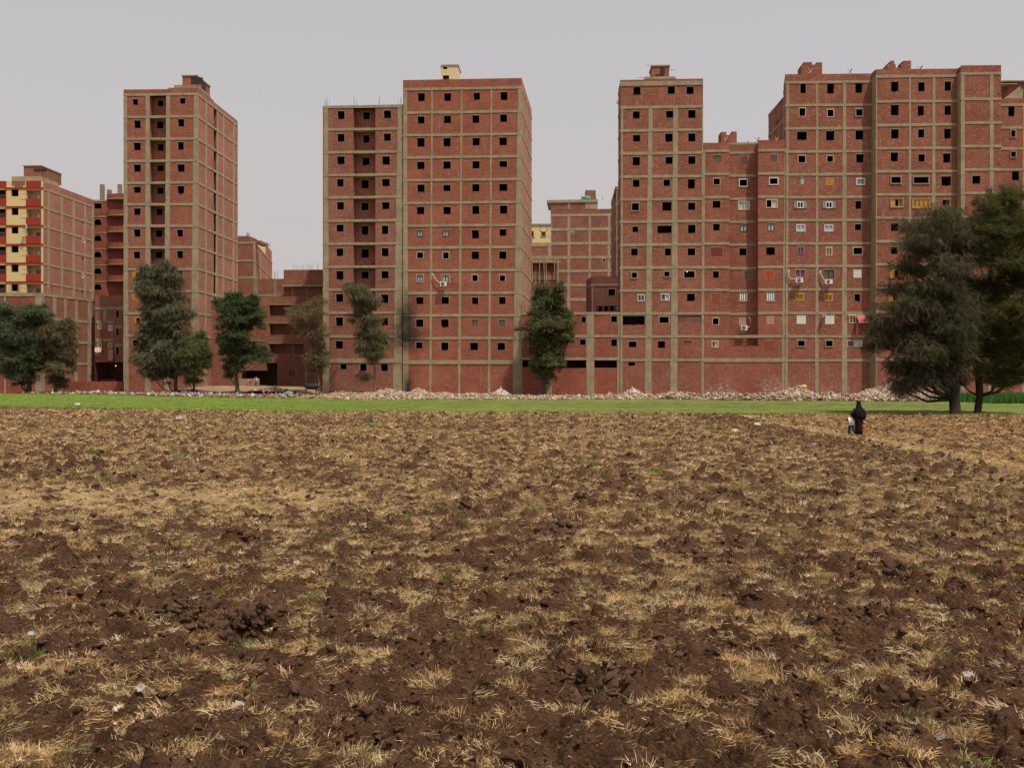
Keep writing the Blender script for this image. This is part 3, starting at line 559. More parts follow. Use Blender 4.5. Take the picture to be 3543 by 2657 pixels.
# ================================================================== BLOCK E (three segments, middle one set back)
def block_E():
    F = Face(XY(2432.0, 124.8), XY(2719, 124.3)); B = thing('apartment_block', 'nine storey brick block with set back middle bay and many fitted windows', 'building', (F.p.x, F.p.y, 0), 'unfinished red brick apartment buildings')
    L = lev(F, 7, 1040, [893, 1114, 1336, 1559])+lev(F, 8, 1040, [121, 345, 563, 786, 1008, 1233]); zt = F.uz(*Z(7,1040,815))[1]
    a, b = F.u(Z(7,1172,0)[0]), F.u(Z(7,1446,0)[0]); zb = F.uz(*Z(8,1300,1095))[1]; r = 1.25
    q = [(1017,934,1088,1004,'br'),(1015,1152,1086,1220,'wdf'),(1012,1370,1087,1437),(1015,1590,1080,1655),(993,155,1108,235,'mr',8),(1014,384,1072,448,'o',8),(1000,596,1083,688,'wd2',8),(1008,828,1072,898,'df',8),(1002,1050,1066,1112,'cs',8),
         (1562,926,1630,994,'mv'),(1550,1147,1640,1218,'wf'),(1520,1356,1632,1438,'cl1'),(1535,1585,1605,1658,'gl2'),(1526,153,1607,227,'o',8),(1506,377,1592,458,'og',8),(1525,585,1606,665,'bars',8),(1526,820,1598,893,'pk',8),(1510,1045,1604,1132,'wd',8)]
    facade(B, F, 0, F.L, BG, zt, 7, [l for l in L if l > zb], [(922,939,904,926),(1700,1718,1668,1714)], q, 'brE', name='front_wall', holes_extra=[(a, b, zb, zt)])
    # lowest beam below the recess, full width
    m = MB(); m.fbox(F, 0, F.L, L[-1]-.26, L[-1]+.26, -.06, .06); m.build('beam', M['con'], B)
    for o in [o for o in bpy.data.objects if o.parent == B and o.name.startswith('beam')]: pass
    G = Face(F.pt(a,0,-r)[:2], F.pt(b,0,-r)[:2])
    c = [(1275,938,1350,1006,'mv'),(1262,1160,1347,1236,'wf'),(1255,1373,1366,1457,'cl'),(1275,1597,1343,1665,'gl2'),(1267,164,1335,233,'rough',8),(1313,385,1390,460,'br',8),(1266,585,1348,665,'bars',8),(1261,832,1330,905,'pk',8),(1252,1040,1335,1093,'wd',8)]
    facade(B, G, 0, G.L, zb, zt, 7, [l for l in L if l > zb+.3], [], c, 'brE', name='recessed_wall')
    m = MB()
    for u in (a, b): m.face([F.pt(u,zb,0), F.pt(u,zt,0), F.pt(u,zt,-r), F.pt(u,zb,-r)])
    m.build('cheek_wall', M['brE'], B); m = MB(); m.fbox(F, a, b, zb-.1, zb, -r, .0); m.build('ledge', M['con'], B)
    shell(B, [F.end(0), F.pt(a,0)[:2], F.pt(a,0,-r)[:2], F.pt(b,0,-r)[:2], F.pt(b,0)[:2], F.end(F.L), back(F, F.L, 14), back(F, 0, 14)], BG, zt, 'brE', skip=(0,1,2,3,4))
    # front beams crossing the bay were cut: remove the spans in the bay
    zp = zt; m = MB(); m.fbox(F, b, F.L, zp-.02, zp+.28, -.2, 0); m.build('parapet', M['brE'], B)
    # ragged unfinished walls on the roof
    x0, x1, x2, x3 = [F.u(Z(7,x,0)[0]) for x in (1122,1175,1228,1277)]; zr = F.uz(*Z(7,1200,712))[1]+.45; zn = F.uz(*Z(7,1200,742))[1]+.45
    m = MB(); m.fbox(F, x0, x1, zt-.1, zr+.2, -4.5, -2.5); m.fbox(F, x1, x2, zt-.1, zn+.2, -2.8, -2.5); m.fbox(F, x2, x3, zt-.1, zr+.25, -4.5, -2.5); m.fbox(F, x0-.1, x0, zt-.1, zr-.3, -4, -2.6); m.build('unfinished_wall', M['brE'], B)
    m = MB(); m.fbox(F, a, a+3.9, zt, zt+.3, -3, -r+.02); m.build('roof_slab', M['con'], B)
    return B, F, a, b
EB, EF, Ea, Eb = block_E()
# the straight beam parts of E run across the bay: split them so the bay stays open
for o in [o for o in bpy.data.objects if o.parent == EB and o.name.startswith('beam')]:
    me = o.data; base = Vector(EB['_b']); vs_ = [v.co+base for v in me.vertices]
    us_ = [(Vector((v.x, v.y))-EF.p).dot(EF.d) for v in vs_]; os_ = [(Vector((v.x, v.y))-EF.p).dot(EF.n) for v in vs_]
    zc = sum(v.z for v in vs_)/len(vs_)
    if max(os_) > -.5 and zc > 8.9 and max(us_)-min(us_) > 9.5:
        m = MB(); m.fbox(EF, -.01, Ea+.01, zc-.17, zc+.17, -.06, .055); n = m.build('beam', M['con'], EB)
        m = MB(); m.fbox(EF, Eb-.01, EF.L+.01, zc-.17, zc+.17, -.06, .055); n = m.build('beam', M['con'], EB); bpy.data.objects.remove(o)
# ================================================================== BLOCK D (three stepped segments)
def block_D():
    F1 = Face(XY(2717, 124.25), XY(3032, 123.9)); F2 = Face(XY(3030.5, 122.6), XY(3326, 122.3)); F3 = Face(XY(3324, 121.5), XY(3464, 121.4))
    B = thing('apartment_block', 'long ten storey brick block stepping forward twice, right of the photo', 'building', (F1.p.x, F1.p.y, 0), 'unfinished red brick apartment buildings')
    L = lev(F1, 9, 430, [211, 409, 608, 805, 1000, 1196, 1392])+lev(F1, 10, 300, [268, 447, 627, 805, 988]); L.insert(7, F1.uz(*Z(10,300,95))[1])
    zt = F1.uz(*Z(9,560,140))[1]
    q1 = [(294,219,345,308),(282,430,342,506,'df'),(266,634,353,705,'rough'),(274,836,343,905,'df'),(272,1027,328,1085,'bb'),(266,1234,322,1290,'osw'),(260,1430,337,1490,'wl'),(240,120,290,178,'pu',10),(220,292,303,353,'pf',10),(231,476,288,530,'arw',10),(236,647,305,710,'wh',10),(237,831,302,886,'bx',10),
      (524,222,584,309),(524,443,584,509,'df'),(514,629,588,711,'rough'),(519,838,580,899,'wdf'),(517,1034,582,1097,'yc'),(512,1235,570,1290,'osw'),(500,1432,577,1490,'wl'),(459,122,507,187,'c2',10),(439,295,523,360,'bg',10),(451,481,509,534,'arw',10),(454,647,523,711,'wh',10),(451,831,516,887,'bx',10),
      (766,218,828,303),(764,437,835,507,'bx'),(767,625,839,703),(773,827,840,902,'rough'),(773,1034,849,1092,'grl'),(769,1228,818,1295),(763,1426,818,1480),(666,123,741,182,'df',10),(670,298,731,355,'wh',10),(679,480,723,535,'o',10),(637,640,690,705,'c2',10),(620,835,735,885,'blu',10)]
    facade(B, F1, 0, F1.L, BG, zt, 9, L, [(178,196,152,186),(431,446,420,452),(660,686,648,696),(908,938,890,945)], q1, 'brD', name='front_wall')
    q2 = [(1073,206,1138,290),(1071,405,1140,495),(1072,614,1141,693),(1069,813,1135,888,'rough'),(1065,1016,1162,1083,'bx'),(1072,1210,1172,1280,'wcl'),(1071,1419,1139,1486),(956,122,1010,175,'o',10),(978,297,1020,360,'osy',10),(968,475,1010,535,'osy',10),
      (1304,211,1363,291),(1302,412,1356,497),(1304,614,1359,686),(1306,828,1363,892),(1257,1016,1401,1085,'bx'),(1258,1213,1405,1285,'arw4'),(1531,205,1589,285),(1532,411,1589,491),(1529,609,1588,693),(1520,821,1583,900),(1503,1018,1588,1097,'rough'),(1514,1218,1575,1280,'o'),(1300,1420,1360,1490),(1520,1420,1580,1490),(1150,122,1210,180,'o',10),(1360,122,1410,180,'o',10),(1150,297,1210,360,'o',10),(1360,297,1410,360,'o',10),(1150,475,1210,535,'wh',10),(1360,475,1410,535,'o',10)]
    zt2 = zt+.12
    L2 = [l+.25 if i < 1 else l+.04 for i, l in enumerate(L)]
    facade(B, F2, 0, F2.L, BG, zt2, 9, L2, [(942,953,930,945),(1227,1241,1216,1252),(1430,1451,1410,1452)], q2, 'brD', name='front_wall')
    facade(B, F3, 0, F3.L, BG, zt2+.15, 9, L2, [(1672,1701,1658,1708),(1922,1949,1903,1951)], [(1768,1012,1840,1083),(1752,1425,1822,1490,'c2')]+[(1984,y,2010,y+12,'x') for y in ()], 'brD', name='front_wall')
    m = MB()
    for y in (311,502,706,907,1105):
        u, z = F3.uz(*Z(9,1984,y)); m.fbox(F3, u, u+.34, z-.08, z+.06, -.1, .004, 0)
        m.fbox(F3, u+.05, u+.4, z-.14, z-.08, -.1, .03, 1)
    m.build('vent_hole', [M['hole'], M['reveal']], B)  # dark boxes on the wall, coloured as the shade inside vents
    # return walls of the steps
    for Fa, ua, Fb in ((F1, F1.L-.2, F2), (F2, F2.L, F3)):
        G = Face(Fa.pt(Fa.u(0) if 0 else Fa.L, 0, 0)[:2], Fb.end(0)); p0 = Vector(Fb.end(0))+Vector((0, 1.35)); G = Face((p0.x, p0.y), Fb.end(0))
        facade(B, G, 0, G.L, BG, zt2, 9, L2, [], [], 'brD', name='return_wall', putlog=False)
        m = MB(); m.fbox(G, .15, G.L-.02, BG, L2[0], -.05, .045); m.build('column', M['con'], B)
    # left flank, in two lengths
    S2 = Face(XY(2711, 129.0), F1.end(0)); S1 = Face(XY(2653, 140.2), (XY(2711, 129.0)[0]+.35, 129.0))
    S1.p += Vector((.25, 0))
    facade(B, S2, 0, S2.L, BG, zt, 9, L, [(150,155,150,155)], [], 'brD', name='side_wall', dense=.5)
    facade(B, S1, 0, S1.L, BG, zt-1.1, 9, L, [(60,64,60,64),(110,114,110,114)], [], 'brD', name='side_wall', dense=.5)
    m = MB()
    for (x, y) in ((90,560),(40,640),(100,550)):
        u, z = S1.uz(*Z(9,x,y)); m.fbox(S1, u, u+.5, z-.6, z+.3, -.1, .004)
    m.build('vent_slit', M['hole'], B)  # dark boxes with the shade of slits put into their colour
    shell(B, [F1.end(0), F1.end(F1.L), F2.end(0), F2.end(F2.L), F3.end(0), F3.end(F3.L), (F3.end(F3.L)[0], 129.0), (S2.p.x, 129.0)], BG, zt-.05, 'brD', skip=(0,1,2,3,4,7))
    shell(B, [(S2.p.x+.3, 129.05), (F3.end(F3.L)[0]-.1, 129.05), (F3.end(F3.L)[0]-.1, 140.2), (S1.p.x, 140.2)], BG, zt-1.1, 'brD', skip=(3,))
    # ragged rooftop walls
    def rag(F, segs, zk=9):
        m = MB()
        for (xa, xb, y) in segs:
            m.fbox(F, F.u(Z(zk,xa,0)[0]), F.u(Z(zk,xb,0)[0]), zt-.2, F.uz(*Z(zk,xa,y))[1]+.95, -4.6, -2.6)
        m.build('unfinished_wall', M['brD'], B)
    rag(F1, [(353,372,72),(372,445,46),(445,483,68),(483,533,48)])
    m = MB(); m.fbox(F1, F1.u(Z(9,355,0)[0]), F1.u(Z(9,575,0)[0]), zt, zt+.3, -4.7, -2.3); m.build('roof_slab', M['con'], B)
    rag(F2, [(1105,1135,64),(1135,1165,34),(1165,1178,64),(1178,1225,96),(1225,1245,64),(1245,1312,34)])
block_D()
# ================================================================== H far right
def bld_H():
    F = Face(XY(3463, 131.5), XY(3720, 131.2)); B = thing('apartment_tower', 'brick tower partly cut off by the right edge, with sheltered roof hut', 'building', (F.p.x, F.p.y, 0), 'unfinished red brick apartment buildings')
    L = lev(F, 9, 2100, [405, 601, 780, 962, 1147, 1330, 1510, 1690, 1870, 2050, 2250]); zt = F.uz(*Z(9,2100,350))[1]
    facade(B, F, 0, F.L, BG, zt, 9, L, [(2200,2215,2196,2212),(2420,2440,2420,2440)], [(2076,416,2133,505),(2093,617,2143,688,'bx'),(2091,800,2147,859,'bx'),(2110,973,2170,1052),(2107,1167,2160,1215),(2300,416,2360,505),(2300,617,2360,690),(2300,800,2360,862),(2300,973,2360,1052)], 'brD', name='front_wall')
    shell(B, [F.end(0), F.end(F.L), back(F, F.L, 14), back(F, 0, 14)], BG, zt, 'brD', skip=(0,))
    G = Face(F.pt(F.u(Z(9,2118,0)[0]),0,-2.5)[:2], F.pt(F.u(Z(9,2330,0)[0]),0,-2.5)[:2]); zr = F.uz(*Z(9,2150,192))[1]+.4
    m = MB(); m.fbox(G, .6, G.L, zt-.1, zr, -5, 0, 0); m.fbox(G, -.4, G.L+.3, zr+.05, zr+.2, -5.3, .4, 1); m.fbox(G, 2.6, 3.9, zt+.1, zt+1.7, -.05, .02, 2); m.fbox(G, 2.1, 2.6, zt, zt+2.1, -.05, .05, 1)
    m.hexa([G.pt(-.9,zt,.3), G.pt(2.1,zt,.3), G.pt(2.1,zt,-.2), G.pt(-.9,zt,-.2), G.pt(1.9,zt+2.2,.3), G.pt(2.1,zt+2.2,.3), G.pt(2.1,zt+2.2,-.2), G.pt(1.9,zt+2.2,-.2)], 1)
    m.build('rooftop_room', [M['brD'], M['con'], M['dark']], B)
    m = MB(); m.fbox(G, -1.4, 1.6, zr-.35, zr-.28, -1.5, .5); m.build('canopy', M['woodp'], B)
bld_H()
# ================================================================== gap between B and C
def gap_BC():
    # far cream building
    F = Face(XY(1790, 262), XY(1906, 262)); B = thing('apartment_building', 'pale cream building showing above brick roofs between two towers', 'building', (F.p.x, F.p.y, 0))
    zt = F.uz(*Z(6,100,376))[1]; m = MB(); m.fbox(F, 0, F.L, 0, zt, -12, 0); m.build('wall', M['cream'], B)
    m = MB(); m.fbox(F, -.2, F.L+.2, zt, zt+.5, -12.2, .2); m.build('roof', M['conG'], B)
    for w in ((152,418,182,448),(75,415,97,455)):
        a = F.uz(*Z(6,w[0],w[1])); b = F.uz(*Z(6,w[2],w[3])); m = MB(); m.fbox(F, a[0], b[0], b[1], a[1], -.1, .02, 0); o = m.build('window', M['dark'], B)
        m = MB(); m.fbox(F, a[0]-.2, b[0]+.2, b[1]-.3, b[1], -.1, .15, 0); m.build('sill', M['conG'], o)
    c = F.uz(*Z(6,169,397)); m = MB(); m.tube([F.pt(c[0]+1.05*math.cos(t/16*2*math.pi), c[1]+.95*math.sin(t/16*2*math.pi), .05) for t in range(17)], .07, 4, cap=False); m.build('round_moulding', M['conG'], B)
    m = MB(); u = F.u(Z(6,215,0)[0])
    for i in range(9): m.fbox(F, u-.25-(.2 if i % 2 else 0), u+.2, zt-1-i*1.0-1, zt-1-i*1.0, 0, .1)
    m.build('quoin', M['creamp'], B)
    # wide windowless building
    F = Face(XY(1905, 204), XY(2116, 203)); B = thing('apartment_building', 'broad windowless brick building with water tanks on its roof, seen in the gap', 'building', (F.p.x, F.p.y, 0))
    L = lev(F, 6, 430, [200, 300, 402, 503, 603, 701, 802, 905]); zt = F.uz(*Z(6,430,258))[1]; zt2 = F.uz(*Z(6,430,190))[1]
    facade(B, F, 0, F.L, 0, zt, 6, L[1:]+[L[-1]-4.8], [(220,226,220,226,None,0,L[1]),(340,359,335,358),(492,508,486,502),(629,646,622,642)], [(363,418,385,434,'wf'),(595,517,613,535,'df'),(588,615,612,635,'df')], 'brG', 'conS', name='front_wall', bt=.6)
    u = F.u(Z(6,553,0)[0]); m = MB(); m.fbox(F, 0, u, zt-.02, zt2-.6, -9, 0); m.build('upper_wall', M['brG'], B)
    m = MB(); m.fbox(F, -.8, u+.1, zt2-.6, zt2, -9.2, .2); m.fbox(F, F.u(Z(6,340,0)[0]), F.u(Z(6,359,0)[0]), zt, zt2-.6, 0, .06); m.fbox(F, u-2.6, u, zt, zt2-.6, 0, .05); m.build('roof_slab', M['conS'], B)
    shell(B, [F.end(0), F.end(F.L), back(F, F.L, 14), back(F, 0, 14)], 0, zt, 'brG', skip=(0,))
    p = F.pt(u-2.2, zt2, -2); m = MB(); m.box(p.x-.3, p.x+1.9, p.y, p.y+2, zt2, zt2+2.4); m.build('stair_head', M['brM'], B)
    rebar(B, [F.pt(x, zt2, -.5) for x in (6.5, 8.4, 9.7, 11.2, 13.5)], 1.2, 3)
    for i, (x, mt, lb, r, h) in enumerate(((7.6, 'tankg', 'green water tank on the windowless brick roof in the gap', 1.0, .9), (14.6, 'tank', 'squat white water tank beside the taller one in the gap', .9, 1.5), (16.1, 'tank', 'taller white water tank next to the stair head in the gap', 1.0, 2.1))):
        q = F.pt(x, zt2, -1.5); t = thing('water_tank', lb, 'water tank', q, 'water tanks on the far roof')
        m = MB(); m.tube([q, q+Vector((0,0,h))], r, 12); m.build('tank_body', M[mt], t, True); m = MB(); m.tube([q+Vector((0,0,h)), q+Vector((0,0,h+.15))], [r*.6, r*.35], 12); m.build('lid', M[mt], t)
    # brick wing left of it
    F = Face(XY(1795, 199), XY(1909, 199)); B = thing('brick_wing', 'low brick wing left of the windowless building in the gap', 'building', (F.p.x, F.p.y, 0))
    L = lev(F, 6, 150, [512, 608, 700]); facade(B, F, 0, F.L, 0, L[0]+.4, 6, L, [(198,222,198,222)], [], 'brG', 'conS', name='front_wall', bt=.8)
    shell(B, [F.end(0), F.end(F.L), back(F, F.L, 8), back(F, 0, 8)], 0, L[0]+.4, 'brG', skip=(0,))
    # red frame building with timber props
    F = Face(XY(1805, 158), XY(1931, 158)); B = thing('brick_building', 'dark red brick building with timber props hanging below its new slab', 'building', (F.p.x, F.p.y, 0))
    L = lev(F, 6, 180, [625, 748, 880]); facade(B, F, 0, F.L, 0, L[0]+.3, 6, L, [(102,123,100,123),(250,266,250,266)], [], 'brF', 'conG', name='front_wall', bt=.75)
    shell(B, [F.end(0), F.end(F.L), back(F, F.L, 9), back(F, 0, 9)], 0, L[0]+.3, 'brF', skip=(0,))
    m = MB(); m.fbox(F, -.1, F.L+.4, L[0]-.45, L[0]-.25, .06, .5); m.fbox(F, -.1, F.L+.4, L[0]-.2, L[0]-.05, .06, .35); m.build('formwork', M['woodp'], B)
    for x in (84,137,166,181,241,262,268):
        u = F.u(Z(6,x,0)[0]); h = random.uniform(3.2,4.8); m = MB(); m.tube([F.pt(u, L[0]+random.uniform(.6,1.3), .45), F.pt(u+random.uniform(-.1,.2), L[0]-h, .45)], .075, 5); m.build('timber_prop', M['woodp'], B)
    # shaded annex right
    F = Face(XY(2046, 140), XY(2143, 139.6)); B = thing('annex_building', 'small shaded brick annex with arched railing left of the square tower', 'building', (F.p.x, F.p.y, 0))
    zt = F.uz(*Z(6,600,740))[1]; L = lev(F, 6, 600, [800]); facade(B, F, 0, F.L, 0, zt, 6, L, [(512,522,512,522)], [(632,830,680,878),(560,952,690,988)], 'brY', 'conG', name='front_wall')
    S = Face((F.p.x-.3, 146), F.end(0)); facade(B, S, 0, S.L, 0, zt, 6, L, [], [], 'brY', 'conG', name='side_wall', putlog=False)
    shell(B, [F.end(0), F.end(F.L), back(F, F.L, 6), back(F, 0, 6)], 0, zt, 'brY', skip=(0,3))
    zr0, zr1 = F.uz(*Z(6,600,990))[1], F.uz(*Z(6,600,950))[1]; m = MB(); m.fbox(F, .4, 6.8, zr1-.1, zr1, .5, .65)
    for i in range(7): m.fbox(F, .7+i*.85, 1.05+i*.85, zr0, zr1-.1, .5, .62)
    m.build('railing', M['brM'], B)
    # tall slab behind C's left edge
    F = Face(XY(2131, 150), XY(2160, 149.8)); S = Face(XY(2115, 163), XY(2131, 150)); B = thing('apartment_tower', 'thin slice of a brick tower behind the left edge of the square tower', 'building', (F.p.x, F.p.y, 0), 'unfinished red brick apartment buildings')
    zt = F.uz(*Z(6,700,96))[1]; L = lev(F, 6, 700, [110, 226, 352, 470, 596, 710, 830]); 
    facade(B, F, 0, 3.0, 0, zt, 6, L, [(688,696,688,696)], [], 'brC', 'con', name='front_wall', putlog=False); facade(B, S, 0, S.L, 0, zt, 6, L, [], [(672,135,684,170)], 'brC', 'con', name='side_wall', putlog=False)
    shell(B, [F.end(0), F.end(3.0), (F.end(3.0)[0], 163), S.end(0)], 0, zt, 'brC', skip=(0,3))
gap_BC()
# ================================================================== gap between A and B
def gap_AB():
    F = Face(XY(800, 161), XY(881, 160.7)); S = Face(XY(881, 160.7), XY(941.5, 190)); B = thing('apartment_building', 'brick block with four dark dishes on its roof behind the narrow tower', 'building', (F.p.x, F.p.y, 0))
    L = lev(F, 11, 400, [408, 822, 1210, 1620]); zt = F.uz(*Z(11,400,390))[1]
    facade(B, F, -6, F.L, 0, zt, 11, L, [(512,545,512,545)], [], 'brM', 'conS', name='front_wall', dense=.6); facade(B, S, 0, S.L, 0, zt, 11, L, [(546,560,546,560),(675,692,675,692),(805,822,800,818,None,0,L[1]),(885,905,880,898,None,0,L[1])], [], 'brS', 'conS', name='side_wall', dense=.5)
    shell(B, [F.end(-6), F.end(F.L), S.end(S.L), back(F, -6, 30)], 0, zt, 'brM', skip=(0,1))
    m = MB(); u = F.u(Z(11,415,0)[0]); zp = F.uz(*Z(11,300,248))[1]; m.fbox(F, -6, u, zt-.02, zp, -4, 0); m.fbox(F, u, u+.001, zt, zt+.01, -.1, 0)
    m.fbox(F, u+1.5, F.L-.3, zt-.1, zp-.6, -5, -1.2); m.build('roof_room', M['brM'], B)
    m = MB(); m.fbox(S, S.L*.585, S.L*.598, zt-.3, zt+2.2, -3.6, -.05); m.build('screen_wall', M['creamp'], B); m = MB(); m.fbox(S, S.L*.60, S.L, zt-.3, zt+2.2, -2.2, -.05); m.build('roof_room', M['brS'], B)
    sp = [S.pt(S.L*.93, zt+2.5, -.6), S.pt(2, zp-.3, -1.5), F.pt(u-.6, zp, -1), F.pt(u-3.0, zp, -1)]
    for p, lb, r in ((sp[0], 'large dark dish edge-on at the right end of the roof behind the narrow tower', .75), (sp[1], 'dark dish above the middle of the roof behind the narrow tower', .55), (sp[2], 'second dark dish from the left on the roof behind the narrow tower', .5), (sp[3], 'leftmost dark dish, with long arm, on the roof behind the narrow tower', .6)): dish(p, lb, r, 'dishd', 100)
    # brick band with raw columns
    F = Face(XY(800, 150), XY(983, 149.5)); B = thing('brick_building', 'low brick building with raw concrete columns right of the narrow tower', 'building', (F.p.x, F.p.y, 0))
    L = lev(F, 11, 700, [1620, 2010]); zt = F.uz(*Z(11,700,1242))[1]; facade(B, F, 0, F.L, 0, zt, 11, L, [(512,617,512,617,None,0,zt-.02),(988,1048,988,1048,None,0,zt-.02)], [], 'brM', 'conG', name='front_wall', colo=.06)
    shell(B, [F.end(0), F.end(F.L), back(F, F.L, 10), back(F, 0, 10)], 0, zt, 'brM', skip=(0,)); rebar(B, [F.pt(F.u(Z(11,x,0)[0]), zt, -.2) for x in (1003,1040)], 1.7*1.0, 3)
    F = Face(XY(981.5, 146), XY(1120, 145.6)); B = thing('brick_building', 'brick building with a ledge and sprouting rebar left of the joined towers', 'building', (F.p.x, F.p.y, 0))
    zt = F.uz(*Z(11,1600,1030))[1]; L = lev(F, 11, 1600, [1900]); zl = F.uz(*Z(11,1600,1412))[1]
    facade(B, F, 0, F.L+.3, 0, zt, 11, L, [(1400,1456,1400,1456,None,0,zl),(1730,1792,1730,1792,None,0,zl)], [], 'brM', 'conG', name='front_wall', colo=.06)
    m = MB(); m.fbox(F, .1, F.L, zl-.1, zl+.12, 0, .9); m.build('ledge', M['conS'], B)
    m = MB(); u, z = F.uz(*Z(11,1760,1265)); m.ball(F.pt(u, z, .0), (.18,.03,.25), 8); m.build('patch', M['conG'], B)
    shell(B, [F.end(0), F.end(F.L+.3), back(F, F.L+.3, 10), back(F, 0, 10)], 0, zt, 'brM', skip=(0,)); rebar(B, [F.pt(F.u(Z(11,x,0)[0]), zt, -.6) for x in (1420,1520,1645,1765,1850,1995)], 1.0*1.25*1.0, 3)
    # side wing with slots, then balcony building
    S = Face(XY(838, 137), XY(931, 146)); B = thing('brick_wing', 'slanting brick wing with narrow slot windows beside the balcony building', 'building', (S.p.x, S.p.y, 0))
    zt = S.uz(*Z(12,1000,255))[1]; L = lev(S, 12, 900, [500, 790])
    facade(B, S, 0, S.L, 3.6, zt, 12, L, [], [(888,290,908,385),(960,318,978,405),(888,582,908,672),(960,592,978,685),(960,872,978,940)], 'brM', 'con', bt=.12, name='side_wall', putlog=False)
    Fr = Face((S.p.x-5.5, S.p.y+.3), S.end(0)); facade(B, Fr, 0, Fr.L, 0, zt, 12, [], [], [(560,880,600,960)], 'brM', name='front_wall', putlog=False)
    m = MB(); m.face([Fr.pt(0,zt,0), Fr.pt(Fr.L,zt,0), S.pt(S.L,zt,0), (Fr.p.x, 146, zt)]); m.face([Fr.pt(0,3.6,0), Fr.pt(Fr.L,3.6,0), S.pt(S.L,3.6,0), (Fr.p.x, 146, 3.6)]); m.build('slab', M['con'], B)
    F = Face(XY(930.5, 145), XY(1060, 144.6)); B = thing('balcony_building', 'brick building with three stacked balconies behind a bare tree', 'building', (F.p.x, F.p.y, 0))
    zt = F.uz(*Z(12,1300,115))[1]; ys = [(240,410),(520,700),(825,990)]
    hol = []; u0 = F.u(Z(12,1018,0)[0]); u1 = F.u(Z(12,1530,0)[0])
    for a, b in ys: hol.append((u0, u1, F.uz(*Z(12,1300,b))[1], F.uz(*Z(12,1300,a))[1]))
    dz0 = F.uz(*Z(12,1300,1116))[1]; ud = F.u(Z(12,1138,0)[0])
    facade(B, F, -10.5, F.L+2.6, dz0, zt, 12, [], [], [(1650,300,1720,400)], 'brM', name='front_wall', holes_extra=hol, putlog=False)
    facade(B, F, ud, F.L+2.6, -.3, dz0, 12, [], [(1132,1146,1132,1146,None,0,dz0),(1552,1580,1552,1580,None,0,dz0)], [(1300,1215,1405,1318,'br')], 'brM', name='ground_wall')
    for h in hol:
        r = 1.4; m = MB(); p = [(h[0],h[2]-.9),(h[1],h[2]-.9),(h[1],h[3]),(h[0],h[3])]
        m.face([F.pt(x,z,-r) for x, z in p], 0)
        for k, mi in ((0,1),(1,0),(2,1),(3,0)):
            a, b = p[k], p[(k+1)%4]; m.face([F.pt(a[0],a[1],-.003), F.pt(a[0],a[1],-r), F.pt(b[0],b[1],-r), F.pt(b[0],b[1],-.003)], mi)
        bo = m.build('balcony', [M['brM'], M['con']], B)
        m = MB(); m.fbox(F, h[0]-.1, h[1]+.1, h[3], h[3]+.12, -.05, .09); m.fbox(F, h[0]-.05, h[1]+.05, h[2]-.02, h[2]+.04, -.12, .03); m.build('slab_edge', M['con'], bo)
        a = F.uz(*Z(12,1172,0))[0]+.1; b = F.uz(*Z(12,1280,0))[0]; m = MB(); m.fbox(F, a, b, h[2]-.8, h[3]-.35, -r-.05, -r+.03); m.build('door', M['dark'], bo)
    # undercroft box, its shade put into the dark colour
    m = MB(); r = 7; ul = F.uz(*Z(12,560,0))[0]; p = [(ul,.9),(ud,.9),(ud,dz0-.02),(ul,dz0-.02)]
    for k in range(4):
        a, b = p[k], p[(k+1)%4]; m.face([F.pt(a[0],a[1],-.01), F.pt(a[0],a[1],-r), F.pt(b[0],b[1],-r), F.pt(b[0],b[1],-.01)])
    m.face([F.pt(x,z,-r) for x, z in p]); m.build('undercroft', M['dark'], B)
    m = MB(); u = F.u(Z(12,628,0)[0]); m.fbox(F, u, u+.28, 0, dz0, -.3, 0); m.build('column', M['con'], B)
    shell(B, [F.end(-10.5), F.end(F.L+2.6), back(F, F.L+2.6, 9), back(F, -10.5, 9)], dz0, zt, 'brM', skip=(0,))
    # concrete stub wall beside undercroft
    p = PT(*Z(3,1140,1450), 137); t = thing('concrete_block', 'pale concrete parapet block behind the leafy tree trunk', 'block', (p.x, p.y, gzf(p.x,p.y))); m = MB(); m.box(p.x, p.x+3.4, p.y, p.y+.6, .8, p.z+.6); m.build('block', M['con'], t)
def dish(p, lb, r=.5, mt='dish', yaw=200, tilt=35):
    r *= .72; yaw = {200: 188, 205: 184, 100: 10, 160: 176}.get(yaw, yaw); p = Vector(p); t = thing('satellite_dish', lb, 'satellite dish', p, 'satellite dishes on roofs and walls')
    m = MB(); m.tube([p, p+Vector((0,0,r*1.1))], .035, 6); m.build('mast', M['steel'], t)
    c = p+Vector((0,0,r*1.35)); yw, tl = R(yaw), R(tilt); d = Vector((math.cos(yw)*math.cos(tl), math.sin(yw)*math.cos(tl), math.sin(tl))); a = d.cross(Vector((0,0,1))).normalized(); b = a.cross(d)
    rings = []
    for k in range(5):
        rr = r*k/4+.01; dep = .28*r*(k/4)**2; rings.append([c+d*dep+(a*math.cos(g)+b*math.sin(g))*rr for g in [2*math.pi*j/14 for j in range(14)]])
    m = MB(); m.loft(rings, cap=False); m.loft([[q-d*.02 for q in ring] for ring in rings], cap=False); m.build('reflector', M[mt], t, True)
    m = MB(); f = c+d*r*1.15; m.tube([c-b*r*.9+d*.2*r, f], .018, 4); m.ball(f, .07, 6); m.build('feed_arm', M[mt], t)
gap_AB()
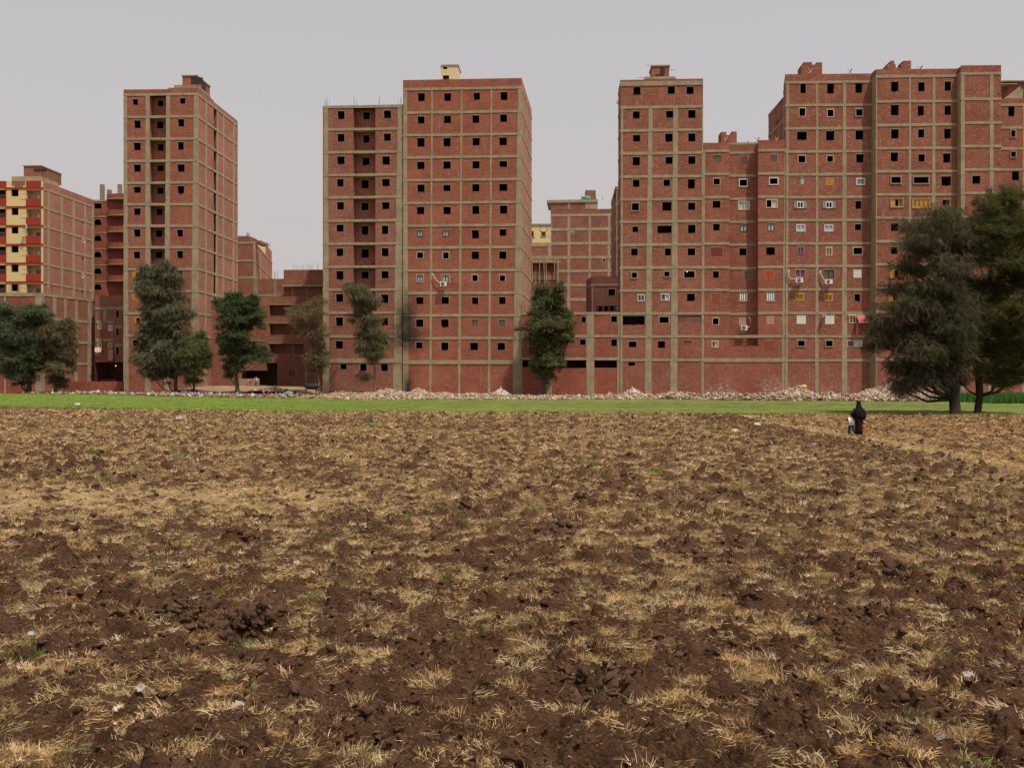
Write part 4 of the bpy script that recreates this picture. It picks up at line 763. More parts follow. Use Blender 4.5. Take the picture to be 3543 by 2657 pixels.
for F_, zk, x, y, lb, r, yaw in ((EF, 7, 1155, 806, 'satellite dish on the middle block roof in front of the ragged wall', .55, 200), (EF, 7, 1365, 826, 'satellite dish in the set back bay of the middle block roof', .48, 200), (EF, 7, 1452, 815, 'satellite dish above the corner right of the set back bay', .52, 200), (EF, 7, 1638, 806, 'satellite dish at the right end of the middle block roof', .48, 200)):
    u, z = F_.uz(*Z(zk, x, y)); dish(F_.pt(u, z-.05, -.35 if lb.find('set back bay of') < 0 else -1.5), lb, r, 'dish', yaw)
FD = Face(XY(2722, 124.3), XY(3032, 123.9))
for x, y, lb, r in ((400, 134, 'satellite dish before the left ragged wall on the long block roof', .6), (735, 134, 'lone satellite dish on the parapet between the two ragged walls of the long block', .55), (1335, 122, 'satellite dish just right of the right ragged wall on the long block', .65)):
    u, z = FD.uz(*Z(9, x, y)); dish(FD.pt(u, z-.2, -.3), lb, r, 'dish', 205)
p = PT(*Z(7, 128, 432), 125.6); dish(p+Vector((-.2,.3,-.3)), 'small dish high on the left edge of the square tower', .45, 'dish', 160)

# ================================================================== left: podium, yellow tower, arched building, small house, low wall
def left_side():
    F = Face(XY(-260, 130.6), XY(149, 130)); S = Face(XY(149, 130), XY(330, 141)); B = thing('brick_podium_block', 'brick block with flat concrete roof in front of the yellow fronted tower', 'building', (S.p.x, S.p.y, 0), 'unfinished red brick apartment buildings')
    L = lev(S, 1, 275, [958, 1108, 1252, 1395]); zt = L[0]+.25
    facade(B, F, 0, F.L, BG, zt, 1, L, [(28,39,26,38),(224,272,226,272)], [], 'brF', 'con', name='front_wall', bt=.42)
    facade(B, S, 0, S.L, BG, zt, 1, L, [(275,282,275,282),(337,360,334,358),(409,425,406,424),(478,496,475,494),(560,583,556,580),(600,607,600,607)], [], 'brM', 'con', name='side_wall', bt=.42, dense=.5)
    shell(B, [F.end(0), F.end(F.L), S.end(S.L), back(F, 0, 11)], BG, zt, 'brM', skip=(0,1)); rebar(B, [S.pt(S.u(Z(1,x,0)[0]), zt, -.4) for x in (330,350,545,575)]+[F.pt(F.u(Z(1,x,0)[0]), zt, -.4) for x in (20,55,100,118)], 1.7, 4)
    # yellow tower
    F = Face(XY(-260, 156.5), XY(149.5, 156)); S = Face(XY(149.5, 156), XY(325, 173)); B = thing('apartment_tower', 'tower with yellow and red painted front and bare brick flank at the left edge', 'building', (S.p.x, S.p.y, 0))
    zt = F.uz(*Z(1,250,234))[1]; bands = lev(F, 1, 150, [281+119.8*i for i in range(6)])
    hol = []; wins = [(74,288,117,332),(74,406,117,451),(74,524,117,569),(74,646,117,690),(74,768,117,812),(74,892,117,935)]
    for i in range(6):
        y0 = 292+119.8*i; y1 = 347+119.8*i; a = F.uz(*Z(1,168,y0)); b = F.uz(*Z(1,262,y1)); hol.append((a[0], b[0], b[1], a[1])); a = F.uz(*Z(1,-110,y0)); b = F.uz(*Z(1,37,y1)); hol.append((a[0], b[0], b[1], a[1]))
    facade(B, F, 0, F.L, 0, zt, 1, [], [], wins, 'brM', name='front_wall', holes_extra=hol, putlog=False, jit=.0)
    [o for o in bpy.data.objects if o.name.startswith('front_wall')][-1]
    for o in bpy.data.objects:
        if o.parent == B and o.name.startswith('front_wall'): o.data.materials[0] = M['cream']
    for z in bands:
        m = MB(); m.fbox(F, F.u(Z(1,38,0)[0]), F.L+.02, z-.16, z+.16, -.02, .08); m.build('band', M['redband'], B)
    for i, h in enumerate(hol):
        r = 1.5; zf = h[2]-1.15; m = MB(); p = [(h[0],zf),(h[1],zf),(h[1],h[3]),(h[0],h[3])]
        for k in range(4):
            a, b = p[k], p[(k+1)%4]; m.face([F.pt(a[0],a[1],-.01), F.pt(a[0],a[1],-r), F.pt(b[0],b[1],-r), F.pt(b[0],b[1],-.01)])
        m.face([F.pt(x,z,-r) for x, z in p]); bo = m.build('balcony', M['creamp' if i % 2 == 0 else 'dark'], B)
        m = MB(); m.fbox(F, h[0], h[1], zf-.05, h[2], .0, .12); m.build('balcony_parapet', M['redp'], bo)
        m = MB(); m.tube([F.pt(h[0]-.6,h[2]+.75,.3), F.pt(h[1]+.1,h[2]+.55,.1)], .03, 4); m.build('rail', M['steel'], bo)
        c0 = h[0]+(h[1]-h[0])*.35; m = MB(); m.fbox(F, c0, h[1]-.05, zf, h[3]-.5, -r, -r+.06); m.build('door', M['glassd' if (i//2) % 2 == 0 else 'glassb'], bo)
        if i % 2 == 0 and i//2 in (0, 1, 3): m = MB(); m.fbox(F, c0+.15, c0+.75, zf+.1, h[3]-.6, -r+.06, -r+.09); m.build('curtain', M['cloth'], bo)
    for q in (0, 1): m = MB(); m.fbox(F, hol[q][0], hol[q][1], hol[q][3]+.3, zt+.02, .0, .1); m.build('roof_parapet', M['redp'], B)
    m = MB(); a, b = F.u(Z(1,160,0)[0]), F.u(Z(1,38,0)[0]); m.fbox(F, b-.07, b+.07, 10, zt, 0, .05); m.build('downpipe', M['redband'], B)
    m = MB(); u, z = F.uz(*Z(1,118,240)); m.fbox(F, u-1.1, u+1.1, zt-.75, zt+.01, -.05, .02); m.fbox(F, u-.7, u+.7, zt-1.0, zt-.75, -.05, .02); m.build('broken_parapet', M['brM'], B)
    L = lev(S, 1, 276, [284+119.5*i for i in range(6)]+[1000, 1120]); facade(B, S, 0, S.L, 0, zt, 1, L, [(276,280,276,280),(302,316,302,316),(388,401,388,401),(462,476,462,476),(537,549,537,549),(585,599,585,599)], [(524,488,534,505),(524,718,534,740),(521,930,531,952),(524,600,538,632,'wf'),(521,822,534,856,'wf')], 'brS', 'conS', name='side_wall', dense=.4)
    shell(B, [F.end(0), F.end(F.L), S.end(S.L), back(F, 0, 17)], 0, zt, 'brM', skip=(0,1))
    a, b = F.u(Z(1,52,0)[0]), F.u(Z(1,240,0)[0]); zs = F.uz(*Z(1,150,204))[1]; m = MB(); m.fbox(F, a, b, zt-.02, zs+.2, -7, -1); m.build('roof_slab', M['conS'], B)
    a, b = F.u(Z(1,122,0)[0]), F.u(Z(1,236,0)[0]); zr = F.uz(*Z(1,150,140))[1]; m = MB(); m.fbox(F, a, b, zs+.1, zr+.3, -8, -1.4, 0); m.fbox(F, a+1.7, a+3.8, zr-.6, zr-.1, -1.45, -1.38, 1); m.fbox(F, a-.1, b+.1, zr+.3, zr+.45, -8.1, -1.3, 2); m.build('rooftop_room', [M['brM'], M['dark'], M['con']], B)
    ac_unit(F, 1, 168, 515, 186, 545, 'air conditioner under a balcony slab on the yellow fronted tower', off=.3)
    # arched building with round balconies
    F = Face(XY(322, 177), XY(371, 177)); G = Face(XY(370, 177.2), XY(470, 177.2)); B = thing('apartment_building', 'brick building with arched windows and curved balconies behind the narrow tower', 'building', (F.p.x, F.p.y, 0))
    zt = F.uz(*Z(1,640,354))[1]; L = lev(F, 1, 640, [362, 461, 565, 668, 771, 875])
    wins = [(600,376,648,410)]+[(600,y,648,y+38) for y in (477,580,684,789,890)]
    facade(B, F, 0, F.L, 0, zt, 1, L, [], wins, 'brF', 'conS', name='front_wall', putlog=False, bt=.2)
    m = MB()
    for w in wins[1:]:
        a = F.uz(*Z(1,w[0],w[1])); b = F.uz(*Z(1,w[2],w[3])); W = b[0]-a[0]
        for (s, x) in ((1, a[0]), (-1, b[0])):
            m.face([F.pt(x,a[1],.01), F.pt(x+s*W*.36,a[1],.01), F.pt(x+s*W*.14,a[1]-.25,.01), F.pt(x,a[1]-.75,.01)][::s])
    m.build('arch_spandrel', M['brF'], B)
    m2 = [(735,390,770,422),(735,480,769,525),(733,585,768,628),(731,690,769,735),(731,795,769,836),(728,890,766,935)]
    H_ = Face((G.p.x, G.p.y+1.6), G.end(G.L)[:1]+(G.p.y+1.6,)); facade(B, H_, 0, H_.L, 0, zt, 1, [], [], m2, 'brF', name='recessed_wall', putlog=False)
    m = MB(); m.face([G.pt(0,0,0), G.pt(0,zt,0), G.pt(0,zt,-1.6), G.pt(0,0,-1.6)]); m.build('cheek_wall', M['brF'], B)
    tops = lev(G, 1, 735, [352, 457, 561, 664, 769, 873]); par = lev(G, 1, 735, [320, 422, 526, 630, 735, 838])
    R_ = G.L*.5
    for a, b in zip(tops, par):
        def arc(o, z, n=10): return [G.pt(R_+R_*1.02*math.cos(math.pi*(1-j/n)), z, 1.1*math.sin(math.pi*j/n)+o) for j in range(n+1)]
        m = MB(); A_ = arc(0, a-.05)+[G.pt(G.L,a-.05,-1.6), G.pt(0,a-.05,-1.6)]; A2 = arc(0, a+.1)+[G.pt(G.L,a+.1,-1.6), G.pt(0,a+.1,-1.6)]; m.loft([A_, A2]); bo = m.build('balcony', M['conS'], B)
        q1, q2 = arc(-.02, a+.1), arc(-.02, b); m = MB()
        for j in range(10): m.face([q1[j], q1[j+1], q2[j+1], q2[j]])
        i1, i2 = arc(-.14, a+.1), arc(-.14, b)
        for j in range(10): m.face([i1[j], i1[j+1], i2[j+1], i2[j]]); m.face([q2[j], q2[j+1], i2[j+1], i2[j]])
        m.build('balcony_parapet', M['brF'], bo)
    m = MB()
    for x in (626, 672, 740, 783): p = F.pt(F.u(Z(1,x,0)[0]), zt, -1.5); m.box(p.x-.35, p.x+.35, p.y, p.y+.6, zt-.2, zt+(3.2 if x in (626,740) else 2.2))
    m.build('column_stub', M['conG'], B)
    shell(B, [F.end(0), F.end(F.L), (G.end(G.L)[0], 179), back(F, 0, 11)], 0, zt, 'brF', skip=(0,))
    # small house with laundry
    F = Face(XY(329, 139), XY(429, 138.6)); B = thing('brick_house', 'small brick house with laundry hanging from its windows, left of the narrow tower', 'house', (F.p.x, F.p.y, 0))
    zt = F.uz(*Z(1,700,962))[1]; zo = F.uz(*Z(1,700,1388))[1]; L = lev(F, 1, 700, [1045, 1132, 1248])
    facade(B, F, 0, F.L, zo, zt, 1, [L[0]], [(660,680,660,680,None,L[1],L[0])], [(624,1143,650,1180,'c2'),(692,1152,717,1190,'wl'),(622,1258,648,1298,'c2'),(690,1265,715,1300,'c2'),(740,1060,758,1103),(740,1175,757,1217),(740,1295,758,1338),(776,1065,784,1110)], 'brM', name='front_wall')
    for l, a, b in ((L[1], 612, 728), (L[2], 612, 725), (lev(F,1,700,[1165])[0], 735, 780), (lev(F,1,700,[1280])[0], 735, 780)): m = MB(); m.fbox(F, F.u(Z(1,a,0)[0]), F.u(Z(1,b,0)[0]), l-.22, l+.22, -.05, .07); m.build('beam', M['con'], B)
    m = MB(); r = 4; p = [(0,BG),(F.L,BG),(F.L,zo),(0,zo)]
    for k in range(4):
        a, b = p[k], p[(k+1)%4]; m.face([F.pt(a[0],a[1],-.01), F.pt(a[0],a[1],-r), F.pt(b[0],b[1],-r), F.pt(b[0],b[1],-.01)])
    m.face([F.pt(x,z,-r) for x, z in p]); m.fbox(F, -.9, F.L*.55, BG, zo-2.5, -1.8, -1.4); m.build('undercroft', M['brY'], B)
    m = MB(); u, z = F.uz(*Z(1,732,1412)); m.ball(F.pt(u,z,-.3), .05, 8); m.build('light_bulb', M['bulb'], B)
    shell(B, [F.end(0), F.end(F.L), back(F, F.L, 9), back(F, 0, 9)], BG, zt, 'brM', skip=(0,))
    def sheet(name, lb, x0, y0, x1, y1, mt, n=8, of=.35):
        a = F.uz(*Z(1,x0,y0)); b = F.uz(*Z(1,x1,y1)); m = MB()
        for i in range(n):
            for (j0, j1) in ((0, .5), (.5, 1)):
                q = []
                for (ii, jj) in ((i,j0),(i+1,j0),(i+1,j1),(i,j1)):
                    q.append(F.pt(a[0]+(b[0]-a[0])*ii/n, a[1]+(b[1]-a[1])*jj*(1-.12*math.sin(ii*1.9)), of+.05*math.sin(ii*2.1)+.06*jj))
                m.face(q[::-1]); m.face([v+Vector((0,.012,0)) for v in q])
        return tag(m.build(name, M[mt]), lb, 'laundry')
    sheet('hanging_laundry', 'white laundry hung under the lower left window of the small house', 613, 1296, 654, 1326, 'cloth')
    sheet('hanging_rug', 'patterned rug hung below the lower right window of the small house', 697, 1310, 729, 1378, 'clothp')
    # low boundary wall
    F = Face(XY(195, 127.5), XY(426, 127)); m = MB(); z = F.uz(*Z(1,600,1512))[1]; m.fbox(F, 0, F.L, BG, z, -.25, 0, 0)
    for i in range(6): m.fbox(F, F.L*i/6+.1, F.L*i/6+.5, BG, z+.03, -.3, .03, 0)
    tag(m.build('boundary_wall', [M['brF']]), 'low brick boundary wall behind the rubbish, below the small house', 'wall')
def ac_unit(F, zk, x0, y0, x1, y1, lb, off=.0, pipe=None):
    a = F.uz(*Z(zk,x0,y0)); b = F.uz(*Z(zk,x1,y1)); u0, u1, z0, z1 = a[0], b[0], b[1], a[1]; t = thing('air_conditioner', lb, 'air conditioner', F.pt((u0+u1)/2, z0, .5+off), 'outdoor air conditioner units')
    m = MB(); m.fbox(F, u0, u1, z0, z1, .35+off, .75+off); m.build('casing', M['acw'], t)
    c = u0+(u1-u0)*.42; r = (z1-z0)*.40; m = MB(); m.tube([F.pt(c,(z0+z1)/2,.75+off), F.pt(c,(z0+z1)/2,.775+off)], r, 14); m.build('fan_grille', M['acd'], t)
    m = MB(); m.fbox(F, u0+.1, u0+.15, z0-.06, z0, 0, .8+off); m.fbox(F, u1-.15, u1-.1, z0-.06, z0, 0, .8+off); m.build('bracket', M['steel'], t)
    if pipe:
        m = MB(); m.tube([F.pt(*F.uz(*Z(zk,x,y)), .3) for x, y in pipe], .05, 6); m.build('pipe', M['cable'], t, True)
left_side()
FB = Face(XY(1394.5, 126.9), XY(1805, 126.0))
ac_unit(FB, 5, 1175, 487, 1236, 530, 'air conditioner below the curtained window of the cream topped tower', pipe=[(1098,408),(1110,430),(1122,452),(1138,475),(1158,490),(1180,498)])
GE = Face(EF.pt(Ea,0,-1.25)[:2], EF.pt(Eb,0,-1.25)[:2])
ac_unit(GE, 8, 1274, 903, 1333, 950, 'air conditioner below a pink shutter in the set back bay', pipe=[(1355,826),(1368,850),(1371,885),(1360,912),(1345,922),(1330,918)])
ac_unit(FD, 10, 219, 362, 273, 397, 'air conditioner under the pink framed window of the long block', pipe=[(172,296),(169,325),(172,352),(190,368),(222,366)])
ac_unit(FD, 10, 441, 374, 497, 408, 'air conditioner under the dark sliding window of the long block', pipe=[(410,304),(413,330),(425,350),(437,366),(445,378)])
ac_unit(FD, 10, 425, 642, 450, 664, 'small air conditioner box left of a white shuttered window')
def drape():
    m = MB(); a = FD.uz(*Z(10,692,643)); b = FD.uz(*Z(10,768,706)); n = 12
    for i in range(n):
        f = lambda i, j: FD.pt(a[0]+(b[0]-a[0])*i/n+(.25*j*i/n), a[1]+(b[1]-a[1])*j, .15+.9*j+.03*(i % 2))
        q = [f(i,0), f(i,1), f(i+1,1), f(i+1,0)]; m.face(q); m.face([v+Vector((0,.02,0)) for v in q][::-1])
    c = FD.uz(*Z(10,684,700)); d = FD.uz(*Z(10,704,800))
    for i in range(4):
        f = lambda i, j: FD.pt(c[0]+(d[0]-c[0])*i/4, c[1]+(d[1]-c[1])*j*(1-.06*i), .45+.06*(i % 2)); q = [f(i,0), f(i,1), f(i+1,1), f(i+1,0)]; m.face(q); m.face([v+Vector((0,.02,0)) for v in q][::-1])
    k = NT('striped_awning_cloth'); v, sp = k.wallvec(); wv = k.n('TexWave'); k.l(v, wv.inputs['Vector']); wv.inputs['Scale'].default_value = 2.2; k.col(k.mix(k.ramp(wv.outputs['Fac'], .35, .65), (.42,.035,.04), (.55,.20,.20)))
    t = tag(m.build('striped_awning', k.m), 'red striped cloth awning hanging from a window of the long block', 'awning')
    m = MB(); z = FD.uz(*Z(10,700,640)); m.tube([FD.pt(FD.u(Z(10,620,0)[0]), z[1], .2), FD.pt(FD.u(Z(10,775,0)[0]), z[1], .2)], .03, 5); m.build('rod', M['cable'], t); 
drape()
# ================================================================== GROUND
def vnoise(x, y, sc, seed):
    """smooth lattice noise in [-1,1] at world scale sc"""
    r = np.random.default_rng(seed); T = 512; g = r.uniform(-1, 1, (T, T)).astype(np.float32)
    x = x/sc; y = y/sc; xi = np.floor(x).astype(int); yi = np.floor(y).astype(int); fx = x-xi; fy = y-yi
    fx = fx*fx*(3-2*fx); fy = fy*fy*(3-2*fy); a = g[xi % T, yi % T]; b = g[(xi+1) % T, yi % T]; c = g[xi % T, (yi+1) % T]; d = g[(xi+1) % T, (yi+1) % T]
    return (a*(1-fx)+b*fx)*(1-fy)+(c*(1-fx)+d*fx)*fy
def bumps(x, y, cell, seed, rmin, rmax, dens):
    """rounded lumps, one per lattice cell at most"""
    r = np.random.default_rng(seed); T = 512; ox = r.random((T,T)); oy = r.random((T,T)); rad = rmin+(rmax-rmin)*r.random((T,T))**2; on = r.random((T,T)) < dens
    xs = x/cell; ys = y/cell; xi = np.floor(xs).astype(int); yi = np.floor(ys).astype(int); h = np.zeros_like(x)
    for i in (-1,0,1):
        for j in (-1,0,1):
            a, b = (xi+i) % T, (yi+j) % T; dx = (xi+i+ox[a,b]-xs)*cell; dy = (yi+j+oy[a,b]-ys)*cell; q = rad[a,b]
            e = 1-(dx*dx+dy*dy)/(q*q); h = np.maximum(h, np.where(on[a,b], np.sqrt(np.clip(e, 0, 1))*q*.75, 0))
    return h
def plates(x, y, cell, seed, rmin, rmax, dens, tall=.6):
    """tilted broken slabs of soil with steep sides"""
    r = np.random.default_rng(seed); T = 512; ox, oy, ro, tx, ty, hh = (r.random((T,T)) for _ in range(6)); rad = rmin+(rmax-rmin)*r.random((T,T))**2; on = r.random((T,T)) < dens
    xs = x/cell; ys = y/cell; xi = np.floor(xs).astype(int); yi = np.floor(ys).astype(int); h = np.zeros_like(x)
    for i in (-1,0,1):
        for j in (-1,0,1):
            a, b = (xi+i) % T, (yi+j) % T; dx = (xs-xi-i-ox[a,b])*cell; dy = (ys-yi-j-oy[a,b])*cell; q = rad[a,b]; g = ro[a,b]*6.283; c, s_ = np.cos(g), np.sin(g)
            u = (dx*c+dy*s_)/q; v = (-dx*s_+dy*c)/q*1.35; m_ = .6*np.maximum(np.abs(u), np.abs(v))+.4*(np.abs(u)+np.abs(v))*.75; z = q*tall*(.35+.65*hh[a,b]+.9*(tx[a,b]-.5)*u+.9*(ty[a,b]-.5)*v)*np.clip((1-m_)*3.2, 0, 1)
            h = np.maximum(h, np.where(on[a,b], z, 0))
    return h
def edge_near(x): return np.interp(x, [-50,-18,3,36,60], [88,76,74,67.6,66])
def edge_far(x): return np.interp(x, [-62,-47,-36,-14,4,17,27,38,60], [119,114,108.5,102.5,105,110,107,104,103])
PATHX = 17.2
def pathx(y): return 16.2+.012*(np.asarray(y)-30)+.22*np.sin(y*.21)+.1*np.sin(y*.63)
def straw_mask(x, y):
    n = .10*vnoise(x, y, 2.6, 21)+.20*vnoise(x, y, .95, 22)+.85*vnoise(x, y, .34, 23)+.7*vnoise(x, y, .16, 24)
    base = np.interp(y, [6, 10, 13, 18, 26, 45, 70], [-.16, -.14, -.05, .05, .10, .10, .16])
    sandy = np.exp(-(((x+8.5)/6.0)**2+((y-22.5)/3.2)**2)**1.6)
    right = (x > pathx(y)+.3)*(y > 28)*.16
    brown = np.exp(-((x-(pathx(y)-2.8))/1.9)**2)*(y > 29)*.5; pth = np.exp(-((x-pathx(y))/.75)**4)*(y > 25)
    return n+base+.55*sandy+right-brown+.6*pth, np.maximum(sandy, .85*pth)
def field_h(x, y, detail=True):
    far = sm((y-10)/50)
    h = .05*vnoise(x, y, 1.7, 1)+.04*vnoise(x, y, .7, 2)+.03*vnoise(x, y, .33, 3)
    wx = x+.03*vnoise(x, y, .12, 12); wy = y+.03*vnoise(x, y, .12, 13)
    h += .95*bumps(wx, wy, .55, 5, .07, .27, .52)+plates(wx, wy, .48, 15, .07, .24, .55, .66)+plates(wx, wy, .24, 16, .04, .14, .7, .78)+.7*bumps(x, y, .17, 18, .03, .10, .7)
    if detail:
        near = 1-sm((y-18)/22)
        h += plates(wx, wy, .11, 7, .018, .07, .8, .8)*(.5+.5*near)+plates(x, y, .05, 8, .008, .034, .85, .9)*near
        h += near*(.022*vnoise(x, y, .06, 9)+.014*vnoise(x, y, .028, 10)-.03*np.clip(.16-np.abs(vnoise(x, y, .21, 17)), 0, 1)/.16)
    sm_, sandy = straw_mask(x, y)
    h *= (1-.6*np.clip(sandy*1.2, 0, 1))*(1-.85*np.exp(-((x-pathx(y))/.85)**4)*(y > 26))
    # plough hollows as seen in the foreground
    for (hx, hy, rx, ry, d) in ((-3.0, 10.95, .30, .30, .42), (.72, 8.95, .2, .2, .25), (-1.4, 8.6, .4, .25, .1)):
        e = ((x-hx)/rx)**2+((y-hy)/ry)**2; h = h-d*np.exp(-e**1.5)+.10*np.exp(-((x-hx-rx)**2/.2+(y-hy-ry*1.6)**2/.08))
    return h-.06
def grid_mesh(name, xs_fn, ys, nx, zf, mats, attr=None, xl=None, xr=None):
    y = np.repeat(ys[:, None], nx, 1); t = np.linspace(0, 1, nx)[None, :]; L_, R__ = xs_fn(ys); x = L_[:, None]*(1-t)+R__[:, None]*t
    z = zf(x, y); V = np.stack([x, y, z], -1).reshape(-1, 3); ny = len(ys); i = np.arange(ny-1)[:, None]*nx+np.arange(nx-1)[None, :]
    Fc = np.stack([i, i+1, i+1+nx, i+nx], -1).reshape(-1, 4); at = {k: f(x, y).ravel() for k, f in (attr or {}).items()}
    return npmesh(name, V, Fc, mats, 4, at, smooth=True)
def soil_material():
    k = NT('ploughed_soil'); at = k.n('Attribute', attribute_name='straw'); sd = k.n('Attribute', attribute_name='sandy'); p = k.pos()
    soil = k.mix(k.ramp(k.noise(p, 2.2, 5, .7), .3, .7), (.038, .0185, .0105), (.138, .070, .038))
    soil = k.mix(k.math('MULTIPLY', k.ramp(k.noise(p, 24, 3, .7), .5, .75), .5), soil, (.15, .09, .055))
    fib = k.noise(p, 1, 4, .75, (30, 11, 20)); st = k.mix(k.ramp(fib, .36, .66), (.10, .056, .026), (.30, .185, .082))
    st = k.mix(k.ramp(k.noise(p, 3.0, 3, .6), .4, .65), st, (.19, .135, .062)); st = k.mix(k.math('MULTIPLY', sd.outputs['Fac'], .7), st, (.42, .305, .165))
    f = k.math('ADD', at.outputs['Fac'], k.math('MULTIPLY', k.math('SUBTRACT', k.noise(p, 11, 5, .8), .5), 2.3))
    col = k.mix(k.ramp(f, .05, .55), soil, st); k.col(col); vo = k.n('TexVoronoi'); k.l(p, vo.inputs['Vector']); vo.inputs['Scale'].default_value = 32; k.bump(k.math('ADD', k.math('MULTIPLY', vo.outputs['Distance'], -.9), k.noise(p, 70, 4, .75)), 1, .03); k.b.inputs['Specular IOR Level'].default_value = .1; return k.m
M['soil'] = soil_material()
def clipz(x, y): return np.where(y > edge_near(x)+.3*vnoise(x, y, 1.3, 31), -.5, field_h(x, y))
def field_mesh():
    Vs, Fs, A1, A2, off = [], [], [], [], 0
    for (y0, y1, st, nx) in ((6.0, 15.0, .00125, 1450), (14.97, 30, .0019, 1000), (29.9, 92, .0030, 760)):
        ys = [y0]
        while ys[-1] < y1: ys.append(ys[-1]*(1+st))
        y = np.array(ys); L_, R__ = -(.60*y+5), .60*y+5; t = np.linspace(0, 1, nx)[None, :]; x = L_[:,None]*(1-t)+R__[:,None]*t; y = np.repeat(y[:,None], nx, 1)
        V = np.stack([x, y, clipz(x, y)], -1).reshape(-1, 3); i = np.arange(len(ys)-1)[:, None]*nx+np.arange(nx-1)[None, :]; s_, sd = straw_mask(x, y)
        Vs.append(V); Fs.append(np.stack([i, i+1, i+1+nx, i+nx], -1).reshape(-1, 4)+off); off += len(V); A1.append((s_-.34*(1-sm((y-12)/14))).ravel()); A2.append(np.clip(sd*1.1*(.6+.8*vnoise(x, y, .8, 41)), 0, 1).ravel())
    return npmesh('ploughed_field', np.concatenate(Vs), np.concatenate(Fs), M['soil'], 4, {'straw': np.concatenate(A1), 'sandy': np.concatenate(A2)}, smooth=True)
o = field_mesh()
tag(o, 'ploughed brown field strewn with dry straw in the foreground', 'field', kind='structure')
# base earth to the horizon
k = NT('dry_earth'); p = k.pos(); c = k.mix(k.ramp(k.noise(p, .5, 6, .7), .3, .7), (.17,.105,.065), (.34,.225,.135)); k.col(k.mix(k.ramp(k.noise(p, 6, 4, .8), .5, .72), c, (.40,.31,.22))); k.bump(k.noise(p, 5, 5, .7), .9, .1); M['earth'] = k.m
m = MB(); m.face([(-3000,-400,-1.0),(3000,-400,-1.0),(3000,3500,-1.0),(-3000,3500,-1.0)]); tag(m.build('ground', M['earth']), 'open earth running to the horizon', 'ground', kind='structure')
nz2 = lambda x, y: gz(x, y)+.10*vnoise(x, y, 2.0, 51)+.05*vnoise(x, y, .6, 52)-.12
o = grid_mesh('dirt_ground', lambda y: (np.full(len(y), -110.), np.full(len(y), 110.)), np.concatenate([np.arange(62, 106, 2.0), np.arange(106, 142, .35), np.arange(142, 215, 3.0)]), 420, lambda x, y: np.where(y < edge_near(x)+1.0, -.7, nz2(x, y)), M['earth'])
tag(o, 'dusty bare earth around the buildings', 'ground', kind='structure')
# the near field also lies left/right/behind the camera
m = MB(); m.face([(-60,-30,-.12),(60,-30,-.12),(60,6.2,-.12),(-60,6.2,-.12)]); m.face([(-140,6.2,-.35),(140,6.2,-.35),(140,70,-.35),(-140,70,-.35)])
tag(m.build('ploughed_ground', M['soil']), 'ploughed soil beyond the sides of the field', 'field', kind='structure')
# crop strip
def crop_material():
    k = NT('young_crop'); p = k.pos(); sp = k.n('SeparateXYZ'); k.l(p, sp.inputs[0]); rt = k.ramp(sp.outputs[0], -22, 8)
    g = k.mix(k.ramp(k.noise(p, .35, 4, .6), .35, .65), (.095,.155,.018), (.150,.215,.026)); g = k.mix(k.ramp(k.noise(p, 3, 4, .7), .5, .75), g, (.19,.26,.05))
    # gaps between the drilled rows, wider to the right where the crop is thin
    wob = k.math('MULTIPLY', k.math('SUBTRACT', k.noise(p, .25, 3, .6), .5), 2.4); ph = k.math('ADD', k.math('MULTIPLY', sp.outputs[1], 1.0), k.math('ADD', wob, k.math('MULTIPLY', sp.outputs[0], .04)))
    row = k.math('SINE', k.math('MULTIPLY', ph, .98)); th = k.math('ADD', k.math('MULTIPLY', k.math('SUBTRACT', k.noise(p, 1, 4, .75, (.5, 2.5, 1)), .5), 2.6), row)
    f = k.math('MULTIPLY', k.ramp(th, .35, .85), k.math('ADD', k.math('MULTIPLY', rt, .85), .12)); c = k.mix(f, g, (.095,.062,.038)); f2 = k.math('MULTIPLY', k.ramp(k.noise(p, 1.0, 4, .7, (.25, 1.2, 1)), .50, .66), k.math('ADD', k.math('MULTIPLY', rt, .55), .25)); c = k.mix(f2, c, (.20,.15,.075))
    k.col(c); k.bump(k.noise(p, 12, 4, .8), 1, .08); return k.m
M['crop'] = crop_material()
yy = np.arange(65, 124, .22)
def cropz(x, y):
    e = (y < edge_near(x)+.9*vnoise(x, y, 2.5, 61)+.5*vnoise(x, y, .7, 64)+.4) | (y > edge_far(x)+.8*vnoise(x, y, 2.5, 62)); return np.where(e, -.8, gz(x, y)+.03+.035*vnoise(x, y, .5, 63)+.03*np.sin(y*2.2+x*.1))
o = grid_mesh('crop_field', lambda y: (np.full(len(y), -85.), np.full(len(y), 85.)), yy, 560, cropz, M['crop']); tag(o, 'strip of bright green young crop between field and buildings', 'crop', kind='structure')
# ---- generic blades: thin tapering leaves with a bend, three points each side
def blades(n, P, D, L, W, bend, name, mat, tint, seg=1, kind='stuff', label='', cat='', build=True):
    """P base, D unit direction, L length, W width, bend tip displacement (n,3)"""
    r = rng.normal(size=(n,3)); S = np.cross(D, r); S /= np.linalg.norm(S, axis=1)[:, None]+1e-9
    if seg == 1:
        V = np.stack([P-S*W[:,None]/2, P+S*W[:,None]/2, P+D*L[:,None]+bend], 1).reshape(-1, 3); Fc = np.arange(3*n).reshape(-1, 3); T = np.repeat(tint, 3, 0)
        return V, Fc, T
    Mid = P+D*L[:,None]*.55+bend*.25; V = np.stack([P-S*W[:,None]/2, P+S*W[:,None]/2, Mid+S*W[:,None]*.42, Mid-S*W[:,None]*.42, P+D*L[:,None]+bend], 1)
    i = np.arange(n)[:, None]*5; Fc = np.concatenate([i+np.array([[0,1,2]]), i+np.array([[0,2,3]]), i+np.array([[3,2,4]])], 0); return V.reshape(-1, 3), Fc, np.repeat(tint, 5, 0)
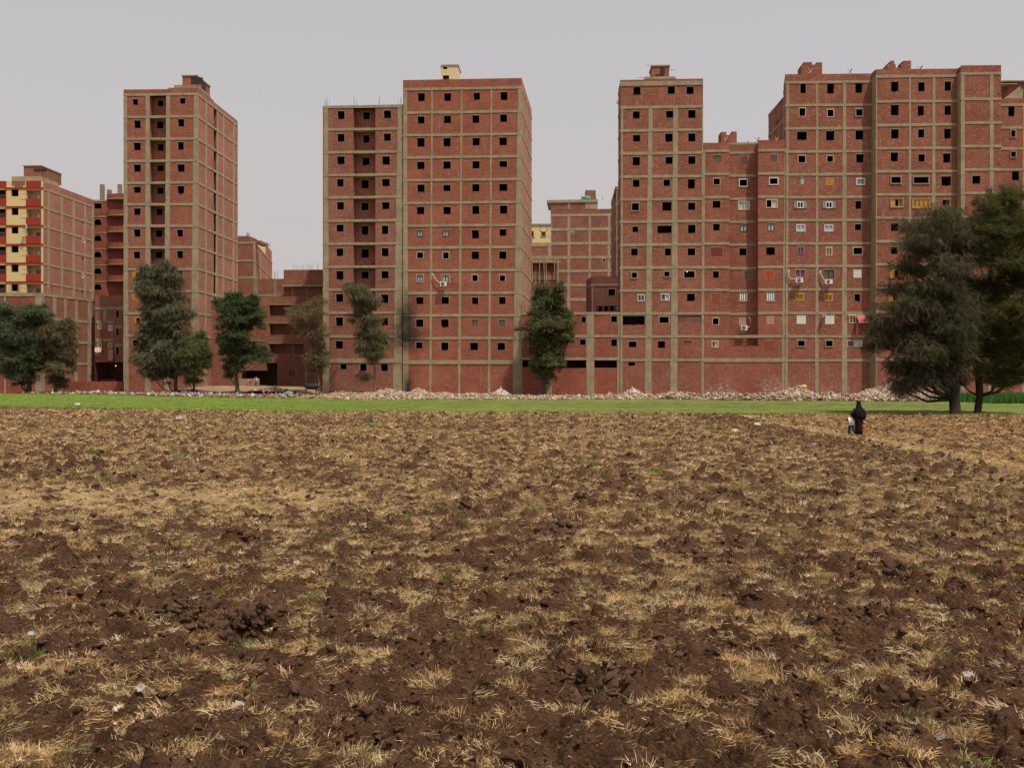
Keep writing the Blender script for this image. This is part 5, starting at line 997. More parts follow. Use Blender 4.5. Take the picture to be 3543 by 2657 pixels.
def leafmat(name, trans=.25, rough=.7):
    k = NT(name); at = k.n('Attribute', attribute_name='tint'); k.l(at.outputs['Color'], k.b.inputs['Base Color']); k.b.inputs['Roughness'].default_value = rough; k.b.inputs['Specular IOR Level'].default_value = .15
    if trans:
        tr = k.n('BsdfTranslucent'); k.l(at.outputs['Color'], tr.inputs[0]); ms = k.n('MixShader'); ms.inputs[0].default_value = trans; k.l(k.b.outputs[0], ms.inputs[1]); k.l(tr.outputs[0], ms.inputs[2]); k.l(ms.outputs[0], k.t.nodes['Material Output'].inputs[0])
    return k.m
M['straw'] = leafmat('dry_straw', .15); M['leaf'] = leafmat('feathery_leaf', .42); M['grass'] = leafmat('grass_blade', .3); M['vcol'] = leafmat('rubble_mix', 0, .95)
def unit(v): return v/(np.linalg.norm(v, axis=-1, keepdims=True)+1e-9)
def sample_field(n, y0, y1, mode='tuft'):
    """uniform over the visible wedge"""
    y = np.sqrt(rng.uniform(y0*y0, y1*y1, n)); x = rng.uniform(-1, 1, n)*(.57*y+2.5); return x, y
def straw_layer():
    Vs, Fs, Ts, off = [], [], [], 0
    def add(V, Fc, T):
        nonlocal off
        Vs.append(V); Fs.append(Fc+off); Ts.append(T); off += len(V)
    bands = [(6.2, 11, 85, 52, .092, .0036, 2), (11, 18, 85, 34, .10, .0052, 1), (18, 32, 46, 15, .13, .0095, 1), (32, 52, 40, 8, .15, .018, 1), (52, 80, 26, 6, .17, .030, 1)]
    pal = np.array([[.60,.39,.175],[.68,.48,.24],[.47,.28,.105],[.55,.40,.19],[.38,.30,.145],[.80,.62,.38]])
    for (y0, y1, dens, nb, L, W, seg) in bands:
        area = .57*(y1*y1-y0*y0)+5*(y1-y0); n = int(area*dens); x, y = sample_field(n, y0, y1); s, sandy = straw_mask(x, y); keep = rng.random(n) < np.clip(.20+.95*s, .04, 1)*(1-.75*np.clip(sandy,0,1))
        keep &= y < edge_near(x)-.2; x, y = x[keep], y[keep]; n = len(x); z = field_h(x, y); size = rng.uniform(.5, 1.35, n)
        green = rng.random(n) < .05; c = pal[rng.integers(0, 6, n)]*rng.uniform(.75, 1.1, (n,1)); c[green] = np.array([.17,.22,.06]); og = (~green) & (rng.random(n) < np.where((x > pathx(y)) & (y > 28), .5, .05)); c[og] *= np.array([1.05,.86,.72])
        lean = rng.normal(size=(n,3))*.5; lean[:,2] = 0; upr = rng.uniform(.25, 1.7, n)
        nb_ = np.maximum(4, (nb*size).astype(int)); i = np.repeat(np.arange(n), nb_); N = len(i)
        a = rng.uniform(0, 2*np.pi, N); rr = np.sqrt(rng.random(N))*.115*size[i]; P = np.stack([x[i]+np.cos(a)*rr, y[i]+np.sin(a)*rr*.9, z[i]+.015+rng.uniform(-.01,.02,N)], 1)
        D = np.stack([np.cos(a)*.4+rng.normal(size=N)*.55, np.sin(a)*.4+rng.normal(size=N)*.55, upr[i]*rng.uniform(.1, 1.5, N)], 1)+lean[i]*1.2; D = unit(D); Ln = L*size[i]*rng.uniform(.45, 1.35, N)
        bend = np.stack([rng.normal(size=N)*.2, rng.normal(size=N)*.2, -rng.uniform(.1, .6, N)], 1)*Ln[:,None]*.5; T = c[i]*rng.uniform(.7, 1.25, (N,1))*(1.0 if y0 < 18 else 1.05)
        add(*blades(N, P, D, Ln, np.full(N, W)*rng.uniform(.6,1.5,N), bend, '', None, T, seg))
    # loose stalks lying about
    for (y0, y1, dens, L, W) in ((6.2, 12, 900, .055, .0028), (12, 24, 400, .075, .0055), (24, 50, 80, .12, .012)):
        area = .57*(y1*y1-y0*y0)+5*(y1-y0); N = int(area*dens); x, y = sample_field(N, y0, y1); s, sd = straw_mask(x, y); kp = (rng.random(N) < np.clip(.45+.8*s, .15, 1)) & (y < edge_near(x)-.2); x, y = x[kp], y[kp]; N = len(x)
        z = field_h(x, y)+.012; a = rng.uniform(0, 2*np.pi, N); D = unit(np.stack([np.cos(a), np.sin(a), rng.normal(size=N)*.22+.08], 1)); Ln = L*rng.uniform(.3, 1.9, N)**1.2
        T = pal[rng.integers(0, 6, N)]*rng.uniform(.7, 1.35, (N,1)); add(*blades(N, np.stack([x,y,z],1), D, Ln, np.full(N, W)*rng.uniform(.6,1.6,N), rng.normal(size=(N,3))*Ln[:,None]*.12, '', None, T, 2 if y0 < 12 else 1))
    o = npmesh('dry_straw', np.concatenate(Vs), np.concatenate(Fs), M['straw'], 3, {'tint': np.concatenate(Ts)}); tag(o, 'dry straw tufts and loose stalks all over the ploughed field', 'straw', kind='stuff')
straw_layer()
def green_tufts():
    spots = [(1180,2025),(106,2255),(2270,1625),(3300,1765),(340,1660),(380,1455),(2045,1605),(700,2085),(620,1570),(320,1570),(1300,1480),(1395,1805)]
    Vs, Fs, Ts, off = [], [], [], 0
    for (px, py) in spots:
        Y = FP*CH/(py-HZ); X = (px-CX)*Y/FP; N = 90; k = .018*math.sqrt(Y); a = rng.uniform(0, 2*np.pi, N); rr = np.sqrt(rng.random(N))*.12*max(1, Y/14)
        x = X+np.cos(a)*rr; y = Y+np.sin(a)*rr; P = np.stack([x, y, field_h(x, y)], 1); D = unit(np.stack([np.cos(a)*.4, np.sin(a)*.4, np.ones(N)], 1)+rng.normal(size=(N,3))*.25); Ln = rng.uniform(.06, .16, N)*max(1, Y/20)
        V, Fc, T = blades(N, P, D, Ln, np.full(N, .0045*max(1, Y/10)), rng.normal(size=(N,3))*Ln[:,None]*.15, '', None, np.array([[.13,.24,.03]])*rng.uniform(.6,1.4,(N,1)), 2); Vs.append(V); Fs.append(Fc+off); Ts.append(T); off += len(V)
    o = npmesh('green_grass', np.concatenate(Vs), np.concatenate(Fs), M['grass'], 3, {'tint': np.concatenate(Ts)}); tag(o, 'scattered fresh green grass shoots among the straw', 'grass', kind='stuff')
green_tufts()
def icos(sub):
    import bmesh
    b = bmesh.new(); bmesh.ops.create_icosphere(b, subdivisions=sub, radius=1); V = np.array([v.co[:] for v in b.verts]); Fc = np.array([[v.index for v in f.verts] for f in b.faces]); b.free(); return V, Fc
def scatter_lumps(name, X, Yp, Zp, S, sub, mat, flat=.7, rough=.35, tint=None, parent=None, spiky=False):
    V0, F0 = icos(sub); n = len(X); nv = len(V0); vs = []
    for q in range(12):
        d = np.ones(nv)
        for s_, a_ in ((1.3, rough), (2.9, rough*.75), (6.5, rough*.6)):
            ph = rng.uniform(0, 50, 3); d += a_*vnoise(V0[:,0]*1.0+ph[0]+V0[:,2]*.7, V0[:,1]+ph[1]-V0[:,2]*.6, 1/s_, int(rng.integers(1, 9999)))
        W_ = V0*d[:,None]
        for _ in range(9):
            nn = unit(rng.normal(size=3)); cc = rng.uniform(.35, .75); e_ = W_@nn-cc; W_ = W_-np.maximum(e_, 0)[:,None]*nn[None]
        vs.append(W_)
    vs = np.array(vs); k = rng.integers(0, 12, n); a = rng.uniform(0, 2*np.pi, n); sc = np.stack([S*rng.uniform(.7,1.3,n), S*rng.uniform(.7,1.3,n), S*flat*rng.uniform(.7,1.2,n)], 1)
    W = vs[k]*sc[:,None,:]; ca, sa = np.cos(a)[:,None], np.sin(a)[:,None]; tl = rng.normal(size=n)*.4; ct, st = np.cos(tl)[:,None], np.sin(tl)[:,None]
    y_ = W[:,:,1]*ct-W[:,:,2]*st; z_ = W[:,:,1]*st+W[:,:,2]*ct; x_ = W[:,:,0]
    V = np.stack([x_*ca-y_*sa+X[:,None], x_*sa+y_*ca+Yp[:,None], z_+Zp[:,None]], -1).reshape(-1, 3); Fc = (F0[None]+np.arange(n)[:,None,None]*nv).reshape(-1, 3)
    at = {} if tint is None else {'tint': np.repeat(tint, nv, 0)}
    return V, Fc, at
def clods():
    Vs, Fs, off = [], [], 0; 
    for (y0, y1, dens, s0, s1, sub) in ((6.2, 10, 210, .006, .05, 2), (6.2, 11, 30, .02, .075, 3), (10, 17, 12, .03, .10, 3), (10, 17, 120, .011, .06, 2), (17, 32, 42, .02, .10, 1), (32, 74, 15, .035, .13, 1)):
        area = .57*(y1*y1-y0*y0)+5*(y1-y0); n = int(area*dens); x, y = sample_field(n, y0, y1); s, sd = straw_mask(x, y); kp = (rng.random(n) < np.clip(.85-.8*s, .1, 1)) & (y < edge_near(x)-.2); x, y = x[kp], y[kp]; n = len(x)
        S = s0+(s1-s0)*rng.random(n)**4; S = np.where(rng.random(n) < .004, S+s1*.8, S); z = field_h(x, y)+S*.15; V, Fc, _ = scatter_lumps('', x, y, z, S, sub, None, .75, .42); Vs.append(V); Fs.append(Fc+off); off += len(V)
    V = np.concatenate(Vs); s, sd = straw_mask(V[:,0], V[:,1])
    o = npmesh('soil_clods', V, np.concatenate(Fs), M['clod'], 3, {'straw': np.full(len(V), -1.0), 'sandy': np.zeros(len(V))}); tag(o, 'loose clods of dark soil covering the ploughed field', 'clods', kind='stuff')
k = NT('soil_clod'); p = k.pos(); c = k.mix(k.ramp(k.noise(p, 3, 5, .7), .3, .7), (.040,.0195,.011), (.128,.066,.037)); k.col(k.mix(k.math('MULTIPLY', k.ramp(k.noise(p, 30, 3, .7), .52, .75), .5), c, (.13,.078,.048))); k.bump(k.noise(p, 55, 4, .8), .9, .02); M['clod'] = k.m
clods()
# larger lumps that stand out in the photograph
def big_lumps():
    sp = [(873,2135,.30),(905,2160,.24),(760,2150,.22),(2015,2350,.2),(230,1640,.22),(370,1650,.17),(640,1665,.18),(1200,1830,.16),(1300,1850,.22),(1600,1770,.22),(1950,1790,.25),(2190,1745,.17),(2420,1930,.26),(3120,1985,.22),(3300,1560,.1),(540,2110,.26),(700,2120,.25),(330,1700,.15),(1900,1850,.2),(2020,1720,.17),(900,1790,.2),(850,1870,.2),(3280,2480,.13),(3090,2545,.1),(2850,2500,.11),(1260,2480,.17),(1330,2570,.14),(2010,2380,.14),(3020,2110,.16),(1780,1600,.16),(1380,1620,.15),(2500,1700,.15),(3400,1820,.17),(2900,1700,.15)]
    X, Y, Zz, S = [], [], [], []
    for (px, py, s) in sp:
        y = FP*CH/(py-HZ); x = (px-CX)*y/FP
        for j in range(46):
            X.append(x+rng.normal()*s*.8); Y.append(y+rng.normal()*s*.7); S.append(s*rng.uniform(.08,.42)*(1.3 if j < 6 else 1)); Zz.append(0)
    X, Y, S = map(np.array, (X, Y, S)); Zz = field_h(X, Y)+S*.4; V, Fc, _ = scatter_lumps('', X, Y, Zz, S, 3, None, .85, .5)
    o = npmesh('turned_earth_lumps', V, Fc, M['clod'], 3); tag(o, 'large lumps of dark turned earth standing above the furrows', 'clods', kind='stuff')
big_lumps()
# crop blades
def crop_grass():
    N = 110000; y = rng.uniform(66, 120, N); x = rng.uniform(-.60, .60, N)*y; kp = (y > edge_near(x)-.1) & (y < edge_far(x)) & (rng.random(N) < np.where(x < -8, .7, .14)*((np.sin((y+1.0*vnoise(x,y,5,77)+.04*x)*.98) < .2) | (x < -8))); x, y = x[kp], y[kp]; N = len(x)
    P = np.stack([x, y, gz(x, y)+.01], 1); D = unit(np.stack([rng.normal(size=N)*.35, rng.normal(size=N)*.35, np.ones(N)], 1)); L = rng.uniform(.05, .13, N); T = np.array([[.125,.205,.025]])*rng.uniform(.6, 1.3, (N,1)); yl = rng.random(N) < .03; T[yl] = (.5,.42,.05)
    V, Fc, T = blades(N, P, D, L, np.full(N, .05), np.zeros((N,3)), '', None, T, 1); o = npmesh('young_crop', V, Fc, M['grass'], 3, {'tint': T}); tag(o, 'short green crop leaves growing in drilled rows', 'crop', kind='stuff')
    # tall grass at the far right
    N = 26000; x = rng.uniform(45, 74, N); y = rng.uniform(95, 108, N); kp = x > 49+rng.normal(size=N)*1.0-(y-95)*.1; x, y = x[kp], y[kp]; N = len(x); P = np.stack([x, y, gz(x, y)], 1); D = unit(np.stack([rng.normal(size=N)*.22+.1, rng.normal(size=N)*.22, np.ones(N)], 1)); L = rng.uniform(.5, 1.15, N); T = np.array([[.05,.15,.03]])*rng.uniform(.6, 1.5, (N,1))
    V, Fc, T = blades(N, P, D, L, np.full(N, .06), rng.normal(size=(N,3))*.12, '', None, T, 2); o = npmesh('tall_grass', V, Fc, M['grass'], 3, {'tint': T}); tag(o, 'dense tall green grass at the right edge beyond the big trees', 'grass', kind='stuff')
    # fringe of weeds along the field edge and rubble
    N = 9000; x = rng.uniform(-60, 60, N); e = rng.random(N) < .5; y = np.where(e, edge_near(x)+rng.normal(size=N)*.35, edge_far(x)+rng.normal(size=N)*.9); kp = np.abs(x) < .58*y; x, y = x[kp], y[kp]; N = len(x)
    P = np.stack([x, y, gz(x, y)-.02], 1); D = unit(np.stack([rng.normal(size=N)*.5, rng.normal(size=N)*.5, np.ones(N)], 1)); L = rng.uniform(.08, .26, N); T = np.array([[.16,.17,.05]])*rng.uniform(.5, 1.5, (N,1)); V, Fc, T = blades(N, P, D, L, np.full(N, .06), np.zeros((N,3)), '', None, T, 1); o = npmesh('weeds', V, Fc, M['grass'], 3, {'tint': T}); tag(o, 'ragged weeds along both borders of the green strip', 'weeds', kind='stuff')
crop_grass()
# ================================================================== RUBBLE
PALS = dict(pale=np.array([[.40,.31,.23],[.48,.38,.30],[.33,.24,.17],[.27,.14,.09],[.54,.46,.38],[.30,.23,.17],[.20,.13,.09],[.36,.27,.20]]), brown=np.array([[.22,.14,.10],[.30,.20,.14],[.40,.32,.25],[.16,.10,.07],[.5,.42,.35]]), trash=np.array([[.50,.48,.46],[.34,.26,.22],[.22,.15,.11],[.1,.07,.06],[.16,.11,.08],[.30,.24,.2],[.30,.15,.11]]))
def chips(x, y, z, s, pal):
    """angular fragments: squashed boxes, any orientation"""
    n = len(x); B0 = np.array([[-1,-1,-1],[1,-1,-1],[1,1,-1],[-1,1,-1],[-1,-1,1],[1,-1,1],[1,1,1],[-1,1,1]], float); Q = np.array([[3,2,1,0],[4,5,6,7],[0,1,5,4],[1,2,6,5],[2,3,7,6],[3,0,4,7]])
    V = B0[None]*np.stack([s*rng.uniform(.4,1,n), s*rng.uniform(.4,1,n), s*rng.uniform(.15,.6,n)], 1)[:,None,:]*rng.uniform(.7,1.1,(n,8,3)); q = unit(rng.normal(size=(n,4))); w, a, b, c = q.T
    Rm = np.stack([np.stack([1-2*(b*b+c*c), 2*(a*b-c*w), 2*(a*c+b*w)],-1), np.stack([2*(a*b+c*w), 1-2*(a*a+c*c), 2*(b*c-a*w)],-1), np.stack([2*(a*c-b*w), 2*(b*c+a*w), 1-2*(a*a+b*b)],-1)], 1)
    V = np.einsum('nij,nkj->nki', Rm, V)+np.stack([x,y,z],1)[:,None,:]; T = np.repeat(PALS[pal][rng.integers(0, len(PALS[pal]), n)]*rng.uniform(.7,1.2,(n,1)), 8, 0)
    return V.reshape(-1,3), (Q[None]+np.arange(n)[:,None,None]*8).reshape(-1,4), T
def heap(px0, px1, pyt, Y, label, pal='pale', n=900, name='rubble_heap', peak=.5, size=.15, cat='rubble heap', pyb=None, col=None, dep=2.6):
    X0 = (px0-CX)*Y/FP; X1 = (px1-CX)*Y/FP; xc = X0+(X1-X0)*peak; g = gzf(xc, Y)-.1; ht = CH-(pyt-HZ)*Y/FP-g; t = thing(name, label, cat, (xc, Y, g), 'heaps of building rubble along the walls')
    nx, ny = 44, 26; u = np.linspace(-1, 1, nx)[None,:]; v = np.linspace(-1, 1, ny)[:,None]
    x = np.where(u < 0, xc+u*(xc-X0), xc+u*(X1-xc))+0*v; y = Y+v*dep+0*u; H = lambda x, y: ht*np.clip(1-np.hypot(np.where(x < xc, (x-xc)/(xc-X0), (x-xc)/(X1-xc)), (y-Y)/dep), 0, 1)**1.15
    z = g+H(x, y)+.12*vnoise(x, y, .5, 91)*np.clip(H(x,y)/.3, 0, 1)+.05*vnoise(x, y, .2, 92); i = np.arange(ny-1)[:,None]*nx+np.arange(nx-1)[None,:]; Fc = np.stack([i,i+1,i+1+nx,i+nx],-1).reshape(-1,4); V = np.stack([x,y,z],-1).reshape(-1,3)
    cc = np.array(col if col is not None else PALS[pal][:5].mean(0)*.8); T = cc*(1+.35*vnoise(V[:,0], V[:,1], .35, 93))[:,None]
    a = rng.uniform(0, 2*np.pi, n); r = np.sqrt(rng.random(n))*1.05; cx = xc+np.where(np.cos(a) < 0, np.cos(a)*(xc-X0), np.cos(a)*(X1-xc))*r; cy = Y+np.sin(a)*r*dep; cz = g+H(cx, cy)+.03; s = size*(.35+rng.random(n)**3*1.3)
    if col is not None: cz = np.where(rng.random(n) < .55, cz-.5, cz)
    V2, F2, T2 = chips(cx, cy, cz, s, pal); o = npmesh('rubble_pile', np.concatenate([V, V2]), np.concatenate([Fc, F2+len(V)]), M['vcol'], 4, {'tint': np.concatenate([T, T2])}, parent=t)
def z5(x): return Z(5, x, 0)[0]
def z8(x): return Z(8, x, 0)[0]
def z10(x): return Z(10, x, 0)[0]
heap(z5(110), z5(470), Z(5,0,1516)[1], 123.8, 'low brown earth heap before the left part of the joined towers', 'brown', 500, size=.12)
heap(z5(430), z5(900), Z(5,0,1512)[1], 122.8, 'broad pale rubble heap before the sooted column', 'pale', 1300)
heap(z5(850), z5(1075), Z(5,0,1506)[1], 123.0, 'peaked pale rubble heap just right of the sooted column', 'pale', 800)
heap(z5(1110), z5(1260), Z(5,0,1545)[1], 122.5, 'tiny rubble heap before the second window column of the cream topped tower', 'pale', 350)
heap(z5(1390), z5(1560), Z(5,0,1556)[1], 122.5, 'flat sprinkle of rubble left of the whitish heap', 'pale', 300)
heap(z5(1640), z5(1860), Z(5,0,1494)[1], 122.8, 'whitish plaster heap at the right corner of the cream topped tower', 'pale', 700, size=.11, col=(.5,.42,.38))
heap(z8(-30), z8(80), Z(8,0,1548)[1], 121.5, 'sandy yellow heap before the low block', 'pale', 200, col=(.42,.27,.13))
heap(z8(70), z8(420), Z(8,0,1503)[1], 121.0, 'pale sand capped rubble heap before the square tower', 'pale', 1500, col=(.46,.36,.29))
heap(z8(660), z8(900), Z(8,0,1543)[1], 120.5, 'small sandy heap right of the square tower', 'pale', 900, col=(.45,.34,.27))
heap(z8(1400), z10(470), Z(10,0,1186)[1], 117.5, 'long tall rubble heap with yellow bag on top before the long block', 'pale', 2600, peak=.62)
heap(z10(540), z10(1120), Z(10,0,1164)[1], 116.0, 'largest rubble heap, whitish top, left of the two big trees', 'pale', 2800, peak=.70, size=.16, dep=3.2)
heap(z10(1060), z10(1560), Z(10,0,1222)[1], 115.0, 'long rubble heap behind the trunks of the two big trees', 'pale', 2000, peak=.4)
heap(Z(3,1290,0)[0], Z(3,1740,0)[0], Z(3,0,1490)[1], 126.0, 'dark earth heap between the narrow tower and the joined towers', 'brown', 500, peak=.45, col=(.13,.075,.045), name='earth_heap', cat='earth heap')
heap(Z(3,620,0)[0], Z(3,830,0)[0], Z(3,0,1518)[1], 126.5, 'grey heap of refuse at the foot of the narrow tower', 'trash', 700, name='refuse_heap', cat='refuse heap')
def litter():
    n = 17000; x = rng.uniform(-22, 50, n); x = np.where((x < 12) & (rng.random(n) < .55+.4*vnoise(x, x*0, 5, 97)), rng.uniform(14, 48, n), x); w = np.interp(x, [-22,-5,5,10,14,22,28,46], [.8,.9,.9,1.6,1.8,3.0,3.2,2.6]); y = edge_far(x)+.3+rng.random(n)**1.2*(121.5-edge_far(x)); z = gz(x, y)-.06+(.10+.20*np.clip(w-.9,0,2))*rng.random(n)*(1+.8*vnoise(x, y, 2.0, 95)); V, Fc, T = chips(x, y, z, .07+.16*rng.random(n)**3, 'pale')
    n = 1700; x = rng.uniform(-62, -22, n); x = np.where(rng.random(n) < .5, rng.choice([-54,-50,-44,-40,-36], n)+rng.normal(size=n)*2, x); y = edge_far(x)+.4+rng.random(n)**1.5*9; z = gz(x, y)+.02+.14*rng.random(n)*(np.abs(x+34)>3); V2, F2, T2 = chips(x, y, z, .06+.2*rng.random(n)**2, 'trash')
    o = npmesh('scattered_rubble', np.concatenate([V,V2]), np.concatenate([Fc, F2+len(V)]), M['vcol'], 4, {'tint': np.concatenate([T,T2])}); tag(o, 'strip of broken bricks, plaster and rubbish along the foot of the buildings', 'rubble', kind='stuff')
litter()
def bag(px, py, Y, s, col, name, label, cat, group=None, sx=1.3):
    p = PT(px, py, Y); V0, F0 = icos(2); d = 1+.3*vnoise(V0[:,0]*2+px, V0[:,1]*2+V0[:,2]*2, .8, int(px))+.15*vnoise(V0[:,0]*5, V0[:,1]*5+V0[:,2]*4, .8, int(py)); V = V0*d[:,None]*np.array([s*sx, s, s*.62])+np.array(p)
    key = 'plastic_%d_%d_%d' % tuple(int(c*100) for c in col); M.setdefault(key, plain(key if False else 'crumpled_plastic', col, .5, .12, .4)); o = npmesh(name, V, F0, M[key]); tag(o, label, cat, group)
bag(*Z(10,292,1188), 117.3, .30, (.62,.48,.08), 'plastic_bag', 'yellow bag on top of the long tall rubble heap', 'bag')
bag(*Z(10,535,1262), 113.0, .35, (.66,.62,.62), 'plastic_bag', 'white sack on the rubble between the two tall heaps', 'bag')
bag(*Z(10,690,1266), 113.0, .28, (.60,.56,.26), 'plastic_bag', 'yellowish bag on the rubble left of the largest heap', 'bag')
bag(*Z(10,655,1255), 113.2, .25, (.62,.5,.54), 'plastic_bag', 'pinkish bag on the rubble left of the largest heap', 'bag')
bag(*Z(10,1592,1308), 101.0, .28, (.35,.45,.55), 'plastic_bag', 'blue bag lying by the right hand big trunk', 'bag')
bag(*Z(3,1660,1556), 120.5, .55, (.10,.22,.16), 'refuse_bag', 'dark green refuse bag on the dirt near the buffalo', 'bag')
bag(*Z(3,660,1536), 122.5, .45, (.5,.48,.5), 'plastic_bag', 'grey sack on the refuse at the foot of the narrow tower', 'bag')
bag(*Z(3,812,1540), 122.0, .3, (.5,.25,.5), 'plastic_bag', 'mauve bag at the right end of the refuse by the narrow tower', 'bag')
def scrap(px, py, s, col, label, name='paper_scrap', cat='litter'):
    s *= .62; col = tuple(c*.78 for c in col)
    Y = FP*CH/(py-HZ); X = (px-CX)*Y/FP; z = float(field_h(np.array([X]), np.array([Y]))[0])+s*.35; m = MB(); n = 5; g = [[None]*(n+1) for _ in range(n+1)]
    for i in range(n+1):
        for j in range(n+1): g[i][j] = Vector((X+s*(i/n-.5)*1.3+random.uniform(-.1,.1)*s, Y+s*(j/n-.5)*.8+random.uniform(-.1,.1)*s, z+random.uniform(-.14,.2)*s+s*.5*(j/n)))
    for i in range(n):
        for j in range(n):
            if (i in (0,n-1) and j in (0,n-1)): continue
            q = [g[i][j], g[i+1][j], g[i+1][j+1], g[i][j+1]]; m.face(q); m.face([v-Vector((0,0,.003)) for v in q][::-1])
    key = 'scrap%s' % str(col); M.setdefault(key, plain('litter_scrap', col, .6, .1, .3)); tag(m.build(name, M[key]), label, cat, 'litter on the field')
scrap(410, 2450, .12, (.60,.50,.40), 'pale torn flake in the bottom left of the field')
scrap(398, 2488, .035, (.75,.75,.75), 'tiny white fleck just below the pale torn flake', 'plastic_fleck')
scrap(108, 2183, .10, (.48,.50,.52), 'grey white scrap near the left edge of the field, left one of a pair', 'plastic_scrap')
scrap(164, 2176, .09, (.50,.53,.55), 'grey white scrap near the left edge of the field, right one of a pair', 'plastic_scrap')
scrap(485, 2425, .11, (.40,.32,.26), 'brownish grey flake right of the pale torn flake', 'cardboard_scrap')
scrap(822, 2432, .13, (.42,.36,.30), 'beige flake above the dark hollow at bottom left', 'cardboard_scrap')
scrap(620, 1452, .5, (.45,.48,.52), 'bluish plastic sheet far out on the field at left', 'plastic_sheet')
scrap(268, 1407, .55, (.5,.55,.56), 'blue white plastic at the left border of the green strip', 'plastic_sheet')
scrap(2545, 1500, .42, (.60,.55,.48), 'pale crumpled bag on the far field, nearer one of two', 'plastic_sheet')
scrap(2622, 1477, .40, (.56,.52,.47), 'pale crumpled bag on the far field by the dirt path', 'plastic_sheet')
scrap(2585, 1814, .12, (.70,.68,.62), 'small white scrap in the middle of the right field', 'plastic_scrap')
scrap(3350, 2345, .13, (.42,.38,.34), 'crumpled translucent wrapper near the bottom right', 'plastic_wrapper')
scrap(2860, 2535, .12, (.45,.34,.28), 'pinkish torn paper near the bottom right', 'paper_scrap')
scrap(3255, 2555, .09, (.14,.15,.19), 'dark slate blue scrap near the bottom right', 'plastic_scrap')
scrap(585, 1955, .12, (.42,.38,.37), 'greyish scrap amid straw in the left field', 'plastic_scrap')
scrap(1025, 1948, .13, (.45,.40,.38), 'curled grey strip right of the left field scrap', 'plastic_scrap')
scrap(1270, 1835, .11, (.5,.45,.36), 'pale chip amid turned lumps in mid field', 'paper_scrap')
# ================================================================== TREES
def tree(name, label, Y, trunk, blobs, col, dens=1.0, needle=(.42,.035), droop=.5, seed=1, limbs=True, bark=(.085,.062,.05), cat='tree', col2=None, depth=1.0, fill=1.0, base=None, spread=1.35, loose=.42):
    r = np.random.default_rng(seed); x0, y0, w0 = trunk[0]; p0 = PT(x0, y0, Y); g = gzf(p0.x, Y) if base is None else base
    t = thing(name, label, cat, (p0.x, Y, g), 'trees between field and buildings')
    bk = plain('tree_bark', bark, .95, .35, .1, 6); pts = [PT(x, y, Y+(.25*math.sin(i*1.7) if i else 0)) for i, (x, y, w) in enumerate(trunk)]; pts[0].z = g-.2; rad = [w*Y/FP/2 for (_, _, w) in trunk]
    m = MB(); fp = [pts[0]]+[p for p in pts]; fr = [rad[0]*1.3]+rad; fp[1] = fp[0].lerp(pts[1], .12); m.tube(fp, fr, 10); lm = m; PV, DV, LV, TV = [], [], [], []
    for (bx, by, brx, bry) in blobs:
        dY = r.uniform(-1, 1)*depth*brx*Y/FP*1.2; c = np.array(PT(bx, by, Y)); c[1] += dY; rx = brx*Y/FP; rz = bry*Y/FP; ry = rx*.9
        # limb from the trunk
        j = min(range(len(trunk)), key=lambda q: abs(trunk[q][0]-bx)*.5+abs(trunk[q][1]-(by+bry*1.2))*(1 if trunk[q][1] > by else 2)); s = pts[j]; e = Vector(c); md = s.lerp(e, .5)+Vector((0, 0, -.12*(e-s).length)); rr = max(.03, rad[j]*.42)
        if limbs: lm.tube([s, md, e], [rr, rr*.6, rr*.25], 6)
        for q in range(4):
            d = Vector(r.normal(size=3)); d.z = abs(d.z)*.4; d.normalize(); e2 = e+Vector((d.x*rx, d.y*ry, d.z*rz))*.85; lm.tube([md.lerp(e, .6), e.lerp(e2, .5)+Vector((0,0,.05*rz)), e2], [rr*.4, rr*.22, .012], 5)
        ns = max(6, int(10*fill)); sub = c+r.normal(size=(ns,3))*np.array([rx,ry,rz])*.60; sr = r.uniform(.30,.80,ns)
        n = int(dens*260*rx*rz*4/1.0); k = r.integers(0, ns, n); u = unit(r.normal(size=(n,3))); u[:,2] = np.where(u[:,2] < -.2, -u[:,2]*.5, u[:,2]); rad_ = r.random(n)**.42*r.uniform(.8,1.25,n)
        P = sub[k]+u*rad_[:,None]*np.array([rx,ry,rz])*sr[k][:,None]; ex = r.random(n) < loose; P[ex] = (c+u*(r.random(n)**.6)[:,None]*np.array([rx,ry,rz])*spread)[ex]
        sh = 5; base_d = unit(u*.55+np.array([0,0,-droop])+r.normal(size=(n,3))*.32)
        tint = np.array(col)[None]*(r.uniform(.82,1.2,(ns,1))[k])*r.uniform(.8,1.2,(n,1))
        if col2 is not None: mk = r.random(ns)[k] < .3; tint[mk] = np.array(col2)*r.uniform(.7,1.25,(int(mk.sum()),1))
        PV.append(np.repeat(P, sh, 0)+r.normal(size=(n*sh,3))*.05); DV.append(unit(np.repeat(base_d, sh, 0)+r.normal(size=(n*sh,3))*.28)); TV.append(np.repeat(tint, sh, 0)*r.uniform(.8,1.2,(n*sh,1)))
    lm.build('trunk', bk, t, True)
    P = np.concatenate(PV); D = np.concatenate(DV); T = np.concatenate(TV); N = len(P); L = needle[0]*r.uniform(.5,1.4,N); W = np.full(N, needle[1])*r.uniform(.6,1.3,N); bend = np.zeros((N,3)); bend[:,2] = -droop*L*.5
    V, Fc, T = blades(N, P, D, L, W, bend, '', None, T, 1); npmesh('crown', V, Fc, M['leaf'], 3, {'tint': T}, parent=t)
def zz(k, l): return [(*Z(k, a[0], a[1]), *[q/ZO[k][2] for q in a[2:]]) for a in l]
G1, G2, G3 = (.088,.084,.042), (.102,.104,.034), (.150,.125,.075)
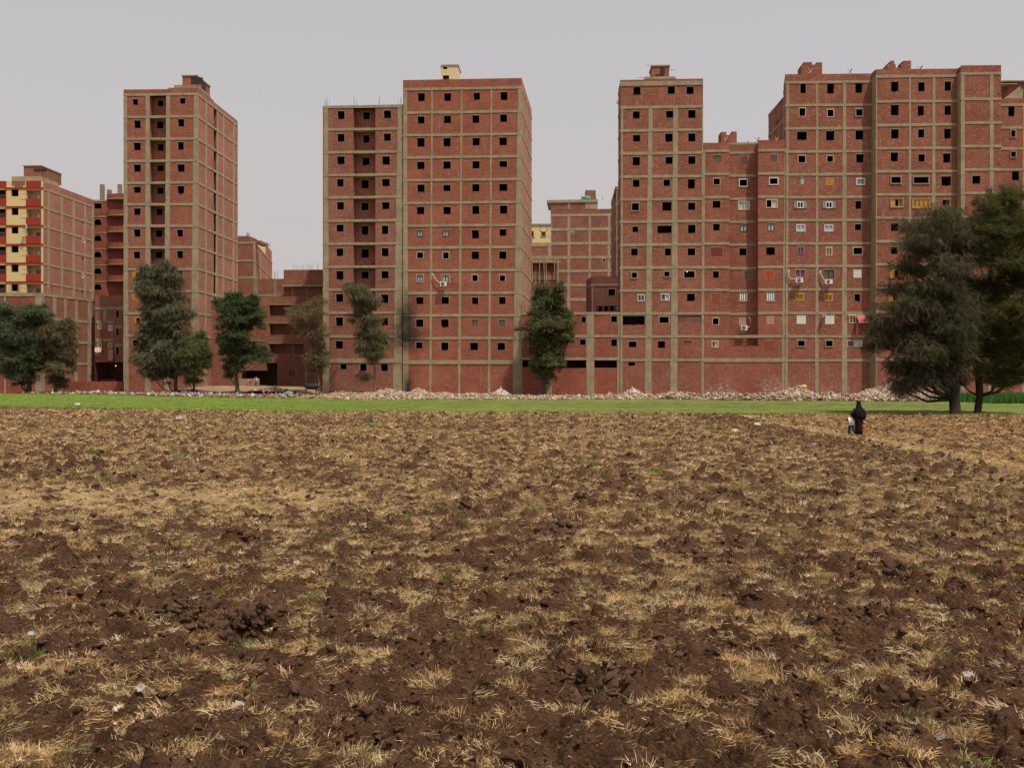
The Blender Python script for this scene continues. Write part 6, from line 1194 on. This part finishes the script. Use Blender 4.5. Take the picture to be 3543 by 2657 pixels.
tree('casuarina_tree', 'large dark feathery tree left of the pair, leaning crown over rubble', 70.2, [(3306,1437,38),(3302,1380,35),(3297,1200,30),(3290,1000,24),(3280,880,17),(3262,790,9)],
 zz(14, [(480,300,110,45),(600,330,90,60),(380,380,80,60),(560,420,130,80),(350,520,110,80),(520,560,120,90),(650,480,80,90),(300,660,70,50),(420,700,110,80),(560,720,110,90),(300,830,100,70),(430,850,120,90),(560,900,110,90),(180,960,90,40),(300,980,120,90),(450,1000,120,100),(100,1060,80,50),(120,1150,80,60),(260,1120,110,90),(420,1150,130,100),(560,1130,110,110),(200,1230,80,60),(330,1280,110,90),(480,1300,120,100),(260,1390,80,60),(380,1420,110,80),(520,1430,110,80),(300,1510,90,60),(430,1500,100,60),(240,1560,40,60),(60,1240,55,70),(640,1250,80,100),(640,1000,80,120),(640,1430,70,80)]),
 G1, spread=1.75, loose=.6, dens=.50, needle=(.55,.034), droop=.5, seed=3, bark=(.035,.026,.022), col2=G3)
tree('casuarina_tree', 'big green feathery tree at right of the pair, cut by the right edge', 71.5, [(3380,1440,25),(3390,1370,23),(3386,1300,25),(3372,1240,20),(3388,1150,16),(3420,1000,18),(3440,850,14),(3446,740,8)],
 zz(14, [(880,190,22,50),(790,210,30,30),(960,170,20,45),(840,270,60,45),(990,220,60,60),(1080,160,50,60),(900,330,90,60),(1050,320,90,80),(760,400,70,55),(880,440,110,80),(1040,450,110,90),(760,520,80,70),(920,560,110,80),(1080,580,80,90),(800,640,70,50),(960,680,110,80),(1090,720,80,100),(760,870,100,60),(900,830,110,80),(1050,860,110,90),(720,980,90,70),(860,960,110,80),(1020,1000,120,90),(760,1090,60,60),(900,1120,100,90),(1050,1150,110,90),(740,1220,60,90),(860,1260,90,80),(1000,1290,100,90),(1100,1280,60,100),(900,1390,60,60),(1000,1420,70,80),(960,1490,50,60),(1030,1500,50,50),(740,1370,60,60),(690,1500,50,50),(1130,420,80,90),(1140,650,70,90),(1150,820,70,90),(1150,1000,80,90),(1140,1180,80,90),(1120,1380,70,80),(1090,1470,60,60),(820,1180,80,80),(700,780,60,70),(690,560,50,60)]),
 G2, spread=1.6, loose=.5, dens=.78, needle=(.52,.034), droop=.15, seed=4, bark=(.035,.026,.022), col2=(.13,.11,.04))
tree('leafy_tree', 'slim bushy green tree before the low block between the towers', 121.5, [(*Z(6,172,1610),34/2.07),(*Z(6,174,1450),26/2.07),(*Z(6,185,1250),20/2.07),(*Z(6,190,1050),14/2.07),(*Z(6,180,870),6/2.07)],
 zz(6, [(160,830,55,30),(150,900,50,45),(275,850,35,45),(200,940,80,60),(270,930,40,60),(130,1010,55,50),(230,1020,80,60),(310,1030,50,50),(100,1100,50,50),(200,1110,100,60),(310,1110,60,50),(110,1190,60,50),(220,1200,100,60),(310,1190,50,50),(130,1280,50,50),(220,1290,80,60),(150,1360,60,50),(240,1380,60,50),(150,1430,60,45),(190,1470,45,35),(280,1360,25,40)]), (.130,.155,.065), dens=.68, needle=(.36,.08), spread=1.5, loose=.5, droop=.1, seed=5, col2=(.13,.115,.05))
tree('casuarina_tree', 'tall ragged dark tree before the narrow tower', 121.8, [(*Z(3,572,1520),36/2.765),(*Z(3,575,1350),28/2.765),(*Z(3,540,1100),22/2.765),(*Z(3,490,800),18/2.765),(*Z(3,460,500),12/2.765),(*Z(3,455,330),5/2.765)],
 zz(3, [(270,350,30,30),(470,330,35,45),(555,370,20,45),(300,400,70,55),(420,420,90,70),(560,440,50,50),(240,480,40,50),(350,500,80,50),(500,500,90,60),(600,480,30,40),(290,560,60,50),(430,600,100,70),(270,640,30,50),(400,690,80,60),(560,640,70,60),(340,780,60,60),(470,790,110,70),(600,770,80,60),(680,790,50,40),(320,880,60,50),(430,900,110,80),(580,900,90,70),(300,1000,80,70),(430,1020,110,80),(580,1030,90,80),(240,1130,70,60),(370,1140,110,80),(520,1150,110,90),(260,1230,60,50),(400,1260,110,80),(560,1280,90,80),(330,1350,60,50),(450,1370,90,60)]), (.165,.158,.088), dens=.52, needle=(.62,.06), spread=1.75, loose=.55, droop=.45, seed=6, col2=(.135,.118,.082))
tree('casuarina_tree', 'shorter bushy green tree right of the ragged one at the tower corner', 121.4, [(*Z(3,752,1520),24/2.765),(*Z(3,745,1350),18/2.765),(*Z(3,750,1150),12/2.765),(*Z(3,800,1000),4/2.765)],
 zz(3, [(825,980,18,40),(780,1040,50,50),(700,1070,60,50),(830,1110,60,50),(690,1150,80,60),(790,1170,90,60),(870,1200,40,40),(660,1240,60,60),(760,1270,90,70),(860,1270,40,50),(700,1350,70,60),(790,1360,60,50),(730,1430,50,30)]), (.140,.160,.066), dens=.75, spread=1.5, needle=(.55,.05), droop=.3, seed=7)
tree('leafy_tree', 'dense dark green tree with bare lower trunk beside the dirt yard', 120.5, [(*Z(3,1168,1555),44/2.765),(*Z(3,1162,1470),36/2.765),(*Z(3,1150,1350),30/2.765),(*Z(3,1140,1100),22/2.765),(*Z(3,1150,850),14/2.765),(*Z(3,1160,680),6/2.765)],
 zz(3, [(1100,630,30,35),(1175,620,25,35),(1340,650,35,30),(1060,690,60,45),(1180,690,80,50),(1290,700,60,45),(960,680,25,30),(1010,740,60,40),(1130,770,100,60),(1270,780,90,55),(1340,830,50,50),(1050,850,60,35),(1160,860,110,60),(1290,890,80,45),(1020,920,40,20),(1180,940,90,40),(1060,1000,70,40),(1180,1010,90,50),(1010,1060,45,40),(1100,1080,80,50),(1220,1090,70,45),(1070,1160,60,50),(1170,1170,80,50),(1300,1140,90,50),(1370,1180,70,45),(1430,1240,40,25),(1120,1250,70,50),(1250,1230,80,40),(1090,1330,45,55),(1180,1330,40,50),(1075,1390,25,25)]), (.095,.130,.052), dens=.85, spread=1.5, loose=.5, needle=(.42,.06), droop=.15, seed=8, col2=(.09,.11,.045))
tree('thin_tree', 'sparse olive brown tree in front of the balconies', 122.5, [(*Z(3,1950,1540),18/2.765),(*Z(3,1935,1300),14/2.765),(*Z(3,1900,1050),10/2.765),(*Z(3,1870,850),8/2.765),(*Z(3,1850,700),4/2.765)],
 zz(3, [(1940,680,50,40),(1860,720,60,40),(1730,760,60,40),(1800,820,80,50),(1930,800,60,50),(1760,900,60,40),(1880,920,80,60),(1850,1000,60,50),(1960,1000,50,60),(1930,1100,60,50),(1960,1190,60,50),(1880,1230,50,50),(1950,1300,60,50),(1880,1340,50,60),(1980,1250,50,50)]), (.190,.155,.080), dens=.42, spread=1.9, loose=.6, needle=(.5,.045), droop=.25, seed=9, bark=(.16,.12,.09))
tree('thin_tree', 'spindly tree with wispy tufts before the joined towers', 122.2, [(*Z(5,548,1545),24/2.765),(*Z(5,545,1400),20/2.765),(*Z(5,540,1250),17/2.765),(*Z(5,515,1000),13/2.765),(*Z(5,460,800),10/2.765),(*Z(5,420,700),8/2.765),(*Z(5,370,560),4/2.765)],
 zz(5, [(330,510,50,28),(400,560,70,40),(360,600,60,40),(430,640,80,40),(540,690,50,40),(380,680,60,35),(450,730,60,30),(420,770,55,40),(470,840,50,40),(500,890,50,40),(440,900,40,40),(380,800,60,25),(330,850,30,20),(560,850,40,25),(480,930,60,40),(440,1000,60,50),(540,980,60,50),(610,1020,40,40),(470,1080,80,50),(560,1110,80,50),(430,1150,50,40),(500,1180,60,45),(580,1180,40,40),(530,1240,30,25),(430,1400,45,35)]), (.165,.150,.090), dens=.5, spread=1.8, loose=.6, needle=(.55,.045), droop=.55, seed=10, col2=(.10,.12,.05), bark=(.15,.11,.08))
tree('round_tree', 'rounded bluish green tree at the left edge before the podium block', 122.0, [(*Z(1,190,1570),30/1.844),(*Z(1,180,1450),24/1.844),(*Z(1,150,1300),16/1.844),(*Z(1,130,1150),8/1.844)],
 zz(1, [(60,1070,60,35),(150,1060,55,40),(230,1080,60,40),(20,1130,60,50),(110,1140,80,50),(210,1150,80,50),(270,1110,30,50),(30,1220,60,60),(130,1230,90,60),(230,1240,80,60),(60,1310,70,60),(170,1330,90,60),(250,1340,60,60),(80,1400,70,50),(180,1420,80,50),(60,1460,60,40),(160,1490,70,40)]), (.140,.155,.085), dens=.85, spread=1.5, needle=(.5,.06), droop=.2, seed=12, col2=(.10,.115,.06))
tree('small_tree', 'smaller brownish green tree joined to the right of the round one', 121.6, [(*Z(1,352,1575),20/1.844),(*Z(1,350,1450),14/1.844),(*Z(1,365,1300),10/1.844),(*Z(1,390,1180),5/1.844)],
 zz(1, [(420,1140,25,25),(385,1170,40,35),(430,1200,40,40),(350,1230,50,50),(420,1270,50,50),(330,1320,50,50),(400,1360,60,50),(450,1340,30,60),(320,1400,40,50),(380,1440,60,45),(350,1510,45,40),(440,1430,30,40)]), (.190,.155,.085), dens=.7, spread=1.5, needle=(.5,.055), droop=.3, seed=13, col2=(.15,.10,.06))
tree('leaning_tree', 'small leaning tree behind the grass at the far right', 105, [(*Z(10,1720,1240),30/2.2116),(*Z(10,1738,1180),22/2.2116),(*Z(10,1760,1100),16/2.2116)], zz(10, [(1780,1120,60,60),(1840,1150,60,60),(1740,1080,60,50),(1880,1080,60,60)]), (.05,.065,.035), dens=.9, needle=(.5,.045), droop=.4, seed=15)
# ================================================================== PEOPLE AND ANIMAL
def body_mesh(name, tubes, balls, mat, parent, vox=.012):
    m = MB()
    for pts, rad in tubes:
        m.tube(pts, rad, 10)
        for p, r_ in ((pts[0], rad[0]), (pts[-1], rad[-1])): m.ball(p, r_, 10)
        for p, r_ in zip(pts[1:-1], rad[1:-1]): m.ball(p, r_, 10)
    for c, r_ in balls: m.ball(c, r_, 12, q=8)
    o = m.build(name, mat, parent, True); md = o.modifiers.new('remesh', 'REMESH'); md.mode = 'VOXEL'; md.voxel_size = vox; md.use_smooth_shade = True; sm_ = o.modifiers.new('smooth', 'SMOOTH'); sm_.iterations = 2; sm_.factor = .5; return o
skin = plain('skin', (.30,.17,.11), .6, .05); hairm = plain('black_hair', (.012,.010,.010), .7, .1); blackc = plain('black_cloth', (.006,.006,.008), .9, .2); darkred = plain('dark_red_cloth', (.017,.004,.005), .9, .25, sc=5); jeans = plain('blue_denim', (.045,.075,.16), .9, .2, sc=8); shirtw = plain('white_shirt_cloth', (.75,.72,.70), .9, .08)
def hand(p, d, side, s=1.0):
    """palm and five fingers hanging from wrist p in direction d"""
    p = Vector(p); d = Vector(d).normalized(); a = Vector((0,1,0)); T = [([p, p+d*.05*s, p+d*.085*s], [.022*s,.032*s,.03*s])]
    for i, L in enumerate((.065,.075,.072,.058)): q = p+d*.085*s+a*(.027-.018*i)*s; T.append(([q, q+d*L*.5*s, q+(d*L*.85+Vector((-side*.018,0,0)))*s], [.0095*s,.009*s,.0075*s]))
    T.append(([p+d*.035*s+a*.025*s, p+d*.06*s+a*.05*s, p+d*.09*s+a*.055*s], [.012*s,.010*s,.008*s])); return T
def ring(cx, cy, z, rx, ry, n=28, fold=0, ph=0, k=7, ta=0): return [(cx+rx*math.cos(g)*(1+fold*math.sin(k*g+ph)), cy+ry*math.sin(g)*(1+fold*math.sin(k*g+ph)), z+ta*math.cos(g)) for g in [2*math.pi*j/n for j in range(n)]]
def woman():
    Y = 46.2; X = (2971.5-CX)*Y/FP; g = float(field_h(np.array([X]), np.array([Y]))[0])+.0; t = thing('person', 'woman in long black veil and dark red skirt, pink bag in hand', 'person', (X, Y, 0)); P = lambda x, y, z: (X+x, Y+y, z)
    tub = [([P(0,0,.95), P(0,.01,1.15), P(0,.0,1.33)], [.15,.14,.12]), ([P(0,0,1.33), P(0,.01,1.46)], [.06,.055]), ([P(-.09,0,.9), P(-.10,.06,.5), P(-.08,-.02,.08), P(-.08,.10,.04)], [.10,.07,.045,.04]), ([P(.09,0,.9), P(.08,-.04,.5), P(.07,-.08,.1), P(.07,.02,.05)], [.10,.07,.045,.04]),
           ([P(-.19,0,1.32), P(-.26,.0,1.02), P(-.235,.03,.80)], [.055,.042,.028]), ([P(.19,0,1.32), P(.29,.0,1.03), P(.315,.03,.80)], [.055,.042,.028])]+hand(P(-.235,.03,.79), (.0,.1,-1), -1)+hand(P(.315,.03,.79), (0,.05,-1), 1)
    bo = body_mesh('body', tub, [(P(0,.02,1.54), (.078,.095,.115)), (P(0,.118,1.53), (.016,.02,.022)), (P(-.075,.01,1.53), (.012,.02,.03)), (P(.075,.01,1.53), (.012,.02,.03))], skin, t, .010)
    m = MB(); m.loft([ring(X+.0,Y,.05+.02*0,.185,.17,fold=.09,k=6), ring(X+.01,Y+.01,.22,.175,.155,fold=.08,ph=.4,k=6), ring(X,Y,.5,.185,.15,fold=.05,ph=.8,k=6), ring(X,Y,.8,.205,.16,fold=.03,k=6), ring(X,Y,1.0,.19,.15)]); m.build('skirt', darkred, t, True)
    m = MB(); R_ = [ring(X+.05,Y+.0,.80,.235,.19,fold=.05,ta=-.09,k=5), ring(X+.02,Y,.92,.285,.20,fold=.045,ta=-.04,k=5,ph=.3), ring(X,Y,1.03,.305,.20,fold=.03,k=5), ring(X,Y-.0,1.18,.27,.185,fold=.025,k=5,ph=.6), ring(X,Y,1.30,.20,.165,fold=.02), ring(X,Y+.005,1.40,.135,.13), ring(X,Y+.01,1.46,.105,.118), ring(X,Y+.015,1.53,.102,.122), ring(X,Y+.015,1.60,.092,.112), ring(X,Y+.015,1.645,.06,.078), ring(X,Y+.015,1.668,.015,.02)]
    m.loft(R_); m.build('veil', blackc, t, True)
    for s, pts in ((-1, [P(-.20,0,1.25), P(-.265,0,1.02), P(-.24,.03,.82)]), (1, [P(.20,0,1.25), P(.295,0,1.03), P(.318,.03,.82)])): m = MB(); m.tube(pts, [.075,.07,.05], 10); m.build('sleeve', darkred if s > 0 else blackc, t, True)
    b = thing('shopping_bag', 'small pink plastic bag hanging from the hand of the veiled woman', 'bag', P(.335,.03,.60)); m = MB(); m.loft([ring(X+.30,Y+.03,.50,.05,.04), ring(X+.30,Y+.03,.54,.085,.06,fold=.08), ring(X+.30,Y+.03,.62,.08,.055,fold=.1), ring(X+.305,Y+.03,.68,.04,.03,fold=.1), ring(X+.312,Y+.03,.71,.018,.014)]); m.build('bag_body', plain('pink_plastic', (.55,.18,.19), .5, .25, .4, 14), b, True)
    m = MB(); m.tube([P(.31,.03,.70), P(.30,.03,.74), P(.314,.03,.765)], .008, 5); m.build('handle', M['clothr'], b)
def child():
    Y = 46.3; X = (2946-CX)*Y/FP; t = thing('person', 'small child in white shirt and blue jeans beside the veiled woman', 'person', (X, Y, 0)); P = lambda x, y, z: (X+x, Y+y, z)
    tub = [([P(0,0,.55), P(0,0,.70), P(-.0,0,.84)], [.095,.09,.085]), ([P(0,0,.84), P(.01,0,.91)], [.04,.038]), ([P(-.05,0,.52), P(-.085,.05,.28), P(-.12,.0,.06), P(-.12,.08,.035)], [.07,.05,.032,.028]), ([P(.05,0,.52), P(.08,-.03,.28), P(.14,-.10,.07), P(.14,-.02,.035)], [.07,.05,.032,.028]), ([P(-.10,0,.83), P(-.135,-.03,.68), P(-.06,-.11,.60)], [.038,.03,.02]), ([P(.10,0,.83), P(.13,.02,.73), P(.185,.03,.72)], [.038,.03,.02])]+hand(P(-.06,-.11,.60), (.9,-.1,-.2), -1, .6)+hand(P(.185,.03,.72), (.8,0,.2), 1, .6)
    body_mesh('body', tub, [(P(.01,.0,1.0), (.075,.085,.095)), (P(.01,.085,.99), (.012,.015,.016)), (P(-.065,0,.99), (.01,.016,.022)), (P(.085,0,.99), (.01,.016,.022))], skin, t, .008)
    m = MB(); m.ball(P(.01,-.015,1.02), (.087,.092,.092), 14, q=8); m.build('hair', hairm, t, True)
    m = MB(); m.loft([ring(X+.0,Y,.47,.155,.115,fold=.04,k=5), ring(X,Y,.58,.135,.105,fold=.03,k=5), ring(X,Y,.72,.118,.098), ring(X,Y,.83,.115,.085), ring(X+.01,Y,.885,.06,.05)]); m.tube([P(-.10,0,.84), P(-.137,-.03,.68), P(-.09,-.085,.62)], [.052,.046,.036], 10); m.tube([P(.10,0,.84), P(.135,.02,.74)], [.05,.042], 10); m.build('shirt', shirtw, t, True)
    m = MB(); m.loft([ring(X,Y,.40,.14,.10), ring(X,Y,.50,.13,.10), ring(X,Y,.54,.11,.09)]); m.tube([P(-.06,0,.50), P(-.088,.05,.28), P(-.122,0,.07)], [.082,.062,.052], 10); m.tube([P(.06,0,.50), P(.083,-.03,.28), P(.142,-.10,.08)], [.082,.062,.052], 10); m.build('jeans', jeans, t, True)
def far_person(px, py, Y, h, label, top, leg, pose='walk'):
    p = PT(px, py, Y); X, g = p.x, p.z; k = h/1.7; P = lambda x, y, z: (X+x*k, Y+y*k, g+z*k); t = thing('person', label, 'person', (X, Y, g))
    if pose == 'walk': legs = [([P(-.08,0,.9), P(-.12,-.12,.48), P(-.10,-.05,.06), P(-.12,-.2,.04)], [.10,.07,.045,.04]), ([P(.08,0,.9), P(.10,-.02,.48), P(.14,.22,.10), P(.14,.10,.05)], [.10,.07,.045,.04])]; arms = [([P(-.20,0,1.38), P(-.30,.05,1.10), P(-.42,-.02,.88)], [.055,.042,.03]), ([P(.20,0,1.38), P(.28,.04,1.10), P(.30,-.04,.84)], [.055,.042,.03])]; hb = 0
    else: legs = [([P(-.08,0,.9), P(-.16,-.42,.86), P(-.16,-.44,.48)], [.11,.075,.045]), ([P(.10,0,.9), P(.12,-.42,.86), P(.12,-.44,.48)], [.11,.075,.045])]; arms = [([P(-.20,0,1.38), P(-.30,-.15,1.12), P(-.16,-.36,1.0)], [.055,.042,.03]), ([P(.20,0,1.38), P(.26,-.15,1.12), P(.10,-.36,1.0)], [.055,.042,.03])]
    tub = [([P(0,0,.95), P(0,0,1.15), P(0,0,1.36)], [.14,.13,.15]), ([P(0,0,1.38), P(0,0,1.5)], [.06,.055])]+legs+arms+hand(arms[0][0][-1], (-.1,-.2,-1), -1, k)+hand(arms[1][0][-1], (.1,-.2,-1), 1, k)
    body_mesh('body', tub, [(P(0,-.01,1.60), (.08*k,.095*k,.115*k)), (P(0,-.11,1.59), (.016,.02,.022))], skin, t, .014)
    m = MB(); m.ball(P(0,.02,1.63), (.09*k,.095*k,.11*k), 12, q=8); m.build('hair', hairm if pose == 'walk' else top, t, True)
    m = MB(); m.loft([ring(X,Y,g+.82*k,.19*k,.14*k), ring(X,Y,g+1.05*k,.17*k,.14*k), ring(X,Y,g+1.32*k,.20*k,.15*k), ring(X,Y,g+1.45*k,.10*k,.09*k)])
    for a in arms: m.tube([a[0][0], a[0][1], Vector(a[0][1]).lerp(Vector(a[0][2]), .7)], [.07*k,.058*k,.045*k], 10)
    m.build('shirt', top, t, True); m = MB()
    for l in legs: m.tube(l[0][:3], [.12*k,.085*k,.06*k], 10)
    m.build('trousers', leg, t, True)
Yp = 134.0
def yard_z(X, Y): return gzf(X, Y)
far_person(*Z(3,1344,1488), Yp, 1.45, 'man in pale shirt and jeans walking out of the dark undercroft', plain('pale_shirt', (.55,.52,.48), .9, .05), jeans)
far_person(*Z(3,1266,1497), Yp-.4, 1.15, 'person in bright red sitting at the mouth of the dark undercroft', M['red'], darkred, 'sit')
def red_chair():
    p = PT(*Z(3,1272,1487), Yp-.2); X, Y, g = p.x+.05, p.y+.1, p.z; t = thing('plastic_chair', 'red plastic chair under the seated person in red', 'chair', (X, Y, g)); m = MB(); m.box(X-.25,X+.25,Y-.25,Y+.25,g+.36,g+.41); m.build('seat', M['red'], t); m = MB(); m.box(X-.25,X+.25,Y+.22,Y+.26,g+.42,g+.85); m.build('backrest', M['red'], t)
    for a in (-1,1):
        for b in (-1,1): m = MB(); m.tube([(X+a*.22,Y+b*.22,g+.36),(X+a*.25,Y+b*.25,g-.02)], .02, 6); m.build('leg', M['red'], t)
red_chair()
def buffalo():
    Y = 119.0; p = PT(*Z(3,1878,1552), Y); X, g = p.x, p.z; s = 1.0; P = lambda x, y, z: (X+x, Y+y, g+z)
    dk = plain('dark_hide', (.022,.020,.021), .75, .25, .25); t = thing('water_buffalo', 'dark water buffalo standing beside the pillar of the joined towers', 'buffalo', (X, Y, g))
    tub = [([P(-.62,0,.92), P(-.3,0,.88), P(.1,0,.86), P(.42,0,.93)], [.32,.40,.42,.34]), ([P(.45,0,1.0), P(.66,0,1.0), P(.80,-.02,.90)], [.24,.17,.13]), ([P(.80,-.02,.92), P(.90,-.02,.80), P(.97,-.02,.68)], [.125,.10,.07]),
      ([P(-.72,.14,.85), P(-.66,.14,.60), P(-.78,.14,.38), P(-.74,.14,.05)], [.17,.11,.06,.055]), ([P(-.66,-.15,.85), P(-.58,-.15,.60), P(-.70,-.15,.38), P(-.66,-.15,.05)], [.17,.11,.06,.055]), ([P(.44,.13,.80), P(.44,.13,.40), P(.44,.13,.05)], [.13,.07,.055]), ([P(.52,-.14,.80), P(.54,-.14,.40), P(.52,-.14,.05)], [.13,.07,.055]),
      ([P(-.88,0,1.0), P(-.95,0,.75), P(-.93,0,.42)], [.05,.025,.03]), ([P(.72,.12,.98), P(.70,.28,.92)], [.03,.05]), ([P(.72,-.12,.98), P(.70,-.28,.92)], [.03,.05])]
    body_mesh('body', tub, [], dk, t, .025)
    for sd in (-1,1): m = MB(); m.tube([P(.76,sd*.09,1.03), P(.66,sd*.24,1.05), P(.52,sd*.26,1.16)], [.04,.03,.01], 7); m.build('horn', M['conG'], t, True)
woman(); child(); buffalo()
for o in bpy.data.objects:
    if '_b' in o: del o['_b']
